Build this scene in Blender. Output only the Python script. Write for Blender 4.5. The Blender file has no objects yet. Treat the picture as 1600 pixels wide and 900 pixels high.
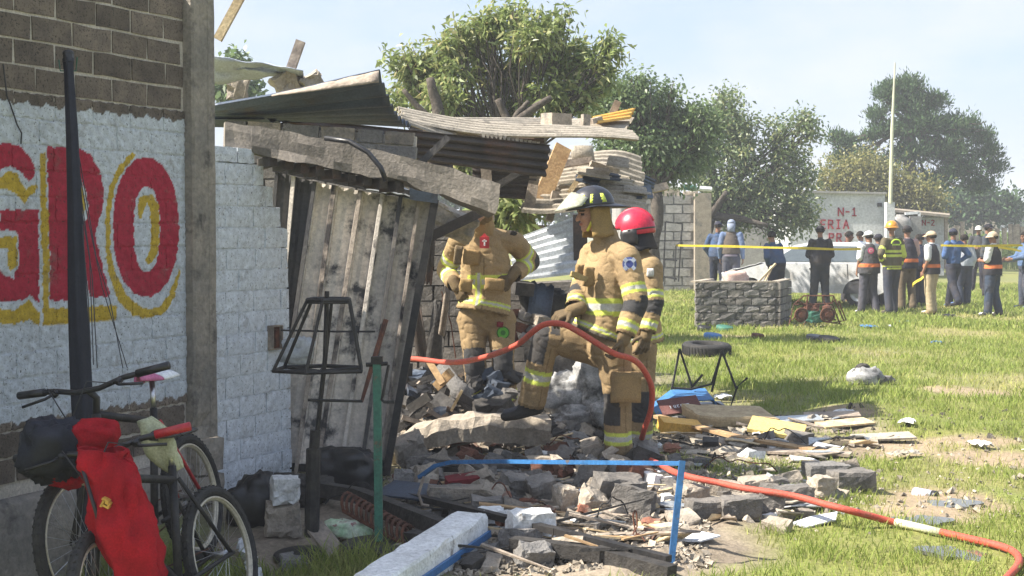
import bpy, math, random
import numpy as np
from mathutils import Vector, Matrix, noise
R = random.Random(11)
NR = np.random.RandomState(5)
SC = bpy.context.scene
COL = SC.collection
rad = math.radians
# ---------------------------------------------------------------- camera
FPX, HCAM = 2200.0, 1.65
PITCH = math.atan(85 / FPX)
cd = bpy.data.cameras.new('camera')
cam = bpy.data.objects.new('camera', cd)
COL.objects.link(cam)
cd.sensor_width = 36.0
cd.lens = 36.0 * FPX / 1600.0
cd.clip_start, cd.clip_end = 0.05, 5000
cam.location = (0, 0, HCAM)
cam.rotation_euler = (math.pi / 2 - PITCH, 0, 0)
SC.camera = cam
# ---------------------------------------------------------------- sky, sun, exposure
SUN_EL, SUN_TO = rad(47), Vector((-0.985, -0.14, 0)).normalized()
W = bpy.data.worlds.new('World')
SC.world = W
W.use_nodes = True
wn, wl = W.node_tree.nodes, W.node_tree.links
wn.clear()
wo = wn.new('ShaderNodeOutputWorld')
bg = wn.new('ShaderNodeBackground')
bg.inputs['Strength'].default_value = 0.094
sk = wn.new('ShaderNodeTexSky')
sk.sky_type = 'NISHITA'
sk.sun_disc = False
sk.sun_elevation = SUN_EL
sk.sun_rotation = math.atan2(SUN_TO.x, SUN_TO.y)
sk.dust_density = 3.0
sk.air_density = 1.0
tc = wn.new('ShaderNodeTexCoord')
mp = wn.new('ShaderNodeMapping')
mp.inputs['Scale'].default_value = (1.0, 1.0, 2.6)
mp.inputs['Location'].default_value = (0.3, 0.1, 0.15)
cn = wn.new('ShaderNodeTexNoise')
cn.inputs['Scale'].default_value = 3.2
cn.inputs['Detail'].default_value = 7
cn.inputs['Roughness'].default_value = 0.55
cr = wn.new('ShaderNodeMapRange')
cr.inputs['From Min'].default_value = 0.47
cr.inputs['From Max'].default_value = 0.72
cr.inputs['To Min'].default_value = 0.0
cr.inputs['To Max'].default_value = 0.9
hz = wn.new('ShaderNodeMix')          # thin bright overcast veil over the blue
hz.data_type = 'RGBA'
hz.inputs['Factor'].default_value = 0.6
hz.inputs['B'].default_value = (2.25, 2.85, 3.9, 1)
cm = wn.new('ShaderNodeMix')          # soft cloud patches
cm.data_type = 'RGBA'
cm.inputs['B'].default_value = (3.75, 3.75, 3.95, 1)
wl.new(tc.outputs['Generated'], mp.inputs['Vector'])
wl.new(mp.outputs['Vector'], cn.inputs['Vector'])
wl.new(cn.outputs['Fac'], cr.inputs['Value'])
wl.new(sk.outputs['Color'], hz.inputs['A'])
wl.new(hz.outputs['Result'], cm.inputs['A'])
wl.new(cr.outputs['Result'], cm.inputs['Factor'])
wl.new(cm.outputs['Result'], bg.inputs['Color'])
wl.new(bg.outputs['Background'], wo.inputs['Surface'])
sd = bpy.data.lights.new('sun', 'SUN')
sd.energy = 5.0
sd.angle = rad(0.6)
sd.color = (1.0, 0.93, 0.82)
sun = bpy.data.objects.new('sun', sd)
COL.objects.link(sun)
sun.rotation_euler = (-(SUN_TO * math.cos(SUN_EL) + Vector((0, 0, math.sin(SUN_EL))))).to_track_quat('-Z', 'Y').to_euler()
SC.view_settings.view_transform = 'Standard'
SC.view_settings.look = 'None'
SC.view_settings.exposure = 1.45
SC.view_settings.gamma = 1.0
SC.render.engine = 'CYCLES'
SC.cycles.use_denoising = True
SC.cycles.max_bounces = 6
SC.cycles.diffuse_bounces = 3
SC.cycles.glossy_bounces = 2
SC.cycles.transmission_bounces = 4
SC.cycles.transparent_max_bounces = 6
SC.cycles.volume_bounces = 0
SC.cycles.sample_clamp_indirect = 4.0
# ---------------------------------------------------------------- pixel -> world (a point of the photo at a chosen distance)
cp, sp = math.cos(PITCH), math.sin(PITCH)


def P(px, py, Y):
    xc, yc = (px - 800) / FPX, -(py - 450) / FPX
    dy, dz = cp + yc * sp, -sp + yc * cp
    k = Y / dy
    return Vector((xc * k, Y, HCAM + dz * k))


def gh(x, y):
    """ground height, works on scalars and arrays"""
    x, y = np.asarray(x, float), np.asarray(y, float)
    sm = lambda a, b, v: (lambda t: t * t * (3 - 2 * t))(np.clip((v - a) / (b - a), 0, 1))
    h = -0.2 * sm(-0.2, -1.5, x) * sm(8.6, 6.6, y)
    h = h + 0.24 * np.exp(-(((x + .15) / .75) ** 2 + ((y - 11.4) / 1.0) ** 2))
    h = h + 0.10 * np.exp(-(((x - .55) / .8) ** 2 + ((y - 9.5) / .7) ** 2))
    h = h + 0.05 * np.exp(-(((x - .6) / .7) ** 2 + ((y - 8.2) / .7) ** 2))
    h = h + 0.010 * np.sin(x * 3.1 + y * 1.7) + 0.008 * np.sin(x * 7.3 - y * 5.1 + 1) + 0.02 * np.sin(y * .9 + x * .6)
    return h


def GP(px, py, up=0.0):
    """the ground point that shows at a pixel"""
    Y = 3630.0 / max(py - 365, 4)
    for _ in range(12):
        p = P(px, py, Y)
        e = p.z - (float(gh(p.x, p.y)) + up)
        Y += e * Y / (HCAM - p.z + .2) * 0.9
    p = P(px, py, Y)
    return p


# ---------------------------------------------------------------- mesh builder
class MB:
    def __init__(s):
        s.v, s.f, s.m, s.c = [], [], [], []
        s.mi = 0
        s.col = None

    def add(s, vs, fs):
        b = len(s.v)
        s.v += [tuple(x) for x in vs]
        s.f += [tuple(i + b for i in q) for q in fs]
        s.m += [s.mi] * len(fs)
        if s.col is not None:
            s.c += [s.col] * len(vs)
        return b

    def hexa(s, p):
        return s.add(p, [(0, 3, 2, 1), (4, 5, 6, 7), (0, 1, 5, 4), (1, 2, 6, 5), (2, 3, 7, 6), (3, 0, 4, 7)])

    def box(s, c, size, rot=None):
        hx, hy, hz_ = size[0] / 2, size[1] / 2, size[2] / 2
        q = [Vector(t) for t in ((-hx, -hy, -hz_), (hx, -hy, -hz_), (hx, hy, -hz_), (-hx, hy, -hz_), (-hx, -hy, hz_), (hx, -hy, hz_), (hx, hy, hz_), (-hx, hy, hz_))]
        if rot is not None:
            q = [rot @ t for t in q]
        c = Vector(c)
        return s.hexa([t + c for t in q])

    def bar(s, a, b, w, h, up=(0, 0, 1), w2=None, h2=None):
        a, b = Vector(a), Vector(b)
        d = (b - a).normalized()
        u = Vector(up)
        sd_ = d.cross(u)
        if sd_.length < 1e-4:
            sd_ = d.cross(Vector((1, 0, 0)))
        sd_.normalize()
        u = sd_.cross(d)
        w2, h2 = w2 or w, h2 or h
        A = [a - sd_ * w / 2 - u * h / 2, a + sd_ * w / 2 - u * h / 2, a + sd_ * w / 2 + u * h / 2, a - sd_ * w / 2 + u * h / 2]
        B = [b - sd_ * w2 / 2 - u * h2 / 2, b + sd_ * w2 / 2 - u * h2 / 2, b + sd_ * w2 / 2 + u * h2 / 2, b - sd_ * w2 / 2 + u * h2 / 2]
        return s.add(A + B, [(3, 2, 1, 0), (4, 5, 6, 7), (0, 1, 5, 4), (1, 2, 6, 5), (2, 3, 7, 6), (3, 0, 4, 7)])

    def tube(s, pts, r, seg=8, closed=False):
        pts = [Vector(p) for p in pts]
        n = len(pts)
        rs = [r] * n if not hasattr(r, '__len__') else r
        ref, rings = None, []
        for i, p in enumerate(pts):
            if closed:
                d = pts[(i + 1) % n] - pts[i - 1]
            else:
                d = pts[min(i + 1, n - 1)] - pts[max(i - 1, 0)]
            d = d.normalized() if d.length > 1e-9 else Vector((0, 0, 1))
            if ref is None:
                ref = d.orthogonal().normalized()
            ref = (ref - d * ref.dot(d))
            ref = ref.normalized() if ref.length > 1e-6 else d.orthogonal().normalized()
            o = d.cross(ref)
            rings.append([p + (ref * math.cos(2 * math.pi * k / seg) + o * math.sin(2 * math.pi * k / seg)) * rs[i] for k in range(seg)])
        vs = [v for g in rings for v in g]
        fs = []
        for i in range(n if closed else n - 1):
            j = (i + 1) % n
            for k in range(seg):
                fs.append((i * seg + k, i * seg + (k + 1) % seg, j * seg + (k + 1) % seg, j * seg + k))
        if not closed:
            fs.append(tuple(range(seg))[::-1])
            fs.append(tuple((n - 1) * seg + k for k in range(seg)))
        return s.add(vs, fs)

    def prism(s, poly, ext):
        n = len(poly)
        poly = [Vector(p) for p in poly]
        ext = Vector(ext)
        vs = poly + [p + ext for p in poly]
        fs = [tuple(range(n))[::-1], tuple(range(n, 2 * n))] + [(i, (i + 1) % n, n + (i + 1) % n, n + i) for i in range(n)]
        return s.add(vs, fs)

    def lathe(s, prof, c, axis=(0, 0, 1), seg=20, caps=True):
        """prof: (radius, height) pairs along axis"""
        ax = Vector(axis).normalized()
        u = ax.orthogonal().normalized()
        w = ax.cross(u)
        c = Vector(c)
        vs = [c + ax * h + (u * math.cos(2 * math.pi * k / seg) + w * math.sin(2 * math.pi * k / seg)) * r for r, h in prof for k in range(seg)]
        fs = [(i * seg + k, i * seg + (k + 1) % seg, (i + 1) * seg + (k + 1) % seg, (i + 1) * seg + k) for i in range(len(prof) - 1) for k in range(seg)]
        if caps:
            fs += [tuple(range(seg))[::-1], tuple((len(prof) - 1) * seg + k for k in range(seg))]
        return s.add(vs, fs)

    def ell(s, c, r, rot=None, nu=14, nv=9):
        c = Vector(c)
        vs, fs = [], []
        for i in range(nv + 1):
            th = math.pi * i / nv
            for k in range(nu):
                ph = 2 * math.pi * k / nu
                q = Vector((r[0] * math.sin(th) * math.cos(ph), r[1] * math.sin(th) * math.sin(ph), r[2] * math.cos(th)))
                if rot is not None:
                    q = rot @ q
                vs.append(c + q)
        for i in range(nv):
            for k in range(nu):
                fs.append((i * nu + k, (i + 1) * nu + k, (i + 1) * nu + (k + 1) % nu, i * nu + (k + 1) % nu))
        return s.add(vs, fs)

    def grid(s, pts, nu, nv, th=0.0, closed_u=False):
        """pts[j*nu+i]; th > 0 gives the sheet a second layer"""
        pts = [Vector(p) for p in pts]
        fs = [(j * nu + i, j * nu + i + 1, (j + 1) * nu + i + 1, (j + 1) * nu + i) for j in range(nv - 1) for i in range(nu - 1)]
        if th <= 0:
            return s.add(pts, fs)
        nrm = [Vector((0, 0, 0)) for _ in pts]
        for q in fs:
            n_ = (pts[q[1]] - pts[q[0]]).cross(pts[q[3]] - pts[q[0]])
            for i in q:
                nrm[i] += n_
        back = [p - (n_.normalized() if n_.length > 0 else Vector((0, 0, 1))) * th for p, n_ in zip(pts, nrm)]
        N = len(pts)
        f2 = [tuple(i + N for i in q[::-1]) for q in fs]
        bd = [i for i in range(nu)] + [j * nu + nu - 1 for j in range(1, nv)] + [(nv - 1) * nu + i for i in range(nu - 2, -1, -1)] + [j * nu for j in range(nv - 2, 0, -1)]
        sk_ = [(bd[k], bd[(k + 1) % len(bd)], bd[(k + 1) % len(bd)] + N, bd[k] + N)[::-1] for k in range(len(bd))]
        return s.add(pts + back, fs + f2 + sk_)

    def rough(s, c, size, rot=None, j=0.01, n=3, seed=None, chip=0.0):
        """box with broken, uneven faces"""
        c = Vector(c)
        sd_ = R.random() * 100 if seed is None else seed
        idx, vs, fs = {}, [], []

        def vid(a, b, d):
            k = (a, b, d)
            if k not in idx:
                q = Vector(((a / n - .5) * size[0], (b / n - .5) * size[1], (d / n - .5) * size[2]))
                nz = noise.noise_vector(q * (2.2 / max(size)) * 1.6 + Vector((sd_, sd_ * 1.7, 3)))
                nz2 = noise.noise_vector(q * (9 / max(size)) + Vector((sd_, 1, sd_)))
                corner = sum(1 for t in (a, b, d) if t in (0, n))
                q2 = q + nz * j + nz2 * j * .6
                if corner >= 2:
                    q2 -= q * (0.03 + chip * max(0, noise.noise(q * 6 / max(size) + Vector((sd_, 2, 1)))))
                if rot is not None:
                    q2 = rot @ q2
                idx[k] = len(vs)
                vs.append(q2 + c)
            return idx[k]
        for a in range(n):
            for b in range(n):
                fs.append((vid(a, b, 0), vid(a, b + 1, 0), vid(a + 1, b + 1, 0), vid(a + 1, b, 0)))
                fs.append((vid(a, b, n), vid(a + 1, b, n), vid(a + 1, b + 1, n), vid(a, b + 1, n)))
                fs.append((vid(a, 0, b), vid(a + 1, 0, b), vid(a + 1, 0, b + 1), vid(a, 0, b + 1)))
                fs.append((vid(a, n, b), vid(a, n, b + 1), vid(a + 1, n, b + 1), vid(a + 1, n, b)))
                fs.append((vid(0, a, b), vid(0, a, b + 1), vid(0, a + 1, b + 1), vid(0, a + 1, b)))
                fs.append((vid(n, a, b), vid(n, a + 1, b), vid(n, a + 1, b + 1), vid(n, a, b + 1)))
        return s.add(vs, fs)

    def build(s, name, mats, parent=None, smooth=False, origin=None):
        return mesh_obj(name, s.v, s.f, mats, parent, smooth, origin, s.m, s.c if len(s.c) == len(s.v) else None)


def wloc(o):
    v = Vector((0, 0, 0))
    while o is not None:
        v += o.location
        o = o.parent
    return v


def mesh_obj(name, v, f, mats, parent=None, smooth=False, origin=None, mi=None, cols=None):
    v = np.asarray([tuple(x) for x in v] if not isinstance(v, np.ndarray) else v, float)
    if origin is None:
        lo, hi = v.min(0), v.max(0)
        origin = Vector(((lo[0] + hi[0]) / 2, (lo[1] + hi[1]) / 2, lo[2]))
    me = bpy.data.meshes.new(name)
    loc = v - np.array(origin)
    if isinstance(f, np.ndarray):
        nf, k = f.shape
        me.vertices.add(len(v))
        me.vertices.foreach_set('co', loc.astype(np.float32).ravel())
        me.loops.add(nf * k)
        me.loops.foreach_set('vertex_index', f.astype(np.int32).ravel())
        me.polygons.add(nf)
        me.polygons.foreach_set('loop_start', (np.arange(nf) * k).astype(np.int32))
        me.update(calc_edges=True)
    else:
        me.from_pydata(loc.tolist(), [], f)
    mats = mats if isinstance(mats, (list, tuple)) else [mats]
    for m_ in mats:
        me.materials.append(m_)
    if mi is not None and len(mats) > 1:
        me.polygons.foreach_set('material_index', mi)
    if smooth:
        me.polygons.foreach_set('use_smooth', [True] * len(me.polygons))
    if cols is not None:
        at = me.color_attributes.new('col', 'FLOAT_COLOR', 'POINT')
        c = np.asarray(cols, np.float32)
        if c.shape[1] == 3:
            c = np.hstack([c, np.ones((len(c), 1), np.float32)])
        at.data.foreach_set('color', c.ravel())
    me.update()
    o = bpy.data.objects.new(name, me)
    COL.objects.link(o)
    if parent is not None:
        o.parent = parent
        o.location = Vector(origin) - wloc(parent)
    else:
        o.location = origin
    return o


def tag(o, label=None, cat=None, group=None, kind=None):
    for k, val in (('label', label), ('category', cat), ('group', group), ('kind', kind)):
        if val:
            o[k] = val
    return o


def thing(name, loc, label, cat, group=None):
    o = bpy.data.objects.new(name, None)
    COL.objects.link(o)
    o.location = loc
    o.empty_display_size = .1
    return tag(o, label, cat, group)


def spline(pts, n=6):
    out_ = []
    for i in range(len(pts) - 1):
        p0, p1, p2, p3 = pts[max(i - 1, 0)], pts[i], pts[i + 1], pts[min(i + 2, len(pts) - 1)]
        for k in range(n):
            t = k / n
            out_.append(.5 * ((2 * p1) + (p2 - p0) * t + (2 * p0 - 5 * p1 + 4 * p2 - p3) * t * t + (3 * p1 - p0 - 3 * p2 + p3) * t ** 3))
    out_.append(pts[-1])
    return out_


def rz(a):
    return Matrix.Rotation(a, 3, 'Z')


def rot3(a, b, c):
    return Matrix.Rotation(c, 3, 'Z') @ Matrix.Rotation(b, 3, 'Y') @ Matrix.Rotation(a, 3, 'X')


# ---------------------------------------------------------------- materials
def new_mat(name):
    m = bpy.data.materials.new(name)
    m.use_nodes = True
    n, l = m.node_tree.nodes, m.node_tree.links
    n.clear()
    out = n.new('ShaderNodeOutputMaterial')
    b = n.new('ShaderNodeBsdfPrincipled')
    l.new(b.outputs[0], out.inputs['Surface'])
    return m, n, l, b, out


def nz_node(n, l, pos, scale, detail=4, rough=.6):
    t = n.new('ShaderNodeTexNoise')
    t.inputs['Scale'].default_value = scale
    t.inputs['Detail'].default_value = detail
    t.inputs['Roughness'].default_value = rough
    l.new(pos, t.inputs['Vector'])
    return t.outputs['Fac']


def rng(n, l, x, a, b, c=0., d=1.):
    t = n.new('ShaderNodeMapRange')
    for k, val in zip(('From Min', 'From Max', 'To Min', 'To Max'), (a, b, c, d)):
        t.inputs[k].default_value = val
    l.new(x, t.inputs['Value'])
    return t.outputs['Result']


def mix(n, l, f, a, b, mode='MIX'):
    t = n.new('ShaderNodeMix')
    t.data_type = 'RGBA'
    t.blend_type = mode
    for key, val in (('Factor', f), ('A', a), ('B', b)):
        if hasattr(val, 'default_value'):
            l.new(val, t.inputs[key])
        elif key == 'Factor':
            t.inputs[key].default_value = val
        else:
            t.inputs[key].default_value = tuple(val)[:3] + (1,)
    return t.outputs['Result']


def M(name, c1, c2=None, scale=5, rough=.85, metal=0, bump=.3, bscale=60, dirt=None, dscale=3, dlo=.5, dhi=.65, attr=False, spec=.3, rand=.12, pits=0, trans=0, stripes=None):
    m, n, l, b, out = new_mat(name)
    g = n.new('ShaderNodeNewGeometry')
    pos = g.outputs['Position']
    if attr:
        a = n.new('ShaderNodeVertexColor')
        a.layer_name = 'col'
        base = a.outputs['Color']
        if c2 is not None:
            base = mix(n, l, rng(n, l, nz_node(n, l, pos, scale), .45, .75, 0, .45), base, c2)
    else:
        c2 = c2 or tuple(x * .65 for x in c1)
        base = mix(n, l, rng(n, l, nz_node(n, l, pos, scale), .35, .65), c1, c2)
    if dirt:
        base = mix(n, l, rng(n, l, nz_node(n, l, pos, dscale, 6, .65), dlo, dhi), base, dirt)
    fine = nz_node(n, l, pos, bscale, 3, .7)
    base = mix(n, l, .5, base, mix(n, l, 1.0, base, rng(n, l, fine, .3, .7, .45, 1.4), 'MULTIPLY'))
    if pits:
        v = n.new('ShaderNodeTexVoronoi')
        v.inputs['Scale'].default_value = pits
        l.new(pos, v.inputs['Vector'])
        base = mix(n, l, rng(n, l, v.outputs['Distance'], .14, .22, .8, 0), base, tuple(x * .35 for x in c1))
    if rand:
        oi = n.new('ShaderNodeObjectInfo')
        base = mix(n, l, 1.0, base, rng(n, l, oi.outputs['Random'], 0, 1, 1 - rand, 1 + rand), 'MULTIPLY')
    l.new(base, b.inputs['Base Color'])
    b.inputs['Roughness'].default_value = rough
    b.inputs['Metallic'].default_value = metal
    b.inputs['Specular IOR Level'].default_value = spec
    if trans:
        tr = n.new('ShaderNodeBsdfTranslucent')
        l.new(base, tr.inputs['Color'])
        ms = n.new('ShaderNodeMixShader')
        ms.inputs[0].default_value = trans
        l.new(b.outputs[0], ms.inputs[1])
        l.new(tr.outputs[0], ms.inputs[2])
        l.new(ms.outputs[0], out.inputs['Surface'])
    if bump:
        bm_ = n.new('ShaderNodeBump')
        bm_.inputs['Strength'].default_value = bump
        bm_.inputs['Distance'].default_value = .02
        l.new(fine, bm_.inputs['Height'])
        l.new(bm_.outputs[0], b.inputs['Normal'])
    return m


MT = dict(
    concrete=M('concrete', (.27, .24, .205), (.19, .17, .15), 3, dirt=(.09, .085, .08), dscale=2.2, dlo=.54, dhi=.74, bump=.3, bscale=45),
    concrete_pale=M('pale_concrete', (.38, .325, .26), (.27, .235, .19), 6, bump=.5, bscale=50, dirt=(.16, .15, .14), dscale=4, dlo=.55, dhi=.7),
    column=M('column_concrete', (.30, .265, .22), (.19, .175, .155), 3, dirt=(.07, .065, .06), dscale=5, dlo=.56, dhi=.7, bump=.6, bscale=30, rand=0),
    block=M('grey_block', (.20, .19, .18), (.14, .135, .13), 7, bump=.7, bscale=55, pits=60, rand=.22),
    block_pale=M('dusty_block', (.35, .30, .24), (.24, .21, .175), 6, bump=.6, bscale=55, rand=.2, dirt=(.13, .125, .12), dscale=4, dlo=.52, dhi=.68),
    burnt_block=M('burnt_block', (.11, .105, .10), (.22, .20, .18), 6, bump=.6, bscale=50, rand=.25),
    white_block=M('whitewashed_block', (.72, .73, .73), (.55, .55, .54), 6, bump=.5, bscale=45, dirt=(.25, .23, .21), dscale=8, dlo=.6, dhi=.68),
    mortar=M('mortar', (.56, .51, .45), (.42, .385, .34), 8, bump=.6, bscale=70, rand=0),
    wood=M('raw_wood', (.44, .30, .16), (.30, .19, .10), 9, bump=.3, bscale=40, rand=.2),
    wood_pale=M('pale_wood', (.55, .44, .27), (.40, .30, .18), 8, bump=.3, bscale=40, rand=.2),
    wood_grey=M('weathered_wood', (.36, .30, .24), (.20, .165, .135), 8, bump=.4, bscale=40, rand=.2),
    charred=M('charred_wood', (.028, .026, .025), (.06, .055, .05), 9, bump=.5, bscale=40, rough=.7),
    black=M('black_plastic', (.010, .010, .012), (.018, .018, .02), 9, rough=.4, bump=.08, spec=.5),
    black_metal=M('black_iron', (.022, .022, .024), (.045, .042, .04), 12, rough=.55, metal=.3, bump=.2),
    rust=M('rusty_iron', (.16, .065, .04), (.07, .035, .025), 14, rough=.85, metal=.2, bump=.4),
    tin_dark=M('burnt_sheet_metal', (.062, .085, .125), (.045, .055, .075), 4, rough=.5, metal=.3, bump=.15, dirt=(.075, .055, .045), dscale=2, dlo=.56, dhi=.70, spec=.5),
    tin_brown=M('scorched_sheet', (.085, .07, .06), (.045, .038, .034), 3, rough=.75, metal=.2, bump=.2, dirt=(.11, .065, .045), dscale=2.5),
    tin_pale=M('galvanised_sheet', (.50, .53, .55), (.38, .40, .41), 4, rough=.4, metal=.55, bump=.1, dirt=(.2, .18, .16), dscale=5, dlo=.58, dhi=.68),
    asbestos=M('fibre_cement', (.43, .38, .31), (.29, .26, .21), 6, bump=.4, bscale=50, dirt=(.20, .18, .15), dscale=7, dlo=.56, dhi=.68, rand=.12),
    yellow_sheet=M('yellow_sheet', (.62, .36, .07), (.48, .27, .06), 6, rough=.6, bump=.15),
    blue_paint=M('blue_paint', (.035, .15, .36), (.03, .11, .26), 10, rough=.4, bump=.1, dirt=(.12, .10, .09), dscale=14, dlo=.62, dhi=.68, spec=.5),
    green_paint=M('green_paint', (.045, .16, .115), (.04, .12, .09), 10, rough=.55, bump=.15, dirt=(.13, .08, .05), dscale=14, dlo=.6, dhi=.68),
    hose=M('orange_hose', (.50, .088, .055), (.42, .075, .05), 5, rough=.6, bump=.25, bscale=90, dirt=(.30, .11, .07), dscale=7, dlo=.55, dhi=.7, rand=0),
    tyre=M('tyre_rubber', (.022, .022, .023), (.04, .038, .036), 20, rough=.8, bump=.3),
    chrome=M('bare_steel', (.55, .55, .56), (.45, .45, .46), 20, rough=.3, metal=.9, bump=.02),
    rim=M('pale_rim', (.55, .50, .40), (.48, .44, .36), 15, rough=.45, metal=.3, bump=.05),
    red_cloth=M('red_cloth', (.40, .014, .022), (.27, .010, .016), 9, rough=.95, spec=.1, bump=.3, bscale=120, rand=0),
    dark_cloth=M('black_cloth', (.014, .014, .02), (.024, .024, .032), 9, rough=.85, bump=.2, bscale=150),
    navy_fabric=M('blue_black_fabric', (.010, .012, .020), (.018, .02, .03), 9, rough=.6, bump=.15, bscale=80),
    pale_cloth=M('pale_cloth', (.55, .55, .38), (.45, .46, .28), 9, rough=.85, bump=.3, bscale=90),
    white_plastic=M('white_plastic', (.72, .73, .75), (.6, .61, .63), 8, rough=.5, bump=.15),
    sack=M('woven_sack', (.40, .395, .385), (.24, .24, .24), 5, rough=.8, bump=.3, bscale=70, dirt=(.07, .07, .07), dscale=6, dlo=.47, dhi=.62),
    pink=M('pink_vinyl', (.55, .16, .30), (.45, .12, .24), 9, rough=.5, bump=.05),
    red_plastic=M('red_plastic', (.45, .02, .03), (.32, .015, .02), 9, rough=.4, bump=.06, spec=.5),
    blue_plastic=M('blue_plastic', (.05, .17, .38), (.04, .13, .30), 6, rough=.5, bump=.06),
    ink=M('red_lettering', (.40, .03, .05), (.30, .03, .04), 20, rough=.9, bump=.1),
    white_wall=M('far_white_wall', (.55, .56, .58), (.44, .45, .47), 1.2, bump=.3, bscale=12, dirt=(.28, .27, .26), dscale=2, dlo=.58, dhi=.75, rand=0),
    grey_wall=M('far_grey_wall', (.32, .31, .30), (.24, .235, .23), 1.5, bump=.4, bscale=14, dirt=(.17, .165, .16), dscale=1.2, dlo=.5, dhi=.7, rand=.15),
    car_white=M('car_paint', (.56, .57, .58), (.48, .49, .50), 2, rough=.35, dirt=(.34, .32, .28), dscale=2.2, dlo=.52, dhi=.75, bump=0, spec=.5, rand=0),
    car_dark=M('dark_car_tone', (.035, .04, .045), (.05, .05, .055), 6, rough=.6, bump=.05, rand=0),
    glass=M('dark_glass', (.10, .125, .14), (.08, .10, .115), 2, rough=.08, bump=0, spec=.8, rand=0),
    tape=M('yellow_tape', (.66, .55, .05), (.60, .48, .05), 9, rough=.45, bump=0, trans=.3),
    bark=M('bark', (.10, .085, .07), (.06, .05, .042), 14, rough=.9, bump=.8, bscale=25, rand=.1),
    leaf=M('leaf', None, None, attr=True, rough=.4, bump=0, rand=0, trans=.46, spec=.5),
    needle=M('needle', None, None, attr=True, rough=.7, bump=0, rand=0, trans=.2, spec=.2),
    grass=M('grass_blade', None, None, attr=True, rough=.7, bump=0, rand=0, trans=.35, spec=.15),
    gear=M('gear_fabric', None, (.10, .075, .05), 5, attr=True, rough=.85, bump=.35, bscale=160, rand=0, spec=.15),
    body=M('skin_and_cloth', None, None, attr=True, rough=.6, bump=.08, bscale=160, rand=0, spec=.3),
    shell=M('helmet_shell', None, (.05, .04, .035), 14, attr=True, rough=.38, bump=0, rand=0, spec=.5),
    chips=M('rubble_chips', None, (.16, .15, .14), 9, attr=True, rough=.95, bump=.4, rand=0),
    yellow_foam=M('yellow_foam_board', (.66, .52, .18), (.55, .42, .15), 8, bump=.2, rand=.1),
)
# ================================================================ GROUND
def lines(parts):
    out = []
    for a, b, st in parts:
        n = max(1, int(round((b - a) / st)))
        out += list(np.linspace(a, b, n, endpoint=False))
    out.append(parts[-1][1])
    return np.array(out)


gx = lines([(-900, -60, 60), (-60, -8, 4), (-8, -3.2, .4), (-3.2, 5.2, .05), (5.2, 14, .3), (14, 60, 3), (60, 900, 60)])
gy = lines([(-60, 0, 6), (0, 5, .4), (5, 16, .05), (16, 34, .15), (34, 60, 1), (60, 160, 8), (160, 1300, 60)])
GX, GY = np.meshgrid(gx, gy)


def fbm(x, y, s, sd_=0.0):
    r = np.zeros_like(x, float)
    rs = np.random.RandomState(int(sd_ * 10) + 3)
    for k in range(9):
        a = rs.uniform(0, 6.28)
        f = s * (1.0 + .55 * k)
        r += np.sin((x * math.cos(a) + y * math.sin(a)) * f + rs.uniform(0, 6.28) + 1.3 * np.sin((x * math.sin(a) - y * math.cos(a)) * f * .7)) / (1 + .45 * k)
    return r / 3.2


def blobm(x, y, cx, cy, rx, ry, nz_):
    d = ((x - cx) / rx) ** 2 + ((y - cy) / ry) ** 2
    return np.clip(1.35 - d + nz_ * .5, 0, 1)


_d = [(GP(900, 840), 1.05, .95), (GP(860, 770), 1.35, 1.2), (GP(1130, 700), 1.0, .9), (GP(1040, 790), .9, .7), (GP(1080, 850), .5, .6), (Vector((-.5, 11.3, 0)), 1.5, 1.8), (Vector((.1, 13.3, 0)), 1.6, 1.6),
      (GP(1170, 690), .9, .8), (GP(1290, 660), .55, .7), (GP(650, 830), .7, .5), (GP(500, 790), .8, .7), (GP(450, 850), .6, .45), (Vector((-.3, 16, 0)), 2.2, 2.5), (GP(1010, 880), .55, .35)]
_soil = [(GP(1470, 780), .42, .55), (GP(1560, 720), .5, .5), (GP(1520, 612), .5, .6), (GP(1450, 800), .35, .3), (GP(1380, 700), .5, .5), (GP(1330, 640), .3, .4), (GP(1480, 690), .5, .35), (GP(1110, 525), .6, .5)]
_bare = [(GP(100, 900), 1.2, 1.2)]


def masks(x, y):
    n1 = fbm(x, y, 2.4, 1.0)
    n2 = fbm(x, y, 6.0, 2.0)
    nn = n1 * .7 + n2 * .5
    rub = np.zeros_like(x, float)
    for p, a, b in _d:
        rub = np.maximum(rub, blobm(x, y, p.x, p.y, a, b, nn))
    soil = np.zeros_like(x, float)
    for p, a, b in _soil:
        soil = np.maximum(soil, blobm(x, y, p.x, p.y, a, b, nn * 1.6))
    patch = np.clip((fbm(x, y, 1.1, 4.0) - .15) * 1.5, 0, .85)
    return rub, soil, patch


rub, soil, patch = masks(GX, GY)
n_a, n_b = fbm(GX, GY, .5, 5.0), fbm(GX, GY, 3.0, 6.0)
green = np.stack([.185 + .04 * n_a + .02 * n_b, .20 + .03 * n_a, .065 + .006 * n_b], -1)
earth = np.stack([.30 + .05 * n_b, .235 + .04 * n_b, .16 + .03 * n_b], -1)
ash = np.stack([.24 + .07 * n_b, .20 + .06 * n_b, .155 + .05 * n_b], -1)
gc = green * (1 - patch[..., None]) + (green * .5 + earth * .5) * patch[..., None]
gc = gc * (1 - soil[..., None]) + earth * soil[..., None]
gc = gc * (1 - rub[..., None]) + ash * rub[..., None]
gz = gh(GX, GY) + rub * .02 * fbm(GX, GY, 14, 7.0) + .008 * fbm(GX, GY, 9, 8.0)
nx_, ny_ = len(gx), len(gy)
ii = (np.arange(ny_ - 1)[:, None] * nx_ + np.arange(nx_ - 1)[None, :]).ravel()
gf = np.stack([ii, ii + 1, ii + nx_ + 1, ii + nx_], -1)
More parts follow.
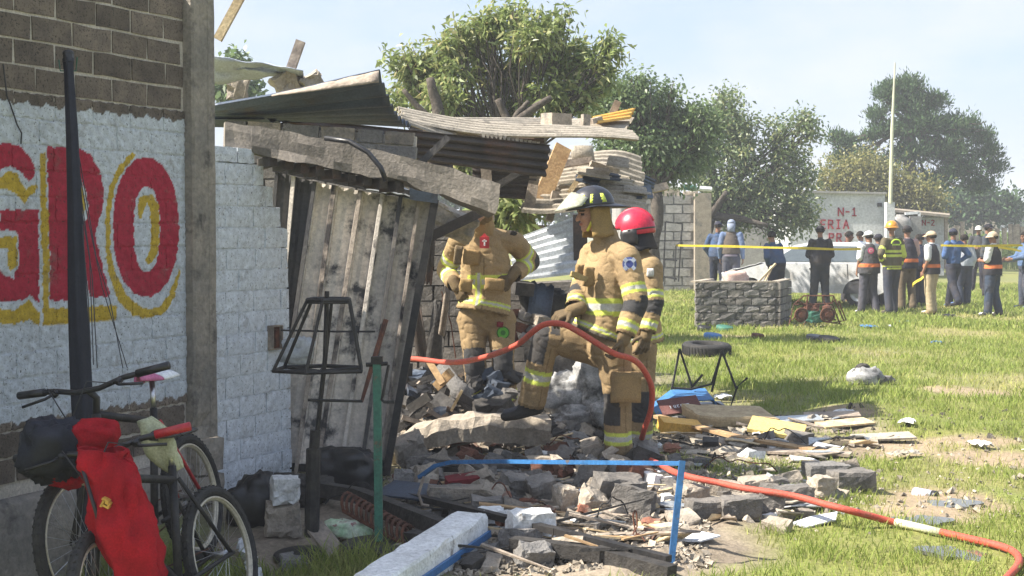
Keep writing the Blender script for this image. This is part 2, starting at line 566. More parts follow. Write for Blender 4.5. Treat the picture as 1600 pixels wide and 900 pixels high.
MT['ground'] = M('ground_soil', None, (.12, .10, .07), 9, attr=True, rough=.95, bump=.6, bscale=35, rand=0, spec=.1)
tag(mesh_obj('ground', np.stack([GX, GY, gz], -1).reshape(-1, 3), gf, MT['ground'], None, True, Vector((0, 0, 0)), None, gc.reshape(-1, 3)), 'grassy field with scattered rubble and bare soil', None, None, 'structure')

# puddles on the trampled soil
m_w, n_w, l_w, b_w, _ = new_mat('puddle_water')
b_w.inputs['Base Color'].default_value = (.10, .10, .09, 1)
b_w.inputs['Roughness'].default_value = .06
for q, nm in (((1490, 788), 'small wet puddle beside the fallen spray can'), ((1492, 866), 'grey puddle in the lit grass inside the hose bend'), ((1440, 815), 'thin puddle under the orange hose')):
    c = GP(*q)
    z = sum(float(gh(c.x + a, c.y + b)) for a in (-.1, 0, .1) for b in (-.1, 0, .1)) / 9 + .010
    mb = MB()
    k = 26
    pts = []
    for i in range(k):
        a = 2 * math.pi * i / k
        rr = 1 + .35 * math.sin(a * 2 + q[0]) + .2 * math.sin(a * 5 + 1)
        pts.append(Vector((c.x + .13 * rr * math.cos(a), c.y + .16 * rr * math.sin(a), z)))
    mb.prism(pts[::-1], (0, 0, -.02))
    tag(mb.build('puddle', m_w), nm, None, None, 'structure')

# ---- grass blades: nobody could count them
def grass_patch(n, xr, yr, hgt, wid, keep):
    t = NR.rand(n)
    y = yr[0] + (yr[1] - yr[0]) * t
    x = xr(y)[0] + (xr(y)[1] - xr(y)[0]) * NR.rand(n)
    cl = fbm(x, y, 7.0, 9.0)
    ru, so, pa = masks(x, y)
    k = (NR.rand(n) > ru * 1.6 - .1) & (NR.rand(n) > so * .9) & (NR.rand(n) > pa * .55) & (NR.rand(n) < .55 + .5 * cl) & keep(x, y)
    x, y, cl, pa, so = x[k], y[k], cl[k], pa[k], so[k]
    n = len(x)
    z = gh(x, y) - .004
    a = NR.rand(n) * 6.283
    h = hgt * (.45 + NR.rand(n) * .9) * (1 + .35 * cl) * (1 - .4 * pa)
    lean = h * (.25 + .75 * NR.rand(n))
    la = NR.rand(n) * 6.283
    w = wid * (.6 + .8 * NR.rand(n))
    dx, dy = np.cos(a) * w, np.sin(a) * w
    b0 = np.stack([x - dx, y - dy, z], -1)
    b1 = np.stack([x + dx, y + dy, z], -1)
    mx, my = x + np.cos(la) * lean * .35, y + np.sin(la) * lean * .35
    m0 = np.stack([mx - dx * .7, my - dy * .7, z + h * .6], -1)
    m1 = np.stack([mx + dx * .7, my + dy * .7, z + h * .6], -1)
    t_ = np.stack([x + np.cos(la) * lean, y + np.sin(la) * lean, z + h], -1)
    V = np.stack([b0, b1, m1, m0, t_], 1).reshape(-1, 3)
    o = np.arange(n) * 5
    F = np.concatenate([np.stack([o, o + 1, o + 2], -1), np.stack([o, o + 2, o + 3], -1), np.stack([o + 3, o + 2, o + 4], -1)])
    dry = np.clip(NR.rand(n) * .55 + pa * .5 + so * .4 - .18, 0, 1)[:, None]
    c = np.array([.205, .27, .056]) * (1 - dry) + np.array([.48, .42, .18]) * dry
    c = c * (.75 + .55 * NR.rand(n)[:, None])
    return V, F, np.repeat(c, 5, 0)


W0_ = Vector((-2.57, 7.06, 0))
xr = lambda y: (np.maximum(-1.9, -.36 * y - .3), .385 * y + .5)
kp = lambda x, y: ~((x < -.2 - .0 * y) & (y > 7.6) & (y < 17)) & ~((x < -1.25 - .1 * (y - 6)) & (y < 7))
L = [grass_patch(150000, xr, (5.6, 13.5), .055, .0026, kp), grass_patch(120000, xr, (13.5, 24), .07, .0045, kp), grass_patch(110000, lambda y: (.05 * y, .40 * y + .5), (24, 46), .085, .010, kp),
     grass_patch(26000, lambda y: (-2.3 + 0 * y, -.45 + 0 * y), (5.3, 7.6), .12, .003, lambda x, y: (x - W0_.x) * .897 - (y - W0_.y) * .442 > .12)]
off, Vs, Fs, Cs = 0, [], [], []
for v_, f_, c_ in L:
    Vs.append(v_); Fs.append(f_ + off); Cs.append(c_); off += len(v_)
tag(mesh_obj('grass', np.concatenate(Vs), np.concatenate(Fs), MT['grass'], None, False, Vector((0, 10, 0)), None, np.concatenate(Cs)), 'short green and dry grass covering the field', None, None, 'stuff')

# ================================================================ PAINTED BLOCK WALL
W0, WD = Vector((-2.57, 7.06, 0)), Vector((.442, .897, 0)).normalized()
WNV = Vector((WD.y, -WD.x, 0))


def wp(u, z, o=0.0):
    return W0 + WD * u + WNV * o + Vector((0, 0, z))


def wuv(px, py):
    d = P(px, py, 1.0) - Vector((0, 0, HCAM))
    t = (W0 - Vector((0, 0, HCAM))).dot(WNV) / d.dot(WNV)
    q = Vector((0, 0, HCAM)) + d * t
    return ((q - W0).dot(WD), q.z)


def cpoly(pts):
    return np.array([wuv(a / 2.647, 180 + b / 2.647) for a, b in pts])


def inpoly(U, Z, poly):
    r = np.zeros(U.shape, bool)
    j = len(poly) - 1
    for i in range(len(poly)):
        (xi, yi), (xj, yj) = poly[i], poly[j]
        r ^= ((yi > Z) != (yj > Z)) & (U < (xj - xi) * (Z - yi) / (yj - yi + 1e-12) + xi)
        j = i
    return r


def stroke(pts, ws):
    P_ = [np.array(p, float) for p in pts]
    lft, rgt = [], []
    for i in range(len(P_)):
        d = P_[min(i + 1, len(P_) - 1)] - P_[max(i - 1, 0)]
        d = d / (np.hypot(*d) + 1e-9)
        nrm = np.array([-d[1], d[0]])
        lft.append(P_[i] + nrm * ws[i] / 2)
        rgt.append(P_[i] - nrm * ws[i] / 2)
    return lft + rgt[::-1]


def ellp(cx, cy, rx, ry, e=2.0, n=44):
    o = []
    for i in range(n):
        a = 2 * math.pi * i / n
        ca, sa = math.cos(a), math.sin(a)
        o.append((cx + rx * abs(ca) ** (2 / e) * (1 if ca > 0 else -1), cy + ry * abs(sa) ** (2 / e) * (1 if sa > 0 else -1)))
    return o


RED, YEL, WHT = (.38, .030, .055), (.50, .35, .045), (.53, .57, .62)
MURAL = [
    (YEL, stroke([(555, 158), (500, 220), (462, 300), (447, 420), (447, 560), (465, 660), (510, 760), (560, 808), (610, 822), (670, 805), (710, 750), (745, 640)], [22, 26, 24, 20, 20, 30, 46, 48, 40, 36, 26, 8])),
    (RED, ellp(604, 463, 136, 289, 2.15)),
    (WHT, ellp(607, 472, 54, 176, 2.3)),
    (YEL, stroke([(578, 425), (582, 385), (596, 350), (618, 345), (636, 375), (642, 450), (640, 540), (628, 585), (604, 608)], [10, 30, 44, 44, 40, 34, 34, 34, 24])),
    (YEL, [(163, 158), (188, 152), (192, 380), (202, 400), (204, 800), (482, 785), (482, 848), (180, 872), (176, 600), (168, 400)]),
    (RED, [(192, 130), (320, 132), (375, 165), (412, 225), (429, 310), (425, 390), (406, 450), (392, 490), (412, 570), (457, 750), (372, 753), (345, 600), (328, 520), (325, 765), (208, 768), (203, 450)]),
    (WHT, [(310, 250), (335, 268), (355, 310), (366, 370), (361, 420), (340, 452), (310, 458)]),
    (YEL, [(316, 288), (338, 298), (352, 340), (352, 388), (342, 412), (316, 414)]),
    (RED, [(148, 235), (130, 185), (90, 135), (40, 113), (0, 115), (-60, 150), (-110, 250), (-135, 440), (-110, 640), (-60, 740), (0, 770), (40, 772), (95, 765), (125, 745), (163, 780), (160, 390), (0, 392),
           (0, 475), (65, 478), (78, 500), (78, 620), (55, 675), (20, 665), (0, 640), (-40, 560), (-50, 440), (-40, 300), (0, 225), (45, 208), (90, 240), (118, 278)]),
    (YEL, [(-20, 270), (0, 255), (40, 228), (70, 245), (105, 308), (150, 280), (157, 300), (100, 366), (60, 320), (0, 302), (-20, 320)]),
    (YEL, [(-10, 505), (70, 500), (73, 620), (46, 645), (32, 625), (34, 550), (-10, 548)]),
    (YEL, [(-60, 790), (0, 800), (60, 808), (122, 762), (166, 820), (166, 870), (120, 846), (60, 864), (-60, 858)]),
]
MURAL = [(c, cpoly(p)) for c, p in MURAL]
Z_TOP, Z_BOT = 2.31, .688


def paint(U, Z):
    """paint colour and how much of it covers (alpha)"""
    U = np.asarray(U, float); Z = np.asarray(Z, float)
    wob = .012 * np.sin(U * 41) + .008 * np.sin(U * 97 + 1) + .006 * np.sin(Z * 50)
    c = np.zeros(U.shape + (4,))
    a = ((Z < Z_TOP + wob) & (Z > Z_BOT + wob)) | (U > 1.66)
    c[..., :3] = WHT
    c[U > 1.66, :3] = (.66, .70, .75)
    c[..., 3] = a
    wu, wz = .003 * np.sin(Z * 90 + U * 30), .003 * np.sin(U * 85)
    for col, pl in MURAL:
        c[inpoly(U + wu, Z + wz, pl) & a, :3] = col
    return c


# block wall material: rough volcanic block under an attribute-driven coat of paint
m, n, l, b, out = new_mat('painted_block')
g = n.new('ShaderNodeNewGeometry'); pos = g.outputs['Position']
at = n.new('ShaderNodeVertexColor'); at.layer_name = 'col'
raw = mix(n, l, rng(n, l, nz_node(n, l, pos, 9), .35, .65), (.19, .155, .125), (.12, .10, .085))
oi = n.new('ShaderNodeObjectInfo')
raw = mix(n, l, 1.0, raw, rng(n, l, oi.outputs['Random'], 0, 1, .75, 1.3), 'MULTIPLY')
fine = nz_node(n, l, pos, 75, 4, .75)
med = nz_node(n, l, pos, 28, 3, .6)
raw = mix(n, l, rng(n, l, fine, .36, .46, 1, 0), raw, (.035, .032, .03))
raw = mix(n, l, rng(n, l, fine, .6, .72, 0, .5), raw, (.2, .185, .17))
pit = rng(n, l, fine, .34, .42, 1, 0)
wear = rng(n, l, nz_node(n, l, pos, 6, 7, .75), .57, .70, 0, .7)
import_cov = n.new('ShaderNodeMath'); import_cov.operation = 'MAXIMUM'
l.new(pit, import_cov.inputs[0]); l.new(wear, import_cov.inputs[1])
sub = n.new('ShaderNodeMath'); sub.operation = 'MULTIPLY_ADD'; sub.inputs[1].default_value = -.9; sub.inputs[2].default_value = 1.0
l.new(import_cov.outputs[0], sub.inputs[0])
mu = n.new('ShaderNodeMath'); mu.operation = 'MULTIPLY'
l.new(sub.outputs[0], mu.inputs[0]); l.new(at.outputs['Alpha'], mu.inputs[1])
pc = mix(n, l, 1.0, at.outputs['Color'], rng(n, l, med, .3, .7, .75, 1.15), 'MULTIPLY')
l.new(mix(n, l, mu.outputs[0], raw, pc), b.inputs['Base Color'])
b.inputs['Roughness'].default_value = .9
b.inputs['Specular IOR Level'].default_value = .15
bp = n.new('ShaderNodeBump'); bp.inputs['Strength'].default_value = .8; bp.inputs['Distance'].default_value = .012
l.new(fine, bp.inputs['Height']); l.new(bp.outputs[0], b.inputs['Normal'])
MT['painted'] = m
MT['mortar_painted'] = m.copy()
mm = MT['mortar_painted'].node_tree
for nd in mm.nodes:      # same coat over a paler mortar
    if nd.type == 'MIX' and tuple(round(x, 3) for x in nd.inputs['A'].default_value[:3]) == (.19, .155, .125):
        nd.inputs['A'].default_value = (.44, .39, .33, 1); nd.inputs['B'].default_value = (.27, .24, .2, 1)

BH, BL, JT = .133, .289, .015


def wall_brick(parent, u0, u1, z0, z1, fine_, th=.0, top_cut=None):
    """one block: front face as a grid (carries the paint), chamfered edge and sides going back into the joint"""
    st = .008 if fine_ else (.035 if th else .07)
    nu, nz2 = max(2, int((u1 - u0) / st) + 1), max(2, int((z1 - z0) / st) + 1)
    us, zs = np.linspace(u0, u1, nu), np.linspace(z0, z1, nz2)
    o0 = R.uniform(-.002, .0025)
    t1, t2 = R.uniform(-.008, .008), R.uniform(-.008, .008)
    vs, cu, cz = [], [], []
    for j, z in enumerate(zs):
        for i, u in enumerate(us):
            e = 1 if (i in (0, nu - 1) or j in (0, nz2 - 1)) else 0
            o = o0 + t1 * (u - u0) + t2 * (z - z0) - (.0045 if not th and z0 > 2.25 else .004 if th else .0018) * e + .0012 * math.sin(u * 60 + z * 90) + (.003 * noise.noise(Vector((u * 14, z * 18, 2))) if th else 0)
            du = .0035 * math.sin(z * 130 + u0 * 9) if i in (0, nu - 1) else 0
            dz = .003 * math.sin(u * 70 + z0 * 17) + .0015 * math.sin(u * 190) if j in (0, nz2 - 1) else 0
            vs.append(wp(u + du, z + dz, o)); cu.append(u); cz.append(z)
    fs = [(j * nu + i, j * nu + i + 1, (j + 1) * nu + i + 1, (j + 1) * nu + i) for j in range(nz2 - 1) for i in range(nu - 1)]
    bd = [i for i in range(nu)] + [j * nu + nu - 1 for j in range(1, nz2)] + [(nz2 - 1) * nu + i for i in range(nu - 2, -1, -1)] + [j * nu for j in range(nz2 - 2, 0, -1)]
    b0 = len(vs)
    for q in bd:
        vs.append(Vector(vs[q]) - WNV * (.13 if th else .02)); cu.append(cu[q]); cz.append(cz[q])
    k = len(bd)
    fs += [(bd[i], b0 + i, b0 + (i + 1) % k, bd[(i + 1) % k]) for i in range(k)]
    if th:
        fs.append(tuple(b0 + i for i in range(k))[::-1])
    return mesh_obj('brick', vs, fs, MT['painted'], parent, False, None, None, paint(cu, cz))


wall = thing('block_wall', wp(0, -.1), 'dark block wall painted white with big red and yellow letters GRO', 'wall')
U_L, U_R = -2.3, 1.425
for r in range(23):
    z0 = .0 + r * BH - .02
    if z0 < .32:
        continue
    u = U_R + (BL * .42 if r % 2 else 0) + R.uniform(-.02, .02)
    while u > U_L:
        w = BL + R.uniform(-.012, .012)
        a, bb = max(u - w, U_L), min(u, U_R + .02)
        if bb - a > .05:
            jt = JT if z0 > 2.25 or z0 < .6 else .010
            wall_brick(wall, a + jt / 2, bb - jt / 2, z0 + jt / 2 + R.uniform(-.002, .002), z0 + BH - jt / 2 + R.uniform(-.002, .002), bb > -.55 and .5 < z0 < 2.35)
        u -= w
# mortar behind the joints (also painted), then the wall's own thickness
nu, nz2 = 250, 225
us, zs = np.linspace(-.6, U_R + .02, nu), np.linspace(.66, 2.335, nz2)
UU, ZZ = np.meshgrid(us, zs)
base = np.array(W0)[None, None, :] + UU[..., None] * np.array(WD) + np.array([0, 0, 1.]) * ZZ[..., None] - np.array(WNV) * .0048
ii = (np.arange(nz2 - 1)[:, None] * nu + np.arange(nu - 1)[None, :]).ravel()
mesh_obj('mortar', base.reshape(-1, 3), np.stack([ii, ii + 1, ii + nu + 1, ii + nu], -1), MT['mortar_painted'], wall, False, None, None, paint(UU, ZZ).reshape(-1, 4))
mb = MB()
for a, c, z0, z1 in ((U_L, U_R + .02, 2.335, 3.06), (U_L, U_R + .02, .28, .66), (U_L, -.6, .66, 2.335)):
    mb.hexa([wp(a, z0, -.12), wp(a, z0, -.0105), wp(c, z0, -.0105), wp(c, z0, -.12), wp(a, z1, -.12), wp(a, z1, -.0105), wp(c, z1, -.0105), wp(c, z1, -.12)])
mb.hexa([wp(-.6, .66, -.12), wp(-.6, .66, -.018), wp(U_R + .02, .66, -.018), wp(U_R + .02, .66, -.12), wp(-.6, 2.335, -.12), wp(-.6, 2.335, -.018), wp(U_R + .02, 2.335, -.018), wp(U_R + .02, 2.335, -.12)])
mb.build('wall_core', MT['mortar'], wall)
mb = MB()      # concrete footing
pts = []
for j in range(5):
    for i in range(26):
        u = U_L + (U_R + .05 - U_L) * i / 25
        zz = (-.45, -.2, .05, .27, .31)[j] + .012 * noise.noise(Vector((u * 3, j, 0)))
        pts.append(wp(u, zz, (.06, .055, .05, .045, 0)[j] + .02 * noise.noise(Vector((u * 4, j * 3, 5)))))
mb.grid(pts, 26, 5, .1)
mb.build('footing', MT['column'], wall, True)

# concrete column at the corner
col_ = thing('concrete_column', wp(1.55, -.1), 'tall rough concrete column at the end of the painted wall', 'column')
mb = MB()
prof = [(1.44, .0), (1.44, .045), (1.655, .045), (1.655, -.14), (1.44, -.14)]
nzc = 34
ring = []
for k in range(nzc + 1):
    z = .42 + (3.10 - .42) * k / nzc
    pr = []
    for a in ((1.44, -.14), (1.44, -.05), (1.44, .05), (1.452, .062), (1.51, .062), (1.515, .056), (1.58, .056), (1.585, .062), (1.643, .062), (1.655, .05), (1.655, -.14)):
        q = .006 * noise.noise(Vector((a[0] * 9, z * 6, a[1] * 20)))
        if abs(a[0] - 1.47) < .06 and z < 1.6:
            q -= .03 * max(0, noise.noise(Vector((3, z * 9, 1)))) * max(0, 1.6 - z)
        pr.append(wp(a[0], z, a[1] + q))
    ring += pr
mb.grid(ring, 11, nzc + 1)
mb.add([wp(1.44, 3.10, -.14), wp(1.44, 3.10, .05), wp(1.655, 3.10, .05), wp(1.655, 3.10, -.14)], [(0, 1, 2, 3)])
mb.build('shaft', MT['column'], col_)
mb = MB()
for k, (z0, z1) in enumerate(((-.3, .02), (.03, .20), (.21, .42))):
    mb.rough((wp(1.545 + .004 * k, (z0 + z1) / 2, -.03)), (.24, .24, z1 - z0), rz(math.atan2(WD.y, WD.x)), .012, 3)
mb.build('plinth', MT['column'], col_)

# broken white wall beyond the column
ww = thing('white_wall', wp(2.0, -.1), 'broken stub of whitewashed block wall between column and metal gate', 'wall')


def u_at(px):
    return wuv(px, 600)[0]


prof = [(2.19, 348), (2.175, 402), (2.0, 418), (1.85, 436), (1.72, 443), (1.6, 452), (.2, 456), (-.2, 456)]      # height -> broken edge
for r in range(17):
    z0 = -.04 + r * BH
    zc = z0 + BH / 2
    pxr = np.interp(zc, [p[0] for p in prof][::-1], [p[1] for p in prof][::-1])
    ur = u_at(pxr) + R.uniform(-.02, .02) * (zc > 1.5)
    u = 1.66
    first = True
    while u < ur - .03:
        w = (BL * (.55 if r % 2 else 1.0) if first else BL) + R.uniform(-.01, .01)
        bb = min(u + w, ur)
        if ur - bb < .05:
            bb = ur
        wall_brick(ww, u + .005, bb - .005, z0 + .005, min(z0 + BH, 2.19) - .005, False, 1)
        u = bb
        first = False
mb = MB()
mb.col = (.66, .70, .75, 1)
for r in range(17):
    z0 = -.04 + r * BH
    ur = u_at(np.interp(z0 + BH, [p[0] for p in prof][::-1], [p[1] for p in prof][::-1])) - .015
    z1 = min(z0 + BH, 2.18)
    mb.hexa([wp(1.66, z0, -.12), wp(1.66, z0, -.010), wp(ur, z0, -.010), wp(ur, z0, -.12), wp(1.66, z1, -.12), wp(1.66, z1, -.010), wp(ur, z1, -.010), wp(ur, z1, -.12)])
mb.build('mortar', MT['mortar_painted'], ww)
q = wuv(426, 527)
ob = thing('outlet_box', wp(q[0], q[1], .01), 'broken dark electrical outlet box on the whitewashed wall stub', 'outlet box')
mb = MB()
for du, dz, su, sz in ((-.05, 0, .008, .15), (.05, 0, .008, .15), (0, -.075, .1, .008), (0, .075, .1, .008)):
    mb.box(wp(q[0] + du, q[1] + dz, .02), (su, .05, sz), rz(math.atan2(WD.y, WD.x)))
mb.build('box_frame', MT['wood_grey'], ob)
mb = MB()
mb.box(wp(q[0], q[1], .012), (.09, .02, .14), rz(math.atan2(WD.y, WD.x)))
mb.rough(wp(q[0] - .015, q[1], .035), (.04, .03, .11), rz(math.atan2(WD.y, WD.x)), .006, 2)
mb.build('box_inside', MT['rust'], ob)

# furled black cloth on a pole, leaning on the painted wall, with its cords
fp = thing('furled_canopy_pole', P(140, 860, 6.75), 'tall furled black canopy on a pole leaning against the painted letters', 'canopy pole')
a, c = P(107, 92, 7.28), P(140, 900, 6.72)
ns, rings = 20, []
ax = (c - a).normalized()
s1 = ax.cross(Vector((0, 1, 0))).normalized(); s2 = ax.cross(s1)
for k in range(41):
    t = k / 40
    p = a.lerp(c, t) + s1 * (.004 * math.sin(t * 9))
    rr = (.021 + .027 * min(1, t * 1.6)) * (1.25 if t < .02 else 1) * (1 - .5 * max(0, t - .85) / .15)
    for i in range(ns + 1):
        an = 2 * math.pi * i / ns
        fold = 1 + .16 * math.sin(an * 5 + t * 3) + .1 * noise.noise(Vector((an * 2, t * 5, 3)))
        rings.append(p + (s1 * math.cos(an) + s2 * math.sin(an)) * rr * fold)
mb = MB(); mb.grid(rings, ns + 1, 41); mb.build('furled_cloth', MT['navy_fabric'], fp, True)
mb = MB(); mb.tube([a - ax * .03, a + ax * .02], .028, 10); mb.ell(a - ax * .03, (.03, .03, .02)); mb.build('pole_cap', MT['black'], fp)
mb = MB(); mb.tube([a - ax * .005 + s1 * .045, a + ax * .05 + s1 * .02 - s2 * .05, a + ax * .06 - s1 * .045, a - s1 * .05], .004, 5); mb.build('tie_string', MT['green_paint'], fp)
for pts in ([(123, 240), (150, 400), (172, 470), (192, 575)], [(121, 250), (135, 330), (160, 450), (199, 575)], [(126, 300), (140, 400), (146, 570)], [(128, 330), (144, 430), (152, 575)], [(128, 350), (138, 470), (142, 560)]):
    mb = MB(); mb.tube([P(x, y, 7.2 - .0011 * (y - 240)) for x, y in pts], .0028, 4); mb.build('cord', MT['black'], fp)
mb = MB()
mb.tube([wp(*wuv(x, y), .012) for x, y in ((2, 100), (8, 150), (14, 165), (24, 195), (31, 208), (30, 225))], .004, 5)
tag(mb.build('loose_wire', MT['black']), 'thin black wire hanging down the dark blocks above the letters', 'wire')
# ================================================================ COLLAPSED HOUSE
def corr(q, ridges, amp, bend=None, nu=14, th=.004, ragged=0.0, box=False, per=7):
    """corrugated sheet over the quad q = c00, c10, c11, c01; ridges run from c0* to c1*"""
    q = [Vector(p) for p in q]
    nrm = (q[1] - q[0]).cross(q[3] - q[0]).normalized()
    nv = ridges * per + 1
    pts = []
    for j in range(nv):
        v = j / (nv - 1)
        for i in range(nu):
            u = i / (nu - 1)
            uu = u
            if ragged and i in (0, nu - 1):
                uu += ragged * noise.noise(Vector((v * 9, i, ragged * 77)))
            p = q[0].lerp(q[1], uu).lerp(q[3].lerp(q[2], uu), v)
            ph = v * ridges
            if box:
                f = ph - math.floor(ph)
                o = amp if f < .16 else 0
            else:
                o = amp * math.sin(2 * math.pi * ph)
            if bend:
                o += bend(u, v)
            pts.append(p + nrm * o)
    mb = MB()
    mb.grid(pts, nu, nv, th)
    return mb


def Q(*a):
    return [P(*t) for t in a]


def crease(c, r, seed, amp=.4, nu=26, nv=17):
    """crumpled closed skin with sharp folds"""
    mb = MB(); pts = []
    for j in range(nv):
        th = math.pi * j / (nv - 1)
        for i in range(nu):
            ph = 2 * math.pi * (i % (nu - 1)) / (nu - 1)
            q = Vector((math.sin(th) * math.cos(ph), math.sin(th) * math.sin(ph), math.cos(th)))
            o = Vector((seed, seed * .7, 3))
            k = 1 + amp * .7 * noise.noise(q * 1.3 + o) - amp * .9 * abs(noise.noise(q * 2.6 + o)) - amp * .4 * abs(noise.noise(q * 6 + o)) + amp * .25
            e = .75        # squarer than a ball
            sq_ = Vector([math.copysign(abs(t) ** e, t) for t in q])
            pts.append(c + Vector((sq_.x * r[0], sq_.y * r[1], sq_.z * r[2])) * k)
    mb.grid(pts, nu, nv)
    return mb


# fallen lintel
lin = MB()
pts = []
ln = 30
top = [(351, 190, 8.95), (430, 203, 8.93), (507, 217, 8.9), (607, 239, 8.85), (700, 261, 8.78), (781, 288, 8.72)]
bot = [(351, 232, 8.95), (407, 242, 8.93), (500, 260, 8.9), (600, 279, 8.85), (690, 303, 8.8), (776, 338, 8.72)]


def ipl(tbl, t):
    x = tbl[0][0] + (tbl[-1][0] - tbl[0][0]) * t
    xs = [k[0] for k in tbl]
    return P(x, float(np.interp(x, xs, [k[1] for k in tbl])), float(np.interp(x, xs, [k[2] for k in tbl])))


sec = []
for i in range(ln + 1):
    t = i / ln
    a, c = ipl(top, t), ipl(bot, t)
    bk = Vector((-.05, .2, 0))
    jit = lambda s_: .012 * noise.noise_vector(Vector((t * 14, s_, 3)))
    row = [a + bk + jit(1), a + jit(2), a.lerp(c, .3) + jit(3) * 1.2, a.lerp(c, .7) + jit(4) * 1.4, c + jit(5) * 2.4, c + bk + jit(6) * 2, a + bk + jit(1)]
    sec += row
lin.grid(sec, 7, ln + 1)
lin.add(sec[-7:-1], [(0, 1, 2, 3, 4, 5)])
lin.add(sec[:6], [(5, 4, 3, 2, 1, 0)])
ltl = thing('fallen_lintel', P(560, 250, 9.0), 'long broken concrete lintel sloping down over the metal gate', 'concrete beam')
lin.build('beam', MT['concrete'], ltl, False)
for k in range(9):      # stubs of joists on its underside
    t = .14 + k * .058
    c = ipl(bot, t) + Vector((0, .10, -.005))
    mb = MB(); mb.rough(c + Vector((0, .06, -.035)), (.055, .30, .06), rot3(0, 0, .45), .008, 2)
    mb.build('joist_stub', MT['tin_brown'], ltl)
mb = MB()
mb.tube(Q((508, 216, 8.8), (545, 221, 8.74), (575, 238, 8.7), (595, 262, 8.68), (603, 283, 8.68)), .016, 8)
tag(mb.build('black_hose', MT['black'], None, True), 'short thick black hose draped over the broken concrete lintel', 'hose')
# torn corner piece hanging from the lintel
mb = MB()
mb.rough(P(704, 348, 10.2), (.36, .10, .20), rot3(.3, .42, .1), .035, 5, 4, .2)
tag(mb.build('slab_fragment', MT['concrete_pale']), 'beige broken slab fragment hanging below the lintel end', 'slab fragment')
mb = MB(); mb.bar(P(668, 372, 10.1), P(770, 322, 10.15), .08, .07); tag(mb.build('roof_joist', MT['tin_brown']), 'dark brown joist under the beige slab fragment', 'joist')

# course of blocks over the doorway
bc = thing('block_course', P(500, 215, 9.9), 'row of grey blocks with ragged mortar left above the lintel', 'wall')
for r, (y0, y1, xs) in enumerate((((187, 209), (208, 231), [352, 385, 440, 500, 556, 600, 648]), ((209, 231), (231, 253), [352, 410, 470, 530, 590, 652]))):
    for i in range(len(xs) - 1):
        x0, x1 = xs[i], xs[i + 1]
        ya = y0[0] + (y1[0] - y0[0]) * (x0 - 352) / 300
        yb = y0[1] + (y1[1] - y0[1]) * (x0 - 352) / 300
        a, c = P(x0, ya, 9.8), P(x1, yb, 9.8)
        mb = MB(); mb.rough((a + c) / 2 + Vector((0, .06, 0)), (c.x - a.x - .012, .12, a.z - c.z - .012), rot3(0, .055, 0), .006, 3)
        mb.build('brick', MT['block_pale' if r == 0 and i % 2 else 'block'], bc)
    a, c = P(352, y0[0] + 1, 9.8), P(648, y1[1] - 2, 9.8)
mb = MB(); mb.bar(P(352, 212, 9.88), P(650, 233, 9.88), .1, .17); mb.build('mortar', MT['mortar'], bc)

# the burnt metal gate, pushed over
gate = thing('metal_gate', GP(530, 740), 'scorched ribbed metal gate leaning out of its doorway', 'gate')
tx = [430, 458, 491, 521, 562, 596, 625, 653, 677]
ty = [266, 276, 284, 290, 298, 304, 308, 313, 317]
bx = [392, 418, 424, 461, 493, 530, 562, 590, 603]
GZT, GZB = (9.5, 9.42), (9.38, 9.30)
MT['gate'] = M('gate_metal', (.68, .61, .53), (.46, .42, .38), 3, rough=.75, metal=0, bump=.25, bscale=35, dirt=(.07, .07, .075), dscale=3.4, dlo=.53, dhi=.62, spec=.2, rand=.3)
MT['gate_burnt'] = M('burnt_gate_metal', (.06, .06, .065), (.10, .095, .09), 3, rough=.6, metal=.15, bump=.2, bscale=35, dirt=(.22, .20, .18), dscale=4, dlo=.56, dhi=.66, spec=.3, rand=.1)
MT['gate_rib'] = M('gate_rib', (.30, .25, .21), (.42, .36, .30), 5, rough=.8, bump=.3, dirt=(.05, .045, .045), dscale=4, dlo=.5, dhi=.62)
MT['gate_rib_pale'] = M('pale_gate_rib', (.66, .60, .53), (.50, .45, .40), 5, rough=.8, bump=.3, dirt=(.06, .055, .055), dscale=4, dlo=.54, dhi=.64)
for i in range(8):
    def gp(xa, t, x_b):
        f = (xa - 430) / 247
        yt = float(np.interp(xa, tx, ty))
        a = P(xa, yt, 9.5 - .08 * f)
        c = P(x_b, 742, 9.40 - .08 * f)
        return a.lerp(c, t)
    mb = MB()
    pts = []
    prof = [(0, 0), (.02, -.012), (.05, .034), (.17, .034), (.20, -.012), (.23, 0), (.42, -.004), (.60, .003), (.80, -.003), (1.0, 0)]
    for j in range(25):
        t = j / 24
        L_, R_ = gp(tx[i], t, bx[i]), gp(tx[i + 1], t, bx[i + 1])
        for s_, o in prof:
            p = L_.lerp(R_, s_)
            bulge = .008 * noise.noise(Vector((i * 3.1, t * 3, s_ * 1.2)))
            pts.append(p + Vector((.10, -.99, .05)) * (o + bulge))
    mb.grid(pts, len(prof), 25, .004)
    mb.build('panel', MT['gate_burnt' if i in (0, 1) else 'gate'], gate, False)
    if i:
        mb = MB()
        pts = []
        for j in range(13):
            t = j / 12
            L_, R_ = gp(tx[i], t, bx[i]), gp(tx[i + 1], t, bx[i + 1])
            for s_, o in ((-.05, .012), (-.03, .05), (.10, .052), (.13, .012)):
                pts.append(L_.lerp(R_, s_) + Vector((.10, -.99, .05)) * (o + .004 * noise.noise(Vector((i * 5, t * 6, s_)))))
        mb.grid(pts, 4, 13, .004)
        mb.build('rib', MT[('gate_rib', 'gate_rib_pale', 'gate_burnt', 'gate_rib')[i % 4]], gate, False)  # dark and pale rib tones stand in for grazing light on the relief
mb = MB()
mb.bar(P(428, 262, 9.45), P(682, 312, 9.37), .05, .055)
mb.build('top_rail', MT['black_metal'], gate)
mb = MB()
mb.bar(P(680, 312, 9.36), P(603, 742, 9.26), .05, .045, (0, 1, 0))
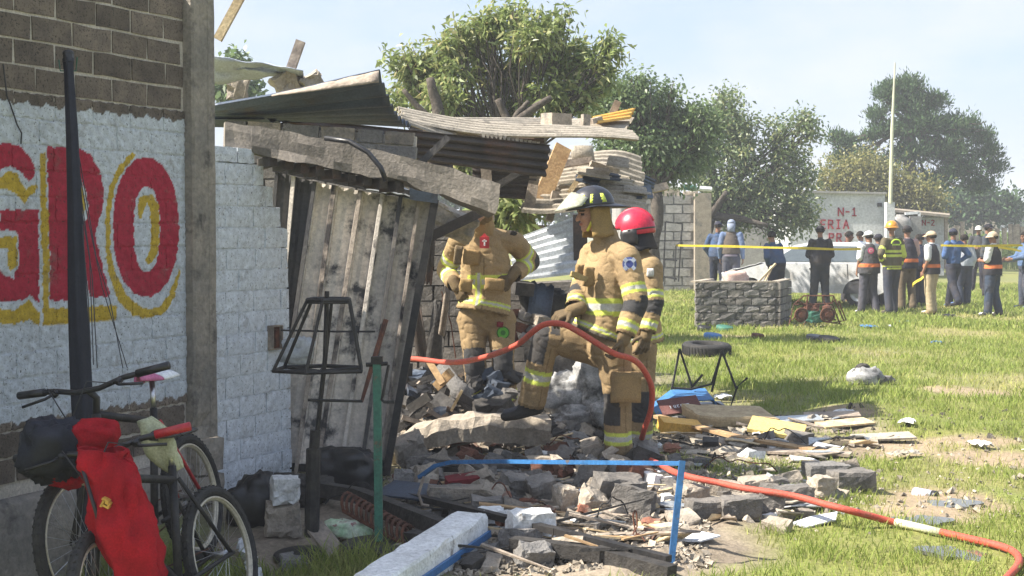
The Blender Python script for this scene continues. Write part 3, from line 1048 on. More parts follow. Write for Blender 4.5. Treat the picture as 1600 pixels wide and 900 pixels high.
mb.build('side_rail', MT['black_metal'], gate)
mb = MB(); mb.bar(P(420, 728, 9.36), P(603, 738, 9.29), .03, .05); mb.build('bottom_rail', MT['black_metal'], gate)
mb = MB()
pts = []
for j in range(5):
    for i in range(12):
        p = P(572 + i * 9.8, 296 + i * 1.4 - j * 2.5, 9.34 + .07 * j)
        pts.append(p + Vector((0, 0, .02 * noise.noise(Vector((i * .9, j * .8, 2))))))
mb.grid(pts, 12, 5, .003)
mb.build('bent_flashing', MT['tin_pale'], gate)
mb = MB(); mb.hexa([P(640, 276, 9.33), P(684, 276, 9.33), P(684, 276, 9.43), P(640, 276, 9.43), P(640, 312, 9.33), P(684, 318, 9.33), P(684, 318, 9.43), P(640, 312, 9.43)][4:] + [P(640, 276, 9.33), P(684, 276, 9.33), P(684, 276, 9.43), P(640, 276, 9.43)])
mb.build('corner_plate', MT['tin_dark'], gate)

# curled dark roof sheet
def rs(u, v):
    top_ = [(330, 166, 9.5), (420, 150, 9.5), (480, 137, 9.5), (540, 121, 9.5), (592, 109, 9.5)]
    bt_ = [(330, 176, 10.6), (420, 184, 10.6), (500, 186, 10.6), (575, 190, 10.6), (642, 194, 10.6)]
    a = ipl(top_, u); c = ipl(bt_, u)
    p = a.lerp(c, v)
    p.z += -.10 * math.sin(v * math.pi) * (.3 + .7 * u) + .022 * math.sin(v * 2 * math.pi * 8)
    return p


mb = MB()
nu, nv = 22, 89
mb.grid([rs(i / (nu - 1), j / (nv - 1)) for j in range(nv) for i in range(nu)], nu, nv, .005)
tag(mb.build('curled_roof_sheet', MT['tin_dark'], None, True), 'dark corrugated roof sheet curled up at its free corner', 'roof sheet')
mb = corr(Q((330, 186, 10.0), (412, 186, 10.0), (480, 200, 10.5), (330, 196, 10.5)), 4, .012)
tag(mb.build('roof_sheet', MT['tin_dark']), 'narrow dark roof sheet wedged under the curled one', 'roof sheet')
mb = corr(Q((440, 182, 10.55), (860, 226, 11.6), (852, 276, 11.62), (440, 222, 10.6)), 4, .018)
tag(mb.build('hanging_roof_sheet', MT['tin_brown']), 'long scorched brown sheet hanging along the roof edge', 'roof sheet')
mb = MB()
pts = []
for j in range(5):
    for i in range(16):
        u = i / 15
        p = P(425 + 167 * u, 149 - 38 * u + (2 + 16 * u) * j / 4, 9.46 - .02 * j)
        pts.append(p + Vector((0, -.02 * math.sin(math.pi * j / 4), .006 * noise.noise(Vector((u * 9, j, 4))))))
mb.grid(pts, 16, 5, .004)
tag(mb.build('sunlit_lip', MT['wood_grey'], None, True), 'weathered pale strip folded over the top edge of the curled roof sheet', 'flashing')  # sunlight on the bent-over top edge, put in as a pale strip
# tarp-like crumpled sheet and post at the far left of the roof
mb = MB()
pts = []
for j in range(9):
    for i in range(18):
        u, v = i / 17, j / 8
        p = P(322 + 152 * u, (84 + 26 * u) + (122 - 84 - 20 * u + 6 * math.sin(u * 7)) * v, 11.4 + .5 * v)
        p += Vector((0, .12 * noise.noise(Vector((u * 3, v * 5, 1))), .045 * noise.noise(Vector((u * 4, v * 6, 8)))))
        pts.append(p)
mb.grid(pts, 18, 9, .006)
tag(mb.build('crumpled_tarp', M('tarp', (.50, .55, .66), (.36, .40, .50), 3, rough=.7, bump=.15), None, True), 'crumpled grey blue sheet sagging from the wooden post', 'tarp')
mb = MB(); mb.bar(P(446, 132, 11.75), P(470, 64, 11.75), .075, .06, (0, 1, 0))
tag(mb.build('roof_post', MT['wood_grey']), 'tilted square wooden post sticking up beside the sagging sheet', 'post')
mb = MB(); mb.bar(P(340, 62, 10.2), P(392, -34, 10.2), .06, .05, (0, 1, 0))
tag(mb.build('roof_rafter', MT['wood_pale']), 'slanting pale rafter at the top of the concrete column', 'rafter')
for (px, py, Y, s_, lab) in ((446, 131, 11.6, (.20, .12, .17), 'pale broken block under the tilted wooden post'), (486, 126, 11.6, (.17, .12, .10), 'small pale block chunk on the ridge of the curled sheet')):
    mb = MB(); mb.rough(P(px, py, Y), s_, rot3(.2, -.5, .3), .03, 4)
    tag(mb.build('block_fragment', MT['concrete_pale']), lab, 'block')
mb = MB(); mb.rough(P(372, 138, 12.2), (.16, .1, .2), rot3(.1, .3, 0), .03, 4)
tag(mb.build('block_fragment', MT['concrete_pale']), 'broken pale block showing under the sagging sheet beside the column', 'block')

# fibre cement roof sheets
def tl(nm, q, rid, amp, mat, lab, bend=None, rag=.0):
    mb = corr(q, rid, amp, bend, 16, .008, rag)
    return tag(mb.build(nm, MT[mat]), lab, 'roof sheet')


tl('roof_sheet', Q((618, 168, 12.0), (985, 213, 13.2), (996, 226, 12.3), (640, 192, 11.3)), 5, .022, 'asbestos', 'long pale fibre cement sheet along the front edge of the fallen roof', lambda u, v: .04 * math.sin(u * 5))
tl('roof_sheet', Q((690, 186, 12.4), (880, 186, 14.5), (930, 208, 13.2), (760, 204, 12.2)), 6, .022, 'asbestos', 'pale roof sheet lying under the square stone block')
tl('roof_sheet', Q((880, 188, 14.2), (990, 184, 14.6), (972, 214, 13.2), (868, 206, 13.0)), 5, .022, 'asbestos', 'frayed pale roof sheet with a stub of wood behind the yellow one', None, .05)
tl('roof_sheet', Q((925, 184, 13.9), (992, 169, 14.4), (984, 186, 13.9), (934, 193, 13.5)), 3, .02, 'yellow_sheet', 'short yellow roof sheet tipped up at the corner of the roof', None, .04)
tl('roof_sheet', Q((622, 178, 11.4), (720, 200, 11.6), (700, 207, 11.4), (630, 192, 11.2)), 3, .018, 'asbestos', 'short curled fibre cement strip at the end of the curled dark sheet', lambda u, v: .05 * u)
# jagged lower edge of the front sheet
for i in range(14):
    x = 752 + i * 6.6
    a = P(x, 207 + i * 1.1, 11.55 + i * .03)
    mb = MB()
    hgt = .03 + .05 * R.random()
    mb.prism([a, a + Vector((.034, 0, 0)), a + Vector((.024, 0, -hgt)), a + Vector((.01, 0, -hgt * .7))], (0, .012, 0))
    tag(mb.build('sheet_shard', MT['asbestos']), 'white jagged shard of sheet on the broken edge of the front roof sheet', 'shard', 'shards along the roof edge')
mb = MB(); mb.rough(P(869, 190, 13.2), (.22, .22, .155), rot3(.04, 0, .5), .006, 3)
tag(mb.build('stone_block', MT['concrete_pale']), 'squared pale block weighing down the roof sheets', 'block')
mb = MB(); mb.rough(P(915, 188, 13.4), (.075, .08, .11), rot3(0, .1, .3), .006, 2)
tag(mb.build('small_block', MT['concrete_pale']), 'small upright block on the roof between the stone block and yellow sheet', 'block')
mb = MB(); mb.bar(P(923, 190, 13.5), P(938, 186, 13.6), .06, .05)
tag(mb.build('wood_offcut', MT['wood_grey']), 'short wood offcut lying beside the small upright roof block', 'wood')
mb = MB(); mb.bar(P(955, 182, 14.2), P(966, 158, 14.2), .07, .05, (0, 1, 0))
tag(mb.build('wooden_stub', MT['wood_grey']), 'stub of grey timber sticking up behind the yellow sheet', 'post')

# scorched sheet wall at the back of the room, with a hole to the trees
sw = thing('sheet_wall', P(745, 300, 13.6), 'scorched brown sheet wall with an opening to the trees', 'wall')
for q, rid in ((Q((640, 222, 13.6), (708, 226, 13.6), (708, 282, 13.6), (640, 300, 13.6)), 6), (Q((738, 222, 13.6), (848, 228, 13.7), (832, 312, 13.7), (738, 306, 13.6)), 9), (Q((640, 196, 13.65), (850, 212, 13.65), (850, 240, 13.65), (640, 240, 13.65)), 3), (Q((700, 276, 13.62), (750, 278, 13.62), (750, 306, 13.62), (700, 300, 13.62)), 3)):
    mb = corr(q, rid, .012)
    mb.build('sheet_panel', MT['tin_brown'], sw)
mb = MB(); mb.bar(P(757, 232, 13.55), P(765, 345, 13.55), .10, .1, (0, 1, 0)); mb.build('timber_post', MT['wood_grey'], sw)
mb = MB(); mb.bar(P(650, 200, 13.5), P(660, 560, 13.5), .12, .12, (0, 1, 0)); mb.build('corner_post', MT['charred'], sw)

# slumped sheets at the right end of the roof
tl('slumped_roof_sheet', Q((852, 230, 15.3), (1000, 246, 15.5), (1008, 300, 14.5), (828, 288, 14.3)), 8, .034, 'asbestos', 'slumped grey corrugated sheet behind the upper end of the leaning plank', lambda u, v: .05 * math.sin(u * 6 + v * 2), .04)
tl('slumped_roof_sheet', Q((830, 280, 14.2), (1005, 296, 14.4), (1012, 334, 13.7), (816, 326, 13.5)), 6, .034, 'asbestos', 'slumped grey corrugated sheet crossing behind the foot of the leaning plank', lambda u, v: .05 * math.sin(u * 5 + 1), .05)
tl('slumped_roof_sheet', Q((922, 262, 14.5), (985, 278, 14.5), (990, 292, 14.2), (915, 282, 14.2)), 3, .028, 'asbestos', 'splintered pale sheet end just above the black helmet', None, .12)
tl('slumped_roof_sheet', Q((952, 246, 15.0), (1022, 280, 15.4), (1020, 296, 15.2), (945, 262, 14.8)), 3, .022, 'tin_dark', 'dark slanting roof sheet at the right end of the collapse', None, .02)
mb = MB(); mb.bar(P(880, 230, 14.35), P(842, 322, 13.85), .17, .045, (.3, -1, .3))
tag(mb.build('leaning_plank', MT['wood']), 'brown plank leaning across the slumped roof sheets', 'plank')
mb = MB(); mb.bar(P(868, 300, 13.9), P(858, 345, 13.8), .07, .05, (.3, -1, .3))
tag(mb.build('short_plank', MT['wood_grey']), 'short grey plank beside the foot of the leaning brown plank', 'plank')
mb = MB()
pts = []
for j in range(9):
    an = math.pi * j / 8
    for i in range(2):
        c = P(908 + 4 * i, 228 + 24 * i, 15.0)
        pts.append(c + Vector((.11 * math.cos(an), -.09 * math.sin(an), 0)))
mb.grid(pts, 2, 9, .012)
tag(mb.build('ridge_tile', MT['asbestos'], None, True), 'half round ridge tile on the slumped sheets', 'roof tile')
mb = MB(); mb.rough(P(943, 264, 14.7), (.32, .12, .09), rot3(.1, .28, .1), .02, 4)
tag(mb.build('concrete_piece', MT['concrete_pale']), 'flat concrete piece lodged between the ridge tile and dark sheet', 'concrete piece')
for k, (x0, y0, x1, y1) in enumerate(((915, 287, 942, 270), (925, 292, 960, 276), (935, 268, 972, 282), (960, 283, 1001, 296))):
    mb = MB(); mb.bar(P(x0, y0, 14.3), P(x1, y1, 14.35), .05, .02)
    tag(mb.build('wood_splinter', MT['wood_pale']), 'pale splinter among the sheets above the black helmet', 'splinter', 'splinters over the helmet')

for k, (x0, y0, x1, y1, Y, w, h, mt, lab) in enumerate(((846, 262, 925, 250, 14.6, .07, .04, 'wood_grey', 'grey lath lying across the slumped sheets under the ridge tile'), (898, 318, 985, 300, 13.9, .09, .03, 'asbestos', 'pale broken strip along the bottom of the slumped sheets'), (890, 300, 912, 268, 14.0, .05, .03, 'wood_pale', 'thin pale stick next to the leaning brown plank'),
        (826, 330, 836, 268, 13.6, .10, .06, 'wood_grey', 'grey upright timber at the left edge of the slumped sheets'), (960, 306, 1018, 300, 14.3, .14, .03, 'tin_dark', 'dark strip wedged above the red helmet'), (1000, 300, 1042, 291, 15.2, .08, .05, 'wood_grey', 'grey batten end at the right tip of the collapse'), (760, 300, 842, 252, 13.3, .06, .05, 'charred', 'charred pole slanting over the scorched sheet wall'), (690, 205, 838, 246, 12.0, .08, .06, 'wood_grey', 'long grey rafter under the front roof sheet'), (650, 262, 700, 215, 10.4, .05, .04, 'charred', 'charred strut between lintel and roof edge'))):
    mb = MB(); mb.bar(P(x0, y0, Y), P(x1, y1, Y + .15), w, h, (.2, -1, .3)); tag(mb.build('broken_batten', MT[mt]), lab, 'batten')
for k in range(7):
    x = R.uniform(850, 985); y = R.uniform(240, 312)
    q = Q((x, y, 14.3), (x + R.uniform(28, 60), y + R.uniform(2, 10), 14.3), (x + R.uniform(25, 50), y + R.uniform(14, 22), 13.9), (x - R.uniform(0, 8), y + R.uniform(10, 16), 13.9))
    mb = corr(q, 2, .014, None, 8, .007, .10)
    tag(mb.build('sheet_shard', MT['asbestos' if k % 3 else 'tin_dark']), 'broken corrugated shard lying on the slumped %s' % ('roof sheets in pale fibre cement' if k % 3 else 'roof sheets in dark metal'), 'shard', 'pale shards on the slumped roof' if k % 3 else 'dark shards on the slumped roof')

# inside: smoke-blackened back wall
iw = thing('back_wall', P(690, 600, 12.9), 'sooty grey block wall inside the collapsed room', 'wall')
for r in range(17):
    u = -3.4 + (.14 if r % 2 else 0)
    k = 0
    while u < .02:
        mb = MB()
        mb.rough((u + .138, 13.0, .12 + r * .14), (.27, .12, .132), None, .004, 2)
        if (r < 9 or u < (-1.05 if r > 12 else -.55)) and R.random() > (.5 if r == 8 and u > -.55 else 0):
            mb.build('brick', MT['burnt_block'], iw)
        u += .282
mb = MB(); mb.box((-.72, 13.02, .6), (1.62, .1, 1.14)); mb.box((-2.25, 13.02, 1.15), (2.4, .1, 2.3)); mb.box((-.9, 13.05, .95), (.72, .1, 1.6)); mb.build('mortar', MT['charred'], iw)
for k, (x0, y0, x1, y1, w, mt, lab) in enumerate(((650, 300, 662, 420, .10, 'tin_dark', 'dark torn strip hanging beside the gate edge'), (676, 330, 668, 440, .07, 'tin_brown', 'brown scorched strip hanging in front of the sooty wall'), (690, 470, 672, 600, .14, 'charred', 'charred board leaning on the sooty wall'), (642, 430, 660, 560, .10, 'tin_brown', 'rusty brown sheet edge standing by the gate'), (815, 440, 842, 560, .12, 'charred', 'charred plank standing between the two firefighters'), (700, 430, 690, 520, .05, 'wood_grey', 'grey lath upright against the sooty wall'), (848, 440, 838, 520, .20, 'tin_dark', 'bent dark sheet standing below the pale tin sheet'))):
    mb = corr([P(x0 - w * 90, y0, 12.35), P(x1 - w * 90, y1, 12.2), P(x1 + w * 90, y1 + 4, 12.2), P(x0 + w * 90, y0 + 6, 12.35)], 1, .012, lambda u, v: .05 * math.sin(u * 4), 12, .008, .08)
    tag(mb.build('hanging_strip' if k < 2 else 'leaning_scrap', MT[mt]), lab, 'scrap')
for x0, y0, x1, y1 in ((668, 545, 700, 430), (690, 455, 712, 560)):
    mb = MB(); mb.tube(Q((x0, y0, 12.5), ((x0 + x1) / 2 + 4, (y0 + y1) / 2, 12.5), (x1, y1, 12.5)), .006, 5)
    tag(mb.build('bent_rebar', MT['rust']), 'thin bent bar in front of the sooty block wall', 'rebar', 'bars in the room')
# galvanised sheet leaning behind the firefighters
tl('leaning_tin_sheet', Q((800, 374, 12.7), (910, 334, 12.6), (902, 428, 12.2), (800, 440, 12.2)), 7, .018, 'tin_pale', 'pale corrugated tin sheet leaning behind the bareheaded firefighter')
mb = MB(); mb.bar(P(906, 336, 12.35), P(908, 470, 12.3), .12, .10, (0, 1, 0)); tag(mb.build('door_jamb', MT['tin_brown']), 'dark brown door jamb next to the pale tin sheet', 'door jamb')
tag(crease(P(858, 482, 12.6), (.20, .16, .20), 31, .5).build('burnt_drum', MT['charred'], None, True), 'crushed burnt black drum under the pale tin sheet', 'drum')
mb = MB(); mb.box(P(815, 450, 12.2), (.17, .2, .11), rot3(.1, .1, .3)); tag(mb.build('dark_crate', MT['charred']), 'dark box under the lower edge of the pale tin sheet', 'box')
for k, (px, py) in enumerate(((800, 492), (822, 496), (845, 500), (812, 512), (836, 516), (860, 515), (796, 530), (824, 532))):
    mb = MB(); mb.rough(P(px, py, 12.1 - .03 * k), (.14, .1, .08), rot3(R.uniform(-.3, .3), R.uniform(-.4, .4), R.uniform(-1, 1)), .012, 3)
    tag(mb.build('burnt_brick', MT[('rust', 'burnt_block', 'block_pale')[k % 3]]), 'charred brick in the heap below the pale tin sheet', 'brick', 'charred bricks in the room')
# dark block added below the drum to stand in for the room's shade
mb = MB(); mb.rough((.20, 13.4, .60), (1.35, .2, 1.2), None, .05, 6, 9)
tag(mb.build('dark_backing', MT['burnt_block']), 'low burnt wall stub behind the legs of the kneeling firefighter', 'wall')
for k, (px, py, rx, rz2) in enumerate(((888, 618, .20, .17), (926, 600, .13, .24), (905, 652, .22, .09), (940, 648, .10, .10))):
    mb = crease(P(px, py, 11.0 - .06 * k), (rx, .14, rz2), 50 + k * 7, .5, 34, 24)
    tag(mb.build('sack', MT['sack'], None, True), ('large dusty white sack slumped behind the boots on the slab', 'upright white sack against the thigh of the helmeted firefighter', 'torn grey sack at the foot of the large white sack', 'small scorched sack beside the upright white sack')[k], 'sack')
mb = MB()
mb.lathe([(.0, 0), (.055, 0), (.058, .18), (.075, .2), (.08, .26), (.06, .28), (.05, .5), (.0, .5)], P(745, 650, 10.9), (-.55, .25, .75), 14, False)
tag(mb.build('vent_pipe', MT['block'], None, True), 'grey metal pipe with a collar lying in the burnt clutter', 'pipe')
for x0, y0, x1, y1, w, mt, lab in ((671, 566, 692, 600, .05, 'wood', 'scorched stick upright in the burnt clutter'), (682, 604, 704, 582, .07, 'wood', 'short broken timber leaning on the grey metal pipe'),
                                   (620, 672, 668, 640, .05, 'charred', 'charred lath at the bottom of the metal gate'), (640, 640, 672, 618, .07, 'charred', 'charred timber end beside the gate edge'), (664, 640, 700, 668, .06, 'charred', 'charred board sloping towards the curved slab'),
                                   (705, 642, 722, 610, .02, 'wood_pale', 'thin pale stick stuck beside the grey metal pipe')):
    mb = MB(); mb.bar(P(x0, y0, 10.7), P(x1, y1, 10.6), w, w * .6, (0, -1, .2)); tag(mb.build('broken_timber', MT[mt]), lab, 'timber')
# outside corner: far part of the same house
tl('tin_fence_sheet', Q((790, 350, 15.5), (860, 352, 15.5), (860, 372, 15.5), (790, 372, 15.5)), 3, .01, 'tin_brown', 'low brown sheet far behind the leaning tin sheet')
# ================================================================ FOREGROUND RUBBLE
# curved slab that the boot stands on
sl = MB()
pts = []
tp = [(612, 702, 9.75), (640, 678, 9.75), (690, 660, 9.75), (760, 655, 9.75), (860, 660, 9.72)]
for j, (dy_, dz_) in enumerate(((.40, -.02), (.0, .0), (-.02, -.045), (.0, -.14), (.4, -.16))):
    for i in range(28):
        t = i / 27
        p = ipl(tp, t)
        q = p + Vector((0, dy_, dz_ * (1 if t < .85 else 1)))
        pts.append(q + noise.noise_vector(Vector((t * 12, j * 1.3, 2))) * .03)
sl.grid(pts, 28, 5, .02)
tag(sl.build('broken_slab', MT['concrete_pale']), 'long curved broken concrete slab under the raised boot', 'slab')
sl = MB(); sl.rough(P(640, 700, 9.55), (.20, .22, .17), rot3(.2, -.35, .2), .03, 5)
tag(sl.build('slab_corner', MT['concrete']), 'dark snapped-off corner at the gate end of the curved slab', 'slab')

BLK = [  # px, py, depth offset, (w, d, h) m, rotation, material, label
    (656, 724, .0, (.19, .12, .13), (.0, -.05, .1), 'burnt_block', 'sooty block under the curved slab near the gate'),
    (732, 777, .0, (.48, .14, .135), (.02, .03, .12), 'block_pale', 'long tan concrete block lying in front of the red bowl'),
    (840, 727, .2, (.21, .13, .11), (.0, -.02, -.05), 'concrete_pale', 'pale squared block behind the blue bar'),
    (882, 782, .0, (.12, .14, .16), (.1, .05, .5), 'block_pale', 'small pale block standing on end among the grey chunks'),
    (925, 785, .0, (.16, .14, .13), (.5, .4, .5), 'concrete_pale', 'pale block tilted on its corner below the long grey boulder'),
    (965, 770, .1, (.30, .18, .18), (.2, .15, .3), 'burnt_block', 'large grey rounded chunk below the blue bar'),
    (990, 785, .0, (.24, .15, .16), (-.2, .2, -.3), 'burnt_block', 'dark grey chunk beside the blue upright'),
    (920, 748, .2, (.12, .10, .22), (.2, .35, .4), 'block', 'grey slab piece leaning just under the blue bar'),
    (830, 824, .0, (.24, .16, .16), (.02, .02, .25), 'white_block', 'white painted block with a flat bright top'),
    (765, 812, .1, (.17, .14, .11), (.03, -.05, .4), 'white_block', 'small white topped block at the end of the white beam'),
    (812, 842, -.1, (.20, .14, .10), (-.2, .1, .5), 'block', 'grey chunk below the white painted block'),
    (835, 870, -.1, (.18, .10, .12), (.5, .1, .4), 'block', 'broken grey block end beside the dark angle iron'),
    (1105, 797, .0, (.24, .14, .12), (.02, .03, .3), 'burnt_block', 'sooty block first in the row under the hose'),
    (1155, 797, .1, (.24, .14, .13), (.05, -.04, .2), 'burnt_block', 'sooty block second in the row under the hose'),
    (1205, 790, .2, (.15, .14, .13), (.0, .08, -.2), 'burnt_block', 'sooty half block third in the row under the hose'),
    (1240, 780, .3, (.22, .14, .12), (.02, -.05, .1), 'burnt_block', 'sooty block at the end of the row under the hose'),
    (1285, 765, .2, (.14, .14, .14), (.0, .05, .3), 'block_pale', 'grey block with a white chipped top beyond the hose'),
    (1330, 752, .2, (.26, .2, .13), (.0, -.02, .2), 'burnt_block', 'dark block at the far end of the low broken wall'),
    (1290, 742, .5, (.28, .2, .11), (.02, .02, .15), 'block', 'dusty grey block behind the dark end block'),
    (1130, 772, .5, (.22, .14, .10), (.02, .04, -.2), 'block_pale', 'pale block lying behind the sooty row'),
    (1180, 765, .6, (.20, .16, .09), (.03, -.05, .2), 'block_pale', 'pale flat block behind the second sooty block'),
    (1080, 775, .3, (.18, .14, .10), (.1, .05, .5), 'block_pale', 'dusty block at the foot of the hose by the blue upright'),
    (880, 668, .5, (.10, .09, .09), (.3, .2, .4), 'block_pale', 'round pale chunk between the boots'),
    (900, 690, .3, (.16, .10, .12), (.5, .1, .6), 'block', 'tilted grey chunk beside the rear boot'),
    (690, 735, .2, (.3, .12, .10), (.2, .1, -.2), 'charred', 'charred block lying below the curved slab'),
    (780, 730, .2, (.22, .10, .12), (.6, .3, .5), 'burnt_block', 'grey wedge propped below the curved slab'),
    (750, 742, .1, (.16, .10, .10), (.2, .5, .2), 'burnt_block', 'dark broken piece left of the pale squared block'),
    (720, 800, -.1, (.14, .1, .07), (.2, .1, .2), 'block', 'low chunk in front of the long tan block'),
    (1000, 745, .4, (.16, .1, .08), (.1, .1, .4), 'block_pale', 'pale chunk by the corner of the blue frame'),
    (805, 765, .3, (.2, .15, .14), (.3, .2, .7), 'burnt_block', 'dark chunk beside the long tan block'),
    (848, 770, .3, (.16, .14, .15), (.3, -.3, .2), 'burnt_block', 'dark wedge between the tan block and the upright pale block'),
]
for px, py, up, s_, r_, mt, lab in BLK:
    c = GP(px, py + s_[2] * 110)
    c.z = float(gh(c.x, c.y)) + s_[2] / 2 - .01 + max(0, up) * .06
    mb = MB(); mb.rough(c, s_, rot3(*r_), min(s_) * .08, 5, None, .35)
    tag(mb.build('concrete_block', MT[mt]), lab, 'block')
# stepped grey blocks by the stand
g0 = GP(440, 838)
gb = thing('kerb_block', g0, 'two stacked worn grey blocks with whitened tops beside the black bag', 'block')
for k, (dz, s_, dx) in enumerate(((.09, (.19, .2, .18), 0), (.255, (.15, .18, .15), .012))):
    mb = MB(); mb.rough(g0 + Vector((dx, .05, dz)), s_, rz(.2 + .1 * k), .014, 5, None, .3); mb.build('block', MT['white_block' if k else 'block_pale'], gb)

LMK = [((1055, 800), 'the blue upright'), ((900, 722), 'the middle of the blue bar'), ((740, 722), 'the bent end of the blue frame'), ((732, 777), 'the long tan block'), ((830, 824), 'the white painted block'), ((930, 870), 'the angle iron'), ((740, 690), 'the curved slab'),
       ((965, 775), 'the large grey boulder'), ((650, 640), 'the gate edge'), ((760, 650), 'the raised boot'), ((880, 650), 'the white sacks'), ((1000, 690), 'the hose bend'), ((1160, 795), 'the sooty block row'), ((1310, 755), 'the dark end blocks'), ((1200, 690), 'the brown plank'), ((1100, 650), 'the overturned chair'), ((1320, 665), 'the shade edge'), ((1080, 750), 'the hose beyond the blue frame'), ((970, 715), 'the standing boot'), ((680, 830), 'the white beam')]
TONE = {'block': 'grey', 'block_pale': 'dusty tan', 'burnt_block': 'sooty', 'concrete_pale': 'pale concrete', 'white_block': 'white painted', 'charred': 'charred', 'asbestos': 'fibre cement', 'wood_pale': 'pale wood', 'wood_grey': 'grey wood', 'tin_pale': 'bare tin', 'white_plastic': 'white plastic', 'black': 'black', 'tin_dark': 'dark metal', 'tin_brown': 'brown', 'rust': 'reddish'}


def near(px, py):
    return min(LMK, key=lambda k: (k[0][0] - px) ** 2 + 2.5 * (k[0][1] - py) ** 2)[1]


# small loose chunks, one object each
cnt = 0
for i in range(230):
    if i < 120:
        px, py = R.uniform(640, 1080), R.uniform(690, 895)
    elif i < 185:
        px, py = R.uniform(1030, 1330), R.uniform(660, 830)
    else:
        px, py = R.uniform(600, 900), R.uniform(620, 700)
    if px > 1000 and py > 840:
        continue
    c = GP(px, py)
    s0 = R.choice((.05, .06, .07, .09, .11)) * (1 if R.random() < .8 else 1.4)
    s_ = (s0 * R.uniform(.8, 1.7), s0 * R.uniform(.7, 1.2), s0 * R.uniform(.4, .9))
    mb = MB(); mb.rough(c + Vector((0, 0, s_[2] * .35)), s_, rot3(R.uniform(-.4, .4), R.uniform(-.4, .4), R.uniform(-2, 2)), s0 * .14, 2)
    mt = R.choice(('block', 'block_pale', 'block_pale', 'concrete_pale', 'concrete_pale', 'burnt_block', 'white_block') if py > 700 and px > 800 else ('charred', 'burnt_block', 'burnt_block', 'block', 'block_pale'))
    tag(mb.build('rubble_chunk', MT[mt]), 'small loose %s chunk near %s' % (TONE[mt], near(px, py)), 'rubble', 'loose %s chunks near %s' % (TONE[mt], near(px, py)))
# heaped pieces round the legs
for i in range(150):
    if i < 95:
        px, py, zf = R.uniform(860, 1015), R.uniform(640, 735), R.uniform(.0, .10)
    else:
        px, py, zf = R.uniform(620, 860), R.uniform(700, 760), R.uniform(0, .12)
    c = GP(px, py + 8, zf)
    s0 = R.choice((.06, .08, .10, .12, .15)); s_ = (s0 * R.uniform(.8, 1.6), s0 * R.uniform(.7, 1.1), s0 * R.uniform(.45, .9))
    mb = MB(); mb.rough(c, s_, rot3(R.uniform(-.6, .6), R.uniform(-.6, .6), R.uniform(-2, 2)), s0 * .16, 3)
    mt = R.choice(('block', 'block_pale', 'burnt_block', 'concrete_pale', 'charred', 'rust'))
    tag(mb.build('rubble_chunk', MT[mt]), 'small heaped %s chunk near %s' % (TONE[mt], near(px, py)), 'rubble', 'heaped %s chunks near %s' % (TONE[mt], near(px, py)))
for i in range(60):
    px, py = R.uniform(640, 1120), R.uniform(690, 870)
    if px > 1050 and py > 820:
        continue
    o = GP(px, py, R.uniform(.02, .09)); a = R.uniform(-.7, .7); L_ = R.uniform(.08, .30)
    d = Vector((math.cos(a), math.sin(a), R.uniform(-.25, .25))) * L_
    mb = MB(); mb.bar(o - d, o + d, R.uniform(.012, .04), R.uniform(.006, .02), (R.uniform(-.3, .3), R.uniform(-.3, .3), 1), R.uniform(.008, .03), .006)
    mt = R.choice(('wood_pale', 'wood', 'wood_grey', 'charred')); nm_ = {'wood_pale': 'pale', 'wood': 'brown', 'wood_grey': 'grey', 'charred': 'charred'}[mt]
    tag(mb.build('wood_splinter', MT[mt]), 'splintered %s lath end near %s' % (nm_, near(px, py)), 'splinter', '%s splinters near %s' % (nm_, near(px, py)))
MT['red_brick'] = M('red_brick', (.26, .11, .07), (.18, .08, .055), 9, bump=.5, bscale=60, rand=.25, dirt=(.25, .21, .17), dscale=9, dlo=.5, dhi=.64)
for i in range(26):
    px, py = R.uniform(660, 1050), R.uniform(690, 850)
    o = GP(px, py, R.uniform(.01, .06)); s0 = R.uniform(.05, .09)
    mb = MB(); mb.rough(o, (s0 * 1.5, s0, s0 * .7), rot3(R.uniform(-.5, .5), R.uniform(-.5, .5), R.uniform(-2, 2)), s0 * .16, 3, None, .4)
    tag(mb.build('brick_fragment', MT['red_brick']), 'broken dusty red brick piece near %s' % near(px, py), 'brick', 'red brick pieces near %s' % near(px, py))
# bent bars and wires in the rubble
for k, (px, py, lab) in enumerate(((700, 700, 'in front of the curved slab'), (880, 720, 'behind the blue bar'), (1110, 735, 'standing up beyond the hose near the blue upright'), (1150, 740, 'standing up behind the sooty blocks'), (960, 820, 'beside the large grey boulder'), (800, 800, 'over the white painted block'), (640, 660, 'at the foot of the metal gate'), (720, 640, 'over the burnt heap'), (1220, 700, 'by the far end of the brown plank'), (900, 640, 'in front of the white sacks'), (560, 800, 'near the rusty rack'), (1000, 850, 'close to the angle iron end'), (690, 790, 'beside the bent bracket'))):
    o = GP(px, py); pts = []
    a = R.uniform(0, 6.28); L_ = R.uniform(.25, .6)
    for q in range(9):
        t = q / 8
        pts.append(o + Vector((math.cos(a) * L_ * (t - .5), math.sin(a) * L_ * .5 * (t - .5), .03 + R.uniform(.06, .16) * math.sin(math.pi * t))) + noise.noise_vector(Vector((t * 3, k * 3, 1))) * .06)
    mb = MB(); mb.tube(spline(pts, 3), .0045, 5); tag(mb.build('bent_wire', MT['rust' if k % 2 else 'black_metal']), 'thin bent wire ' + lab, 'wire')
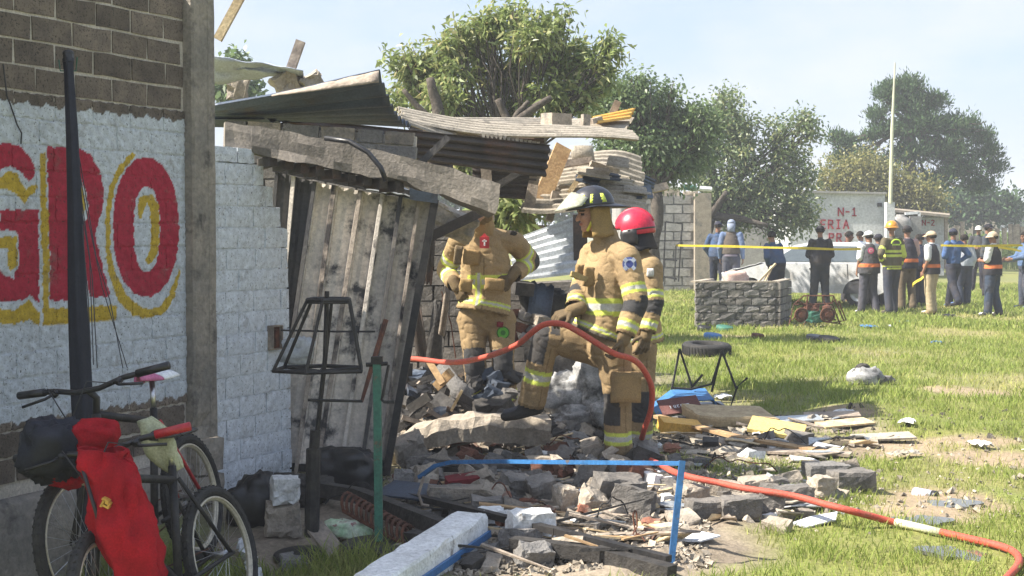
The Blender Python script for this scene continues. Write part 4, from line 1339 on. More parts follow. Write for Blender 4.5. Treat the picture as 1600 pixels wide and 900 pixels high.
# shards of sheet, laths, torn boards lying about
for i in range(150):
    if i < 100:
        px, py = R.uniform(800, 1300), R.uniform(690, 850)
    else:
        px, py = R.uniform(1040, 1380), R.uniform(655, 720)
    if px > 1080 and py > 820:
        continue
    c = GP(px, py)
    L_ = R.uniform(.12, .42)
    w_ = R.uniform(.03, .16)
    rt = rot3(R.uniform(-.15, .15), R.uniform(-.18, .18), R.uniform(-.6, .6))
    mb = MB()
    n_ = R.randint(5, 7)
    pl = []
    for k in range(n_):
        a = 2 * math.pi * k / n_ + R.uniform(-.3, .3)
        pl.append(c + Vector((0, 0, .012 + .05 * R.random())) + rt @ Vector((math.cos(a) * L_ / 2 * R.uniform(.7, 1.1), math.sin(a) * w_ / 2 * R.uniform(.7, 1.1), 0)))
    mb.prism(pl[::-1], rt @ Vector((0, 0, -.008)))
    mt = R.choice(('asbestos', 'asbestos', 'wood_pale', 'wood_grey', 'concrete_pale', 'charred', 'tin_pale', 'white_plastic'))
    tag(mb.build('sheet_fragment', MT[mt]), 'thin broken %s flake near %s' % (TONE[mt], near(px, py)), 'fragment', '%s flakes near %s' % (TONE[mt], near(px, py)))
# countless chips
mb = MB()
for i in range(9500):
    q = R.random()
    if q < .62:
        px, py = R.uniform(600, 1110), R.uniform(690, 899)
    elif q < .85:
        px, py = R.uniform(1000, 1340), R.uniform(650, 830)
    elif q < .93:
        px, py = R.uniform(1150, 1600), R.uniform(640, 860)
    else:
        px, py = R.uniform(600, 900), R.uniform(600, 700)
    if px > 1110 and py > 815 and R.random() < .9:
        continue
    p = P(px, py, 3630 / (py - 365))
    p.z = float(gh(p.x, p.y))
    s0 = R.uniform(.004, .017) * (1 if R.random() < .9 else 2.0)
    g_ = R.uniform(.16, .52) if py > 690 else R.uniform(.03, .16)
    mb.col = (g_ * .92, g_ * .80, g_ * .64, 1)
    rt = rot3(R.uniform(-1, 1), R.uniform(-1, 1), R.uniform(-2, 2))
    k_ = [Vector((sx * s0 * R.uniform(.5, 1.3), sy * s0 * R.uniform(.4, 1), sz * s0 * R.uniform(.2, .6))) for sz in (-1, 1) for sx, sy in ((-1, -1), (1, -1), (1, 1), (-1, 1))]
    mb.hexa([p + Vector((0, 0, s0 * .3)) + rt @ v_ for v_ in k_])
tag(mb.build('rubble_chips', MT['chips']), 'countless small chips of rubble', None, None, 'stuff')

# charcoal heap in the burnt room: pieces one can see, one object each
for i in range(70):
    px, py = R.uniform(612, 800), R.uniform(585, 668)
    c = P(px, py, 10.5 + (668 - py) * .012 + R.uniform(-.1, .1))
    if R.random() < .55:
        mb = MB(); d = Vector((R.uniform(-1, 1), R.uniform(-.5, .5), R.uniform(-.7, .7))).normalized() * R.uniform(.06, .18)
        mb.bar(c - d, c + d, R.uniform(.02, .06), R.uniform(.01, .04), (.2, -1, .3))
        tag(mb.build('charred_stick', MT[R.choice(('charred', 'charred', 'tin_brown', 'wood_grey'))]), 'charred stick in the burnt heap behind the curved slab', 'stick', 'charred sticks in the heap')
    else:
        mb = MB(); s0 = R.uniform(.07, .16); mb.rough(c, (s0 * 1.4, s0, s0 * .7), rot3(R.uniform(-.6, .6), R.uniform(-.6, .6), R.uniform(-2, 2)), s0 * .14, 3)
        tag(mb.build('charred_lump', MT[R.choice(('charred', 'charred', 'black', 'tin_dark', 'burnt_block'))]), 'charred lump in the burnt heap behind the curved slab', 'rubble', 'charred lumps in the heap')

# long pieces
def long(nm, pts, w, h, mt, lab, cat, up=(0, 0, 1)):
    mb = MB()
    for a, c in zip(pts[:-1], pts[1:]):
        mb.bar(a, c, w, h, up)
    return tag(mb.build(nm, MT[mt]), lab, cat)


def gl(px, py, up):
    p = GP(px, py); p.z += up
    return p


wb = thing('white_beam', GP(660, 880), 'fallen white painted concrete beam with a blue stripe along its side', 'beam')
a, c = GP(590, 960), GP(745, 852)
mb = MB()
pts = []
d = (c - a).normalized(); s_ = Vector((d.y, -d.x, 0)).normalized()
for i in range(16):
    t = i / 15
    p = a.lerp(c, t) - s_ * .02
    for k, (o, z) in enumerate(((.085, -.03), (.085, .085), (.08, .175), (.07, .19), (-.09, .195), (-.1, .18), (-.1, -.03))):
        pts.append(p + s_ * o + Vector((0, 0, z - .02)) + noise.noise_vector(Vector((t * 16, k * 2, 5))) * .009)
mb.grid(pts, 7, 16)
mb.add(pts[-7:], [tuple(range(7))[::-1]]); mb.add(pts[:7], [tuple(range(7))])
mb.build('beam_body', MT['white_block'], wb)
mb = MB()
mb.hexa([a + s_ * .067 + Vector((0, 0, .05)), a + s_ * .083 + Vector((0, 0, .05)), c + s_ * .083 + Vector((0, 0, .05)), c + s_ * .067 + Vector((0, 0, .05)), a + s_ * .067 + Vector((0, 0, .085)), a + s_ * .081 + Vector((0, 0, .085)), c + s_ * .081 + Vector((0, 0, .085)), c + s_ * .067 + Vector((0, 0, .085))])
mb.build('blue_stripe', MT['blue_paint'], wb)
long('angle_iron', [gl(640, 800, .10), gl(870, 860, .10), gl(1045, 893, .06)], .05, .035, 'black_metal', 'long black angle iron lying across the white beam end', 'iron bar')
long('charred_beam', [gl(470, 790, .12), gl(560, 800, .10), gl(720, 850, .05)], .07, .085, 'charred', 'thick charred beam lying behind the rusty coil spring', 'beam')
long('charred_beam', [gl(800, 868, .06), gl(930, 880, .05), gl(1050, 905, .03)], .08, .07, 'charred', 'charred plank beside the black angle iron', 'plank')
long('thin_lath', [gl(690, 752, .05), gl(790, 755, .06), gl(870, 757, .05)], .015, .015, 'wood_grey', 'thin brown lath lying under the blue bar', 'lath')
long('rusty_rod', [gl(815, 690, .24), gl(870, 725, .05)], .016, .016, 'rust', 'rusty red rod leaning on the curved slab', 'rod')
long('brown_plank', [gl(1025, 668, .10), gl(1150, 690, .04), gl(1300, 714, .03)], .10, .022, 'wood', 'long brown plank lying across the debris towards the grass', 'plank')
long('grey_board', [gl(1180, 710, .03), gl(1330, 716, .03)], .16, .02, 'wood_grey', 'dark grey board flat on the ground beyond the brown plank', 'board')

# blue bent frame
bf = thing('blue_frame', GP(1047, 897), 'blue painted square-tube frame with a bent end lying over the rubble', 'frame')
rt_, tp_, bn_, en_ = P(1047, 896, 6.9), P(1066, 724, 6.98), P(706, 722, 7.9), P(655, 746, 8.05)
mb = MB(); mb.bar(rt_, tp_ + Vector((0, 0, .014)), .03, .03, (0, 1, 0)); mb.build('upright', MT['blue_paint'], bf)
mb = MB(); pts = [tp_ + Vector((-.004, 0, 0)), P(780, 721, 7.7), bn_, P(680, 728, 7.97), en_]
mb.tube(pts, .0155, 4); mb.build('top_bar', MT['blue_paint'], bf)

# wire-basket stand, green post, rods
st = thing('wire_stand', GP(487, 842), 'black iron pedestal with a tapered open wire cage on top', 'iron stand')
YS = 7.55
ct, cb, ft = P(515, 468, YS), P(500, 577, YS), P(487, 842, YS)
def ringpts(c, rx, ry, n=20):
    return [c + Vector((rx * math.cos(2 * math.pi * k / n), ry * math.sin(2 * math.pi * k / n), 0)) for k in range(n)]
sq = lambda c, a, b: [c + Vector((x * a, y * b, 0)) for x, y in ((-1, -.5), (-.2, -1), (1, -.6), (.9, .5), (0, 1), (-.9, .6))]
top_r, bot_r = sq(ct, .112, .1), sq(cb, .235, .2)
mb = MB(); mb.tube(top_r, .012, 6, True); mb.tube([p + Vector((0, 0, -.012)) for p in top_r], .009, 6, True); mb.build('upper_ring', MT['black_metal'], st)
mb = MB(); mb.tube(bot_r, .011, 6, True); mb.build('lower_ring', MT['black_metal'], st)
for p, q in zip(top_r, bot_r):
    mb = MB(); mb.tube([p, q], .010, 6); mb.build('cage_rod', MT['black_metal'], st)
for k in (0, 2, 4):
    mb = MB(); mb.tube([bot_r[k], cb - Vector((0, 0, .01)), bot_r[(k + 3) % 6]], .009, 6); mb.build('cross_rod', MT['black_metal'], st)
mb = MB(); mb.tube([P(511, 455, YS), P(508, 560, YS), P(494, 690, YS)], .013, 8); mb.build('stem', MT['black_metal'], st)
mb = MB(); mb.tube([P(493, 672, YS), P(491, 700, YS), P(490, 701, YS), P(487, 838, YS)], [.028, .028, .040, .040], 10); mb.build('sleeve', MT['black_metal'], st)
mb = MB(); c = ft.copy(); c.z = float(gh(c.x, c.y)) - .01
mb.lathe([(0, 0), (.2, 0), (.21, .015), (.2, .03), (.05, .045), (0, .05)], c, (0, 0, 1), 24, False); mb.build('base_disc', MT['black_metal'], st)
gpz = thing('green_post', GP(592, 850), 'green painted square post standing on a round iron plate', 'post')
YG = 7.5
mb = MB(); mb.bar(P(592, 845, YG), P(589, 562, YG), .042, .042, (0, 1, 0)); mb.build('post', MT['green_paint'], gpz)
mb = MB(); mb.box(P(589, 563, YG), (.06, .05, .04)); mb.tube(Q((572, 570, YG), (606, 568, YG)), .012, 6); mb.build('bracket', MT['black_metal'], gpz)
mb = MB(); mb.tube(Q((607, 570, YG - .02), (598, 618, YG - .02), (596, 624, YG - .02), (600, 628, YG - .02), (616, 628, YG - .02)), .008, 6); mb.build('hooked_rod', MT['black_metal'], gpz)
mb = MB(); c = P(592, 845, YG); c.z = float(gh(c.x, c.y)); mb.lathe([(0, 0), (.2, 0), (.215, .02), (.19, .035), (0, .03)], c, (0, 0, 1), 26, False); mb.build('base_plate', MT['black_metal'], gpz)
mb = MB(); mb.tube(Q((603, 500, 8.0), (585, 560, 7.9), (565, 628, 7.8)), [.016, .016, .01], 6); tag(mb.build('rusty_bar', MT['rust']), 'rusty red bar leaning behind the green post', 'bar')
mb = MB(); mb.tube(Q((481, 625, 7.4), (566, 627, 7.5)), .008, 6); tag(mb.build('iron_rod', MT['black_metal']), 'straight thin iron rod through the stem of the wire stand', 'rod')
mb = MB(); mb.tube(Q((440, 516, 8.7), (520, 518, 8.3), (586, 518, 8.2)), .006, 6); tag(mb.build('thin_rod', MT['black_metal']), 'thin horizontal rod passing behind the wire cage to the outlet box', 'rod')

def crumple(c, r, seed, nu=18, nv=11, amp=.35, flat=0.0):
    mb = MB(); pts = []
    for j in range(nv):
        th = math.pi * j / (nv - 1)
        for i in range(nu):
            ph = 2 * math.pi * i / (nu - 1)
            q = Vector((math.sin(th) * math.cos(ph), math.sin(th) * math.sin(ph), math.cos(th)))
            k = 1 + amp * noise.noise(q * 1.8 + Vector((seed, 0, 3))) + amp * .5 * noise.noise(q * 5 + Vector((seed, 7, 3)))
            pts.append(c + Vector((q.x * r[0], q.y * r[1], max(q.z, -1 + flat) * r[2])) * 1.0 * k if False else c + Vector((q.x * r[0] * k, q.y * r[1] * k, max(q.z * k, -1 + flat) * r[2])))
    mb.grid(pts, nu, nv)
    return mb


MT['film'] = M('clear_film', (.62, .64, .66), (.5, .52, .54), 9, rough=.25, bump=.2, bscale=30, trans=.5)
tag(crease(P(465, 548, 8.6), (.10, .06, .09), 3, .5, 30, 20).build('plastic_bag', MT['film'], None, True), 'crumpled translucent bag hanging on the rod by the outlet box', 'bag')
tag(crease(GP(398, 815) + Vector((0, 0, .1)), (.15, .14, .17), 5, .45, 30, 20).build('black_bag', MT['black'], None, True), 'crumpled black rubbish bag against the white wall stub', 'bag')
tag(crease(GP(540, 772) + Vector((0, 0, .14)), (.22, .16, .16), 8, .45, 30, 20).build('black_bag', MT['black'], None, True), 'big crumpled black bag behind the black iron pedestal', 'bag')
tag(crease(GP(465, 792) + Vector((0, 0, .1)), (.2, .1, .1), 9, .5, 30, 20).build('black_bag', MT['charred'], None, True), 'flattened black bag below the pedestal sleeve', 'bag')
tag(crease(GP(540, 842) + Vector((0, 0, .05)), (.14, .08, .055), 12, .5, 30, 20).build('green_wrapper', M('green_wrapper_film', (.40, .60, .36), (.62, .66, .55), 12, rough=.35, bump=.2, dirt=(.3, .12, .12), dscale=14, dlo=.6, dhi=.66), None, True), 'pale green crumpled wrapper between the pedestal and green post', 'wrapper')
mb = MB(); a, c = P(380, 780, 7.6), P(402, 835, 7.1)
for k in range(7):
    p = a.lerp(c, k / 6); p.z = float(gh(p.x, p.y)) + .06
    mb.rough(p, (.05, .07, .05), rot3(k, k * 2, k), .015, 2)
tag(mb.build('foam_strip', MT['white_plastic']), 'crumbled white foam strip behind the bicycle wheel', 'foam')
mb = MB(); p = GP(520, 872); mb.bar(p + Vector((-.13, .14, .16)), p + Vector((.06, -.06, .0)), .13, .014, (.3, -.3, 1))
tag(mb.build('grey_board', MT['wood_grey']), 'short grey board propped in front of the green wrapper', 'board')
mb = MB(); mb.rough(GP(480, 880), (.3, .2, .06), rot3(0, .1, .3), .02, 4); tag(mb.build('flat_stone', MT['block']), 'flat grey stone in the grass below the pedestal', 'stone')
# rusty coil spring / grill
sp_ = thing('grate_rack', GP(595, 830), 'rusty slatted iron rack lying between the pedestal and charred beam', 'rack')
a, c = P(548, 785, 8.0), P(642, 836, 7.55)
for k in range(13):
    p = a.lerp(c, k / 12)
    mb = MB(); arc = []
    for i in range(8):
        an = math.pi * (i / 7)
        arc.append(p + Vector((.03 * math.cos(an) - .03 * math.sin(an), .10 * math.cos(an), .085 * math.sin(an) - .03)))
    mb.tube(arc, .009, 6); mb.build('rib', MT['rust'], sp_)
for s_ in (-1, 1):
    mb = MB(); mb.tube([a + Vector((.03 * s_, .1 * s_, -.03)), c + Vector((.03 * s_, .1 * s_, -.03))], .011, 6); mb.build('side_bar', MT['rust'], sp_)
mb = MB(); mb.rough(P(722, 752, 8.5), (.20, .14, .06), rot3(.1, -.12, .2), .006, 3); tag(mb.build('red_tray', M('dull_red', (.16, .012, .018), (.10, .01, .014), 8, bump=.1)), 'dark red plastic tray under the bent end of the blue frame', 'tray')
mb = MB(); mb.bar(P(600, 762, 8.4), P(690, 772, 8.2), .24, .012, (.05, -.25, 1)); tag(mb.build('grey_sheet', MT['tin_dark']), 'grey flat sheet lying beside the green post', 'sheet')
mb = MB(); p = P(654, 772, 8.0); mb.tube([p + Vector((.03, 0, .1)), p + Vector((0, 0, 0)), p + Vector((.02, 0, -.06)), p + Vector((.06, 0, -.07))], .009, 6); tag(mb.build('bent_bracket', MT['wood_grey']), 'bent flat bracket at the near end of the tan block', 'bracket')

def scrap(c, w, d, seed):
    """a creased piece of sheet lying on the ground"""
    mb = MB(); pts = []
    rt = rz(seed * 1.7)
    for j in range(7):
        for i in range(9):
            u, v = i / 8 - .5, j / 6 - .5
            e = 1 + .25 * noise.noise(Vector((u * 3, v * 3, seed)))
            z = .045 * (1 - abs(noise.noise(Vector((u * 3, v * 3, seed + 5)))) * 2.2) * (1 - 1.2 * (u * u + v * v)) + .012
            pts.append(c + rt @ Vector((u * w * e, v * d * e, max(0, z))))
    mb.grid(pts, 9, 7, .002)
    return mb


# right hand side: boards, chair, tyre, lids
mb = MB(); mb.rough(gl(1140, 662, .07), (.75, .5, .09), rot3(.1, .06, .2), .02, 5); tag(mb.build('foam_board', MT['wood_pale']), 'thick tan slab of board behind the yellow box', 'board')
yb = thing('yellow_carton', GP(1075, 682), 'yellow and brown flattened carton with white printing', 'carton')
mb = MB(); mb.box(gl(1062, 676, .05), (.34, .2, .10), rot3(.15, .12, .15)); mb.build('yellow_side', MT['yellow_sheet'], yb)
mb = MB(); c = gl(1062, 660, .15); mb.box(c, (.36, .22, .015), rot3(.5, -.12, .15)); mb.build('brown_flap', M('brown_card', (.16, .07, .06), (.12, .05, .045), 6, bump=.1), yb)
mb = MB()
for k in range(6):
    o = c + rot3(.5, -.12, .15) @ Vector((-.09 + k * .032, -.02, .0105))
    for dx, dy, w, h in (((0, 0, .006, .04),), ((0, 0, .006, .04), (.014, 0, .006, .04), (.007, -.017, .02, .006)), ((0, 0, .006, .04), (.008, .016, .018, .006), (.008, -.016, .018, .006)), ((0, 0, .006, .04), (.008, .016, .018, .006), (.006, 0, .014, .006), (.008, -.016, .018, .006)), ((0, 0, .006, .04), (.008, .016, .016, .006), (.014, .008, .006, .018)), ((0, .016, .024, .006), (0, 0, .006, .04)))[k]:
        mb.box(o + rot3(.5, -.12, .15) @ Vector((dx, dy, 0)), (w, h, .004), rot3(.5, -.12, .15))
mb.build('printed_word', MT['white_plastic'], yb)
mb = MB(); p = gl(1215, 682, .04); mb.bar(p + Vector((-.22, .05, .06)), p + Vector((.2, -.08, 0)), .26, .03, (.1, -.35, 1)); tag(mb.build('yellow_foam', MT['yellow_foam']), 'pale yellow foam board lying beyond the brown plank', 'foam board')
for px, py, rz_, mt, lab in ((1240, 662, .1, 'tin_pale', 'grey sheet strip on the shaded grass beyond the foam board'), (1300, 655, -.1, 'wood_grey', 'grey board strip lying at the shade edge'), (1320, 668, .3, 'wood_pale', 'pale lath lying at the edge of the debris'), (1380, 690, .05, 'asbestos', 'flat pale sheet piece alone on the sunny grass'), (1090, 640, .1, 'tin_dark', 'dark flat sheet under the fallen chair')):
    p = gl(px, py, .03); mb = MB(); mb.bar(p + rz(rz_) @ Vector((-.24, 0, 0)), p + rz(rz_) @ Vector((.24, 0, .02)), .2, .015, (.03, -.1, 1)); tag(mb.build('sheet_strip', MT[mt]), lab, 'strip')
for k, (px, py) in enumerate(((1342, 588), (1418, 665), (1165, 680), (1186, 684), (1320, 650), (1285, 660), (1130, 625), (1530, 700), (1412, 716))):
    tag(scrap(gl(px, py, .012), .16 + .05 * (k % 3), .12, 20 + k).build('paper_scrap', MT[('white_plastic', 'white_block', 'asbestos')[k % 3]]), 'crumpled white scrap of paper lying ' + ('behind the overturned chair', 'in the sunny grass past the debris', 'on the boards by the yellow foam', 'beside the yellow foam board', 'at the shade edge', 'just inside the shade edge', 'under the legs of the overturned chair', 'on the bare soil at the far side', 'next to the bare soil')[k], 'paper', 'white scraps on the grass')
hp = thing('rag_heap', GP(1355, 602), 'grey and white heap of rags alone on the sunny grass', 'rags')
p = GP(1352, 600)
crease(p + Vector((0, 0, .07)), (.20, .13, .11), 41, .5).build('pale_rag', MT['sack'], hp, True)
crease(p + Vector((-.02, .02, .17)), (.08, .07, .05), 44, .5).build('dark_rag', MT['charred'], hp, True)
crease(p + Vector((.2, .02, .04)), (.12, .08, .05), 45, .5).build('grey_rag', MT['block'], hp, True)
# overturned chair
ch = thing('overturned_chair', GP(1085, 640), 'overturned school chair with blue seat and black tube legs in the air', 'chair')
YC = 12.9
mb = MB()
pts = [P(1020, 640, YC), P(1052, 618, YC + .05), P(1105, 612, YC + .1), P(1120, 638, YC + .1)]
ex = Vector((.03, -.38, -.06))
mb.grid([q + Vector((0, 0, .012 * math.sin(i * 2))) for q0 in (0, .5, 1) for i, q in enumerate([p + ex * (q0 - .3) for p in pts])], 4, 3, .012); mb.build('seat', MT['blue_plastic'], ch)
for nm, pl in (('leg', ((1050, 606, 0), (1062, 545, .05))), ('leg', ((1062, 545, .05), (1082, 606, .1))), ('leg', ((1112, 612, .1), (1128, 548, .0))), ('leg', ((1128, 548, 0), (1150, 606, -.1), (1168, 590, -.1))), ('frame_bar', ((1048, 606, 0), (1080, 608, 0), (1112, 600, 0), (1128, 550, 0))), ('leg', ((1080, 606, -.15), (1098, 585, -.15))), ('frame_bar', ((1085, 612, .1), (1140, 640, .1), (1152, 604, 0)))):
    mb = MB(); mb.tube([P(x, y, YC + d_) for x, y, d_ in pl], .011, 7); mb.build(nm, MT['black_metal'], ch)
def tyre(c, axis, R_, w, parent_lab):
    t = thing('tyre', c - Vector((0, 0, 0)), parent_lab, 'tyre')
    mb = MB(); pr = [(R_ * .58, -w * .42), (R_ * .72, -w * .5), (R_ * .93, -w * .45), (R_, -w * .3), (R_, w * .3), (R_ * .93, w * .45), (R_ * .72, w * .5), (R_ * .58, w * .42), (R_ * .56, 0), (R_ * .58, -w * .42)]
    mb.lathe(pr, c, axis, 36, False); mb.build('tyre_body', MT['tyre'], t, True)
    mb = MB()
    ax = Vector(axis).normalized(); u = ax.orthogonal().normalized(); v = ax.cross(u)
    for k in range(44):
        an = 2 * math.pi * k / 44
        dr = u * math.cos(an) + v * math.sin(an)
        mb.bar(c + dr * R_ - ax * w * .3, c + dr * R_ + ax * w * .3, .02, .012, dr)
    o = mb.build('tread', MT['tyre'], t); o['kind'] = 'stuff'
    return t
tyre(GP(1104, 556) + Vector((0, 0, .09)), (.02, -.06, 1), .33, .18, 'black tyre lying flat on the shaded grass')
for px, py, r_, mt, lab in ((1113, 530, .14, 'blue_plastic', 'round blue lid lying beyond the tyre'), (1132, 517, .15, 'green_paint', 'round green lid by the brick tank corner'), (1100, 517, .12, 'black', 'small black box-like lid near the brick tank'), (1275, 533, .16, 'black', 'black lid nearer the tank on the shade edge'), (1295, 535, .16, 'tyre', 'worn black lid touching the other black lid'), (1183, 530, .10, 'rust', 'small brown tin between the lids')):
    c = GP(px, py); mb = MB(); mb.lathe([(0, 0), (r_ * .96, 0), (r_, .02), (r_, .075), (r_ * .92, .085), (0, .08)], c, (.1, -.12, 1), 22, False); tag(mb.build('bucket_lid', MT[mt], None, True), lab, 'lid')
for px, py, mt, lab, s_ in ((1358, 512, 'blue_plastic', 'blue and white carton thrown on the sunny grass', (.5, .2, .1)), (1415, 505, 'blue_plastic', 'folded blue cloth near the standing men', (.3, .2, .06)), (1465, 537, 'blue_plastic', 'small blue packet alone in the grass', (.2, .1, .1)), (1478, 494, 'black', 'dark crushed bag behind the blue packet', (.3, .25, .06)), (1390, 512, 'white_plastic', 'upright white scrap next to the blue carton', (.06, .05, .14))):
    tag(scrap(GP(px, py), s_[0], s_[1] * 1.4, px * .1).build('litter_piece', MT[mt]), lab, 'litter')
# spray can
sc = thing('spray_can', GP(1447, 778), 'pale blue spray can lying by the puddle', 'can')
a, c = P(1427, 769, 8.95), P(1460, 775, 8.85)
d = (c - a).normalized()
mb = MB(); mb.lathe([(0, 0), (.03, .003), (.034, .012), (.034, .115), (.028, .13), (0, .132)], a, d, 18, False); mb.build('can_body', M('can_print', (.45, .60, .72), (.62, .42, .50), 22, rough=.3, bump=0), sc, True)
mb = MB(); mb.lathe([(0, .128), (.034, .13), (.035, .16), (.03, .165), (0, .165)], a, d, 18, False); mb.build('can_cap', MT['black'], sc, True)
# fire hose
hp_ = [P(630, 561, 10.6), P(680, 563, 10.3), P(725, 565, 9.95), P(770, 556, 9.6), P(805, 540, 9.35), P(832, 518, 9.15), P(853, 506, 9.08), P(880, 506, 9.02), P(905, 518, 8.98), P(935, 537, 8.96), P(960, 552, 9.0), P(985, 560, 9.1), P(1003, 575, 9.2), P(1018, 605, 9.3), P(1017, 640, 9.4), P(1006, 672, 9.5)]
for px, py in ((1000, 694), (1008, 707), (1030, 719), (1070, 737), (1130, 750), (1190, 761), (1250, 772), (1320, 789), (1400, 810), (1470, 826), (1530, 840), (1570, 850), (1588, 860), (1592, 875), (1580, 892), (1555, 915), (1520, 945)):
    up_ = float(np.interp(px, (1000, 1060, 1300, 1400), (.06, .15, .14, .03))) if px < 1400 else .028
    p = GP(px, py + 6, up_); hp_.append(p)
mb = MB(); mb.tube([p + noise.noise_vector(p * 2.3) * .012 for p in spline(hp_)], .0195, 12)
hose = mb.build('fire_hose', MT['hose'], None, True)
tag(hose, 'orange fire hose held over the knee and snaking across the grass', 'hose')
mb = MB(); q0, q1 = GP(1400, 816, .028), GP(1470, 832, .028); mb.tube([q0, q0.lerp(q1, .5), q1], .0225, 12)
mb.build('hose_wrap', MT['pale_cloth'], hose, True)
# ================================================================ PEOPLE
DG = None


def blob(segs, voxel, smooth=6):
    """one continuous surface grown round a set of tapered limbs; segs = (name, p0, p1, r0, r1, side) with r = radius or (side, front)"""
    mb = MB()
    for s in segs:
        p0, p1 = Vector(s[1]), Vector(s[2])
        r0 = s[3] if hasattr(s[3], '__len__') else (s[3], s[3])
        r1 = s[4] if hasattr(s[4], '__len__') else (s[4], s[4])
        w = p1 - p0
        w = w.normalized() if w.length > 1e-6 else Vector((0, 0, 1))
        sv = Vector(s[5]) if len(s) > 5 and s[5] is not None else w.orthogonal()
        sv = (sv - w * sv.dot(w)).normalized()
        fv = w.cross(sv)
        n = 16
        vs, rings = [], []
        for c, r, angs, sg in ((p0, r0, (-85, -55, -25, 0), 1), (p1, r1, (0, 25, 55, 85), 1)):
            m_ = min(r)
            for a in angs:
                rings.append((c + w * math.sin(rad(a)) * m_, r[0] * math.cos(rad(a)), r[1] * math.cos(rad(a))))
        for c, a, b_ in rings:
            vs += [c + sv * math.cos(2 * math.pi * k / n) * a + fv * math.sin(2 * math.pi * k / n) * b_ for k in range(n)]
        fs = [(i * n + k, i * n + (k + 1) % n, (i + 1) * n + (k + 1) % n, (i + 1) * n + k) for i in range(len(rings) - 1) for k in range(n)]
        fs += [tuple(range(n))[::-1], tuple((len(rings) - 1) * n + k for k in range(n))]
        mb.add(vs, fs)
    me = bpy.data.meshes.new('tmp')
    me.from_pydata(mb.v, [], mb.f)
    o = bpy.data.objects.new('tmp', me)
    COL.objects.link(o)
    md = o.modifiers.new('r', 'REMESH'); md.mode = 'VOXEL'; md.voxel_size = voxel
    ms = o.modifiers.new('s', 'SMOOTH'); ms.iterations = smooth; ms.factor = .5
    dg = bpy.context.evaluated_depsgraph_get()
    ev = o.evaluated_get(dg)
    m2 = ev.to_mesh()
    nv = len(m2.vertices)
    V = np.empty(nv * 3); m2.vertices.foreach_get('co', V); V = V.reshape(-1, 3)
    N = np.empty(nv * 3); m2.vertices.foreach_get('normal', N); N = N.reshape(-1, 3)
    F = np.empty(len(m2.loops), np.int32); m2.loops.foreach_get('vertex_index', F)
    tot = np.empty(len(m2.polygons), np.int32); m2.polygons.foreach_get('loop_total', tot)
    if (tot == 4).all():
        F = F.reshape(-1, 4)
    else:
        F = [tuple(p.vertices) for p in m2.polygons]
    ev.to_mesh_clear()
    bpy.data.objects.remove(o)
    bpy.data.meshes.remove(me)
    return V, N, F


def nearest(V, segs):
    """index of the limb each vertex belongs to, how far along it (0..1) and the angle round it"""
    best = np.full(len(V), 1e9); idx = np.zeros(len(V), int); tt = np.zeros(len(V)); an = np.zeros(len(V))
    for i, s in enumerate(segs):
        a, b = np.array(s[1]), np.array(s[2])
        w = b - a; L2 = max(w.dot(w), 1e-9)
        t = ((V - a) @ w) / L2
        tc_ = np.clip(t, 0, 1)
        d = np.linalg.norm(V - a - tc_[:, None] * w, axis=1)
        r0 = max(s[3]) if hasattr(s[3], '__len__') else s[3]
        r1 = max(s[4]) if hasattr(s[4], '__len__') else s[4]
        d = d / (r0 + (r1 - r0) * tc_)
        k = d < best
        wn_ = Vector(w).normalized()
        sv = Vector(s[5]) if len(s) > 5 and s[5] is not None else wn_.orthogonal()
        sv = (sv - wn_ * sv.dot(wn_)).normalized(); fv = wn_.cross(sv)
        q = V - a
        ang = np.degrees(np.arctan2(q @ np.array(fv), q @ np.array(sv)))
        best[k] = d[k]; idx[k] = i; tt[k] = t[k]; an[k] = ang[k]
    return idx, tt, an


LIME, SILV = (.55, .62, .11), (.46, .46, .42)


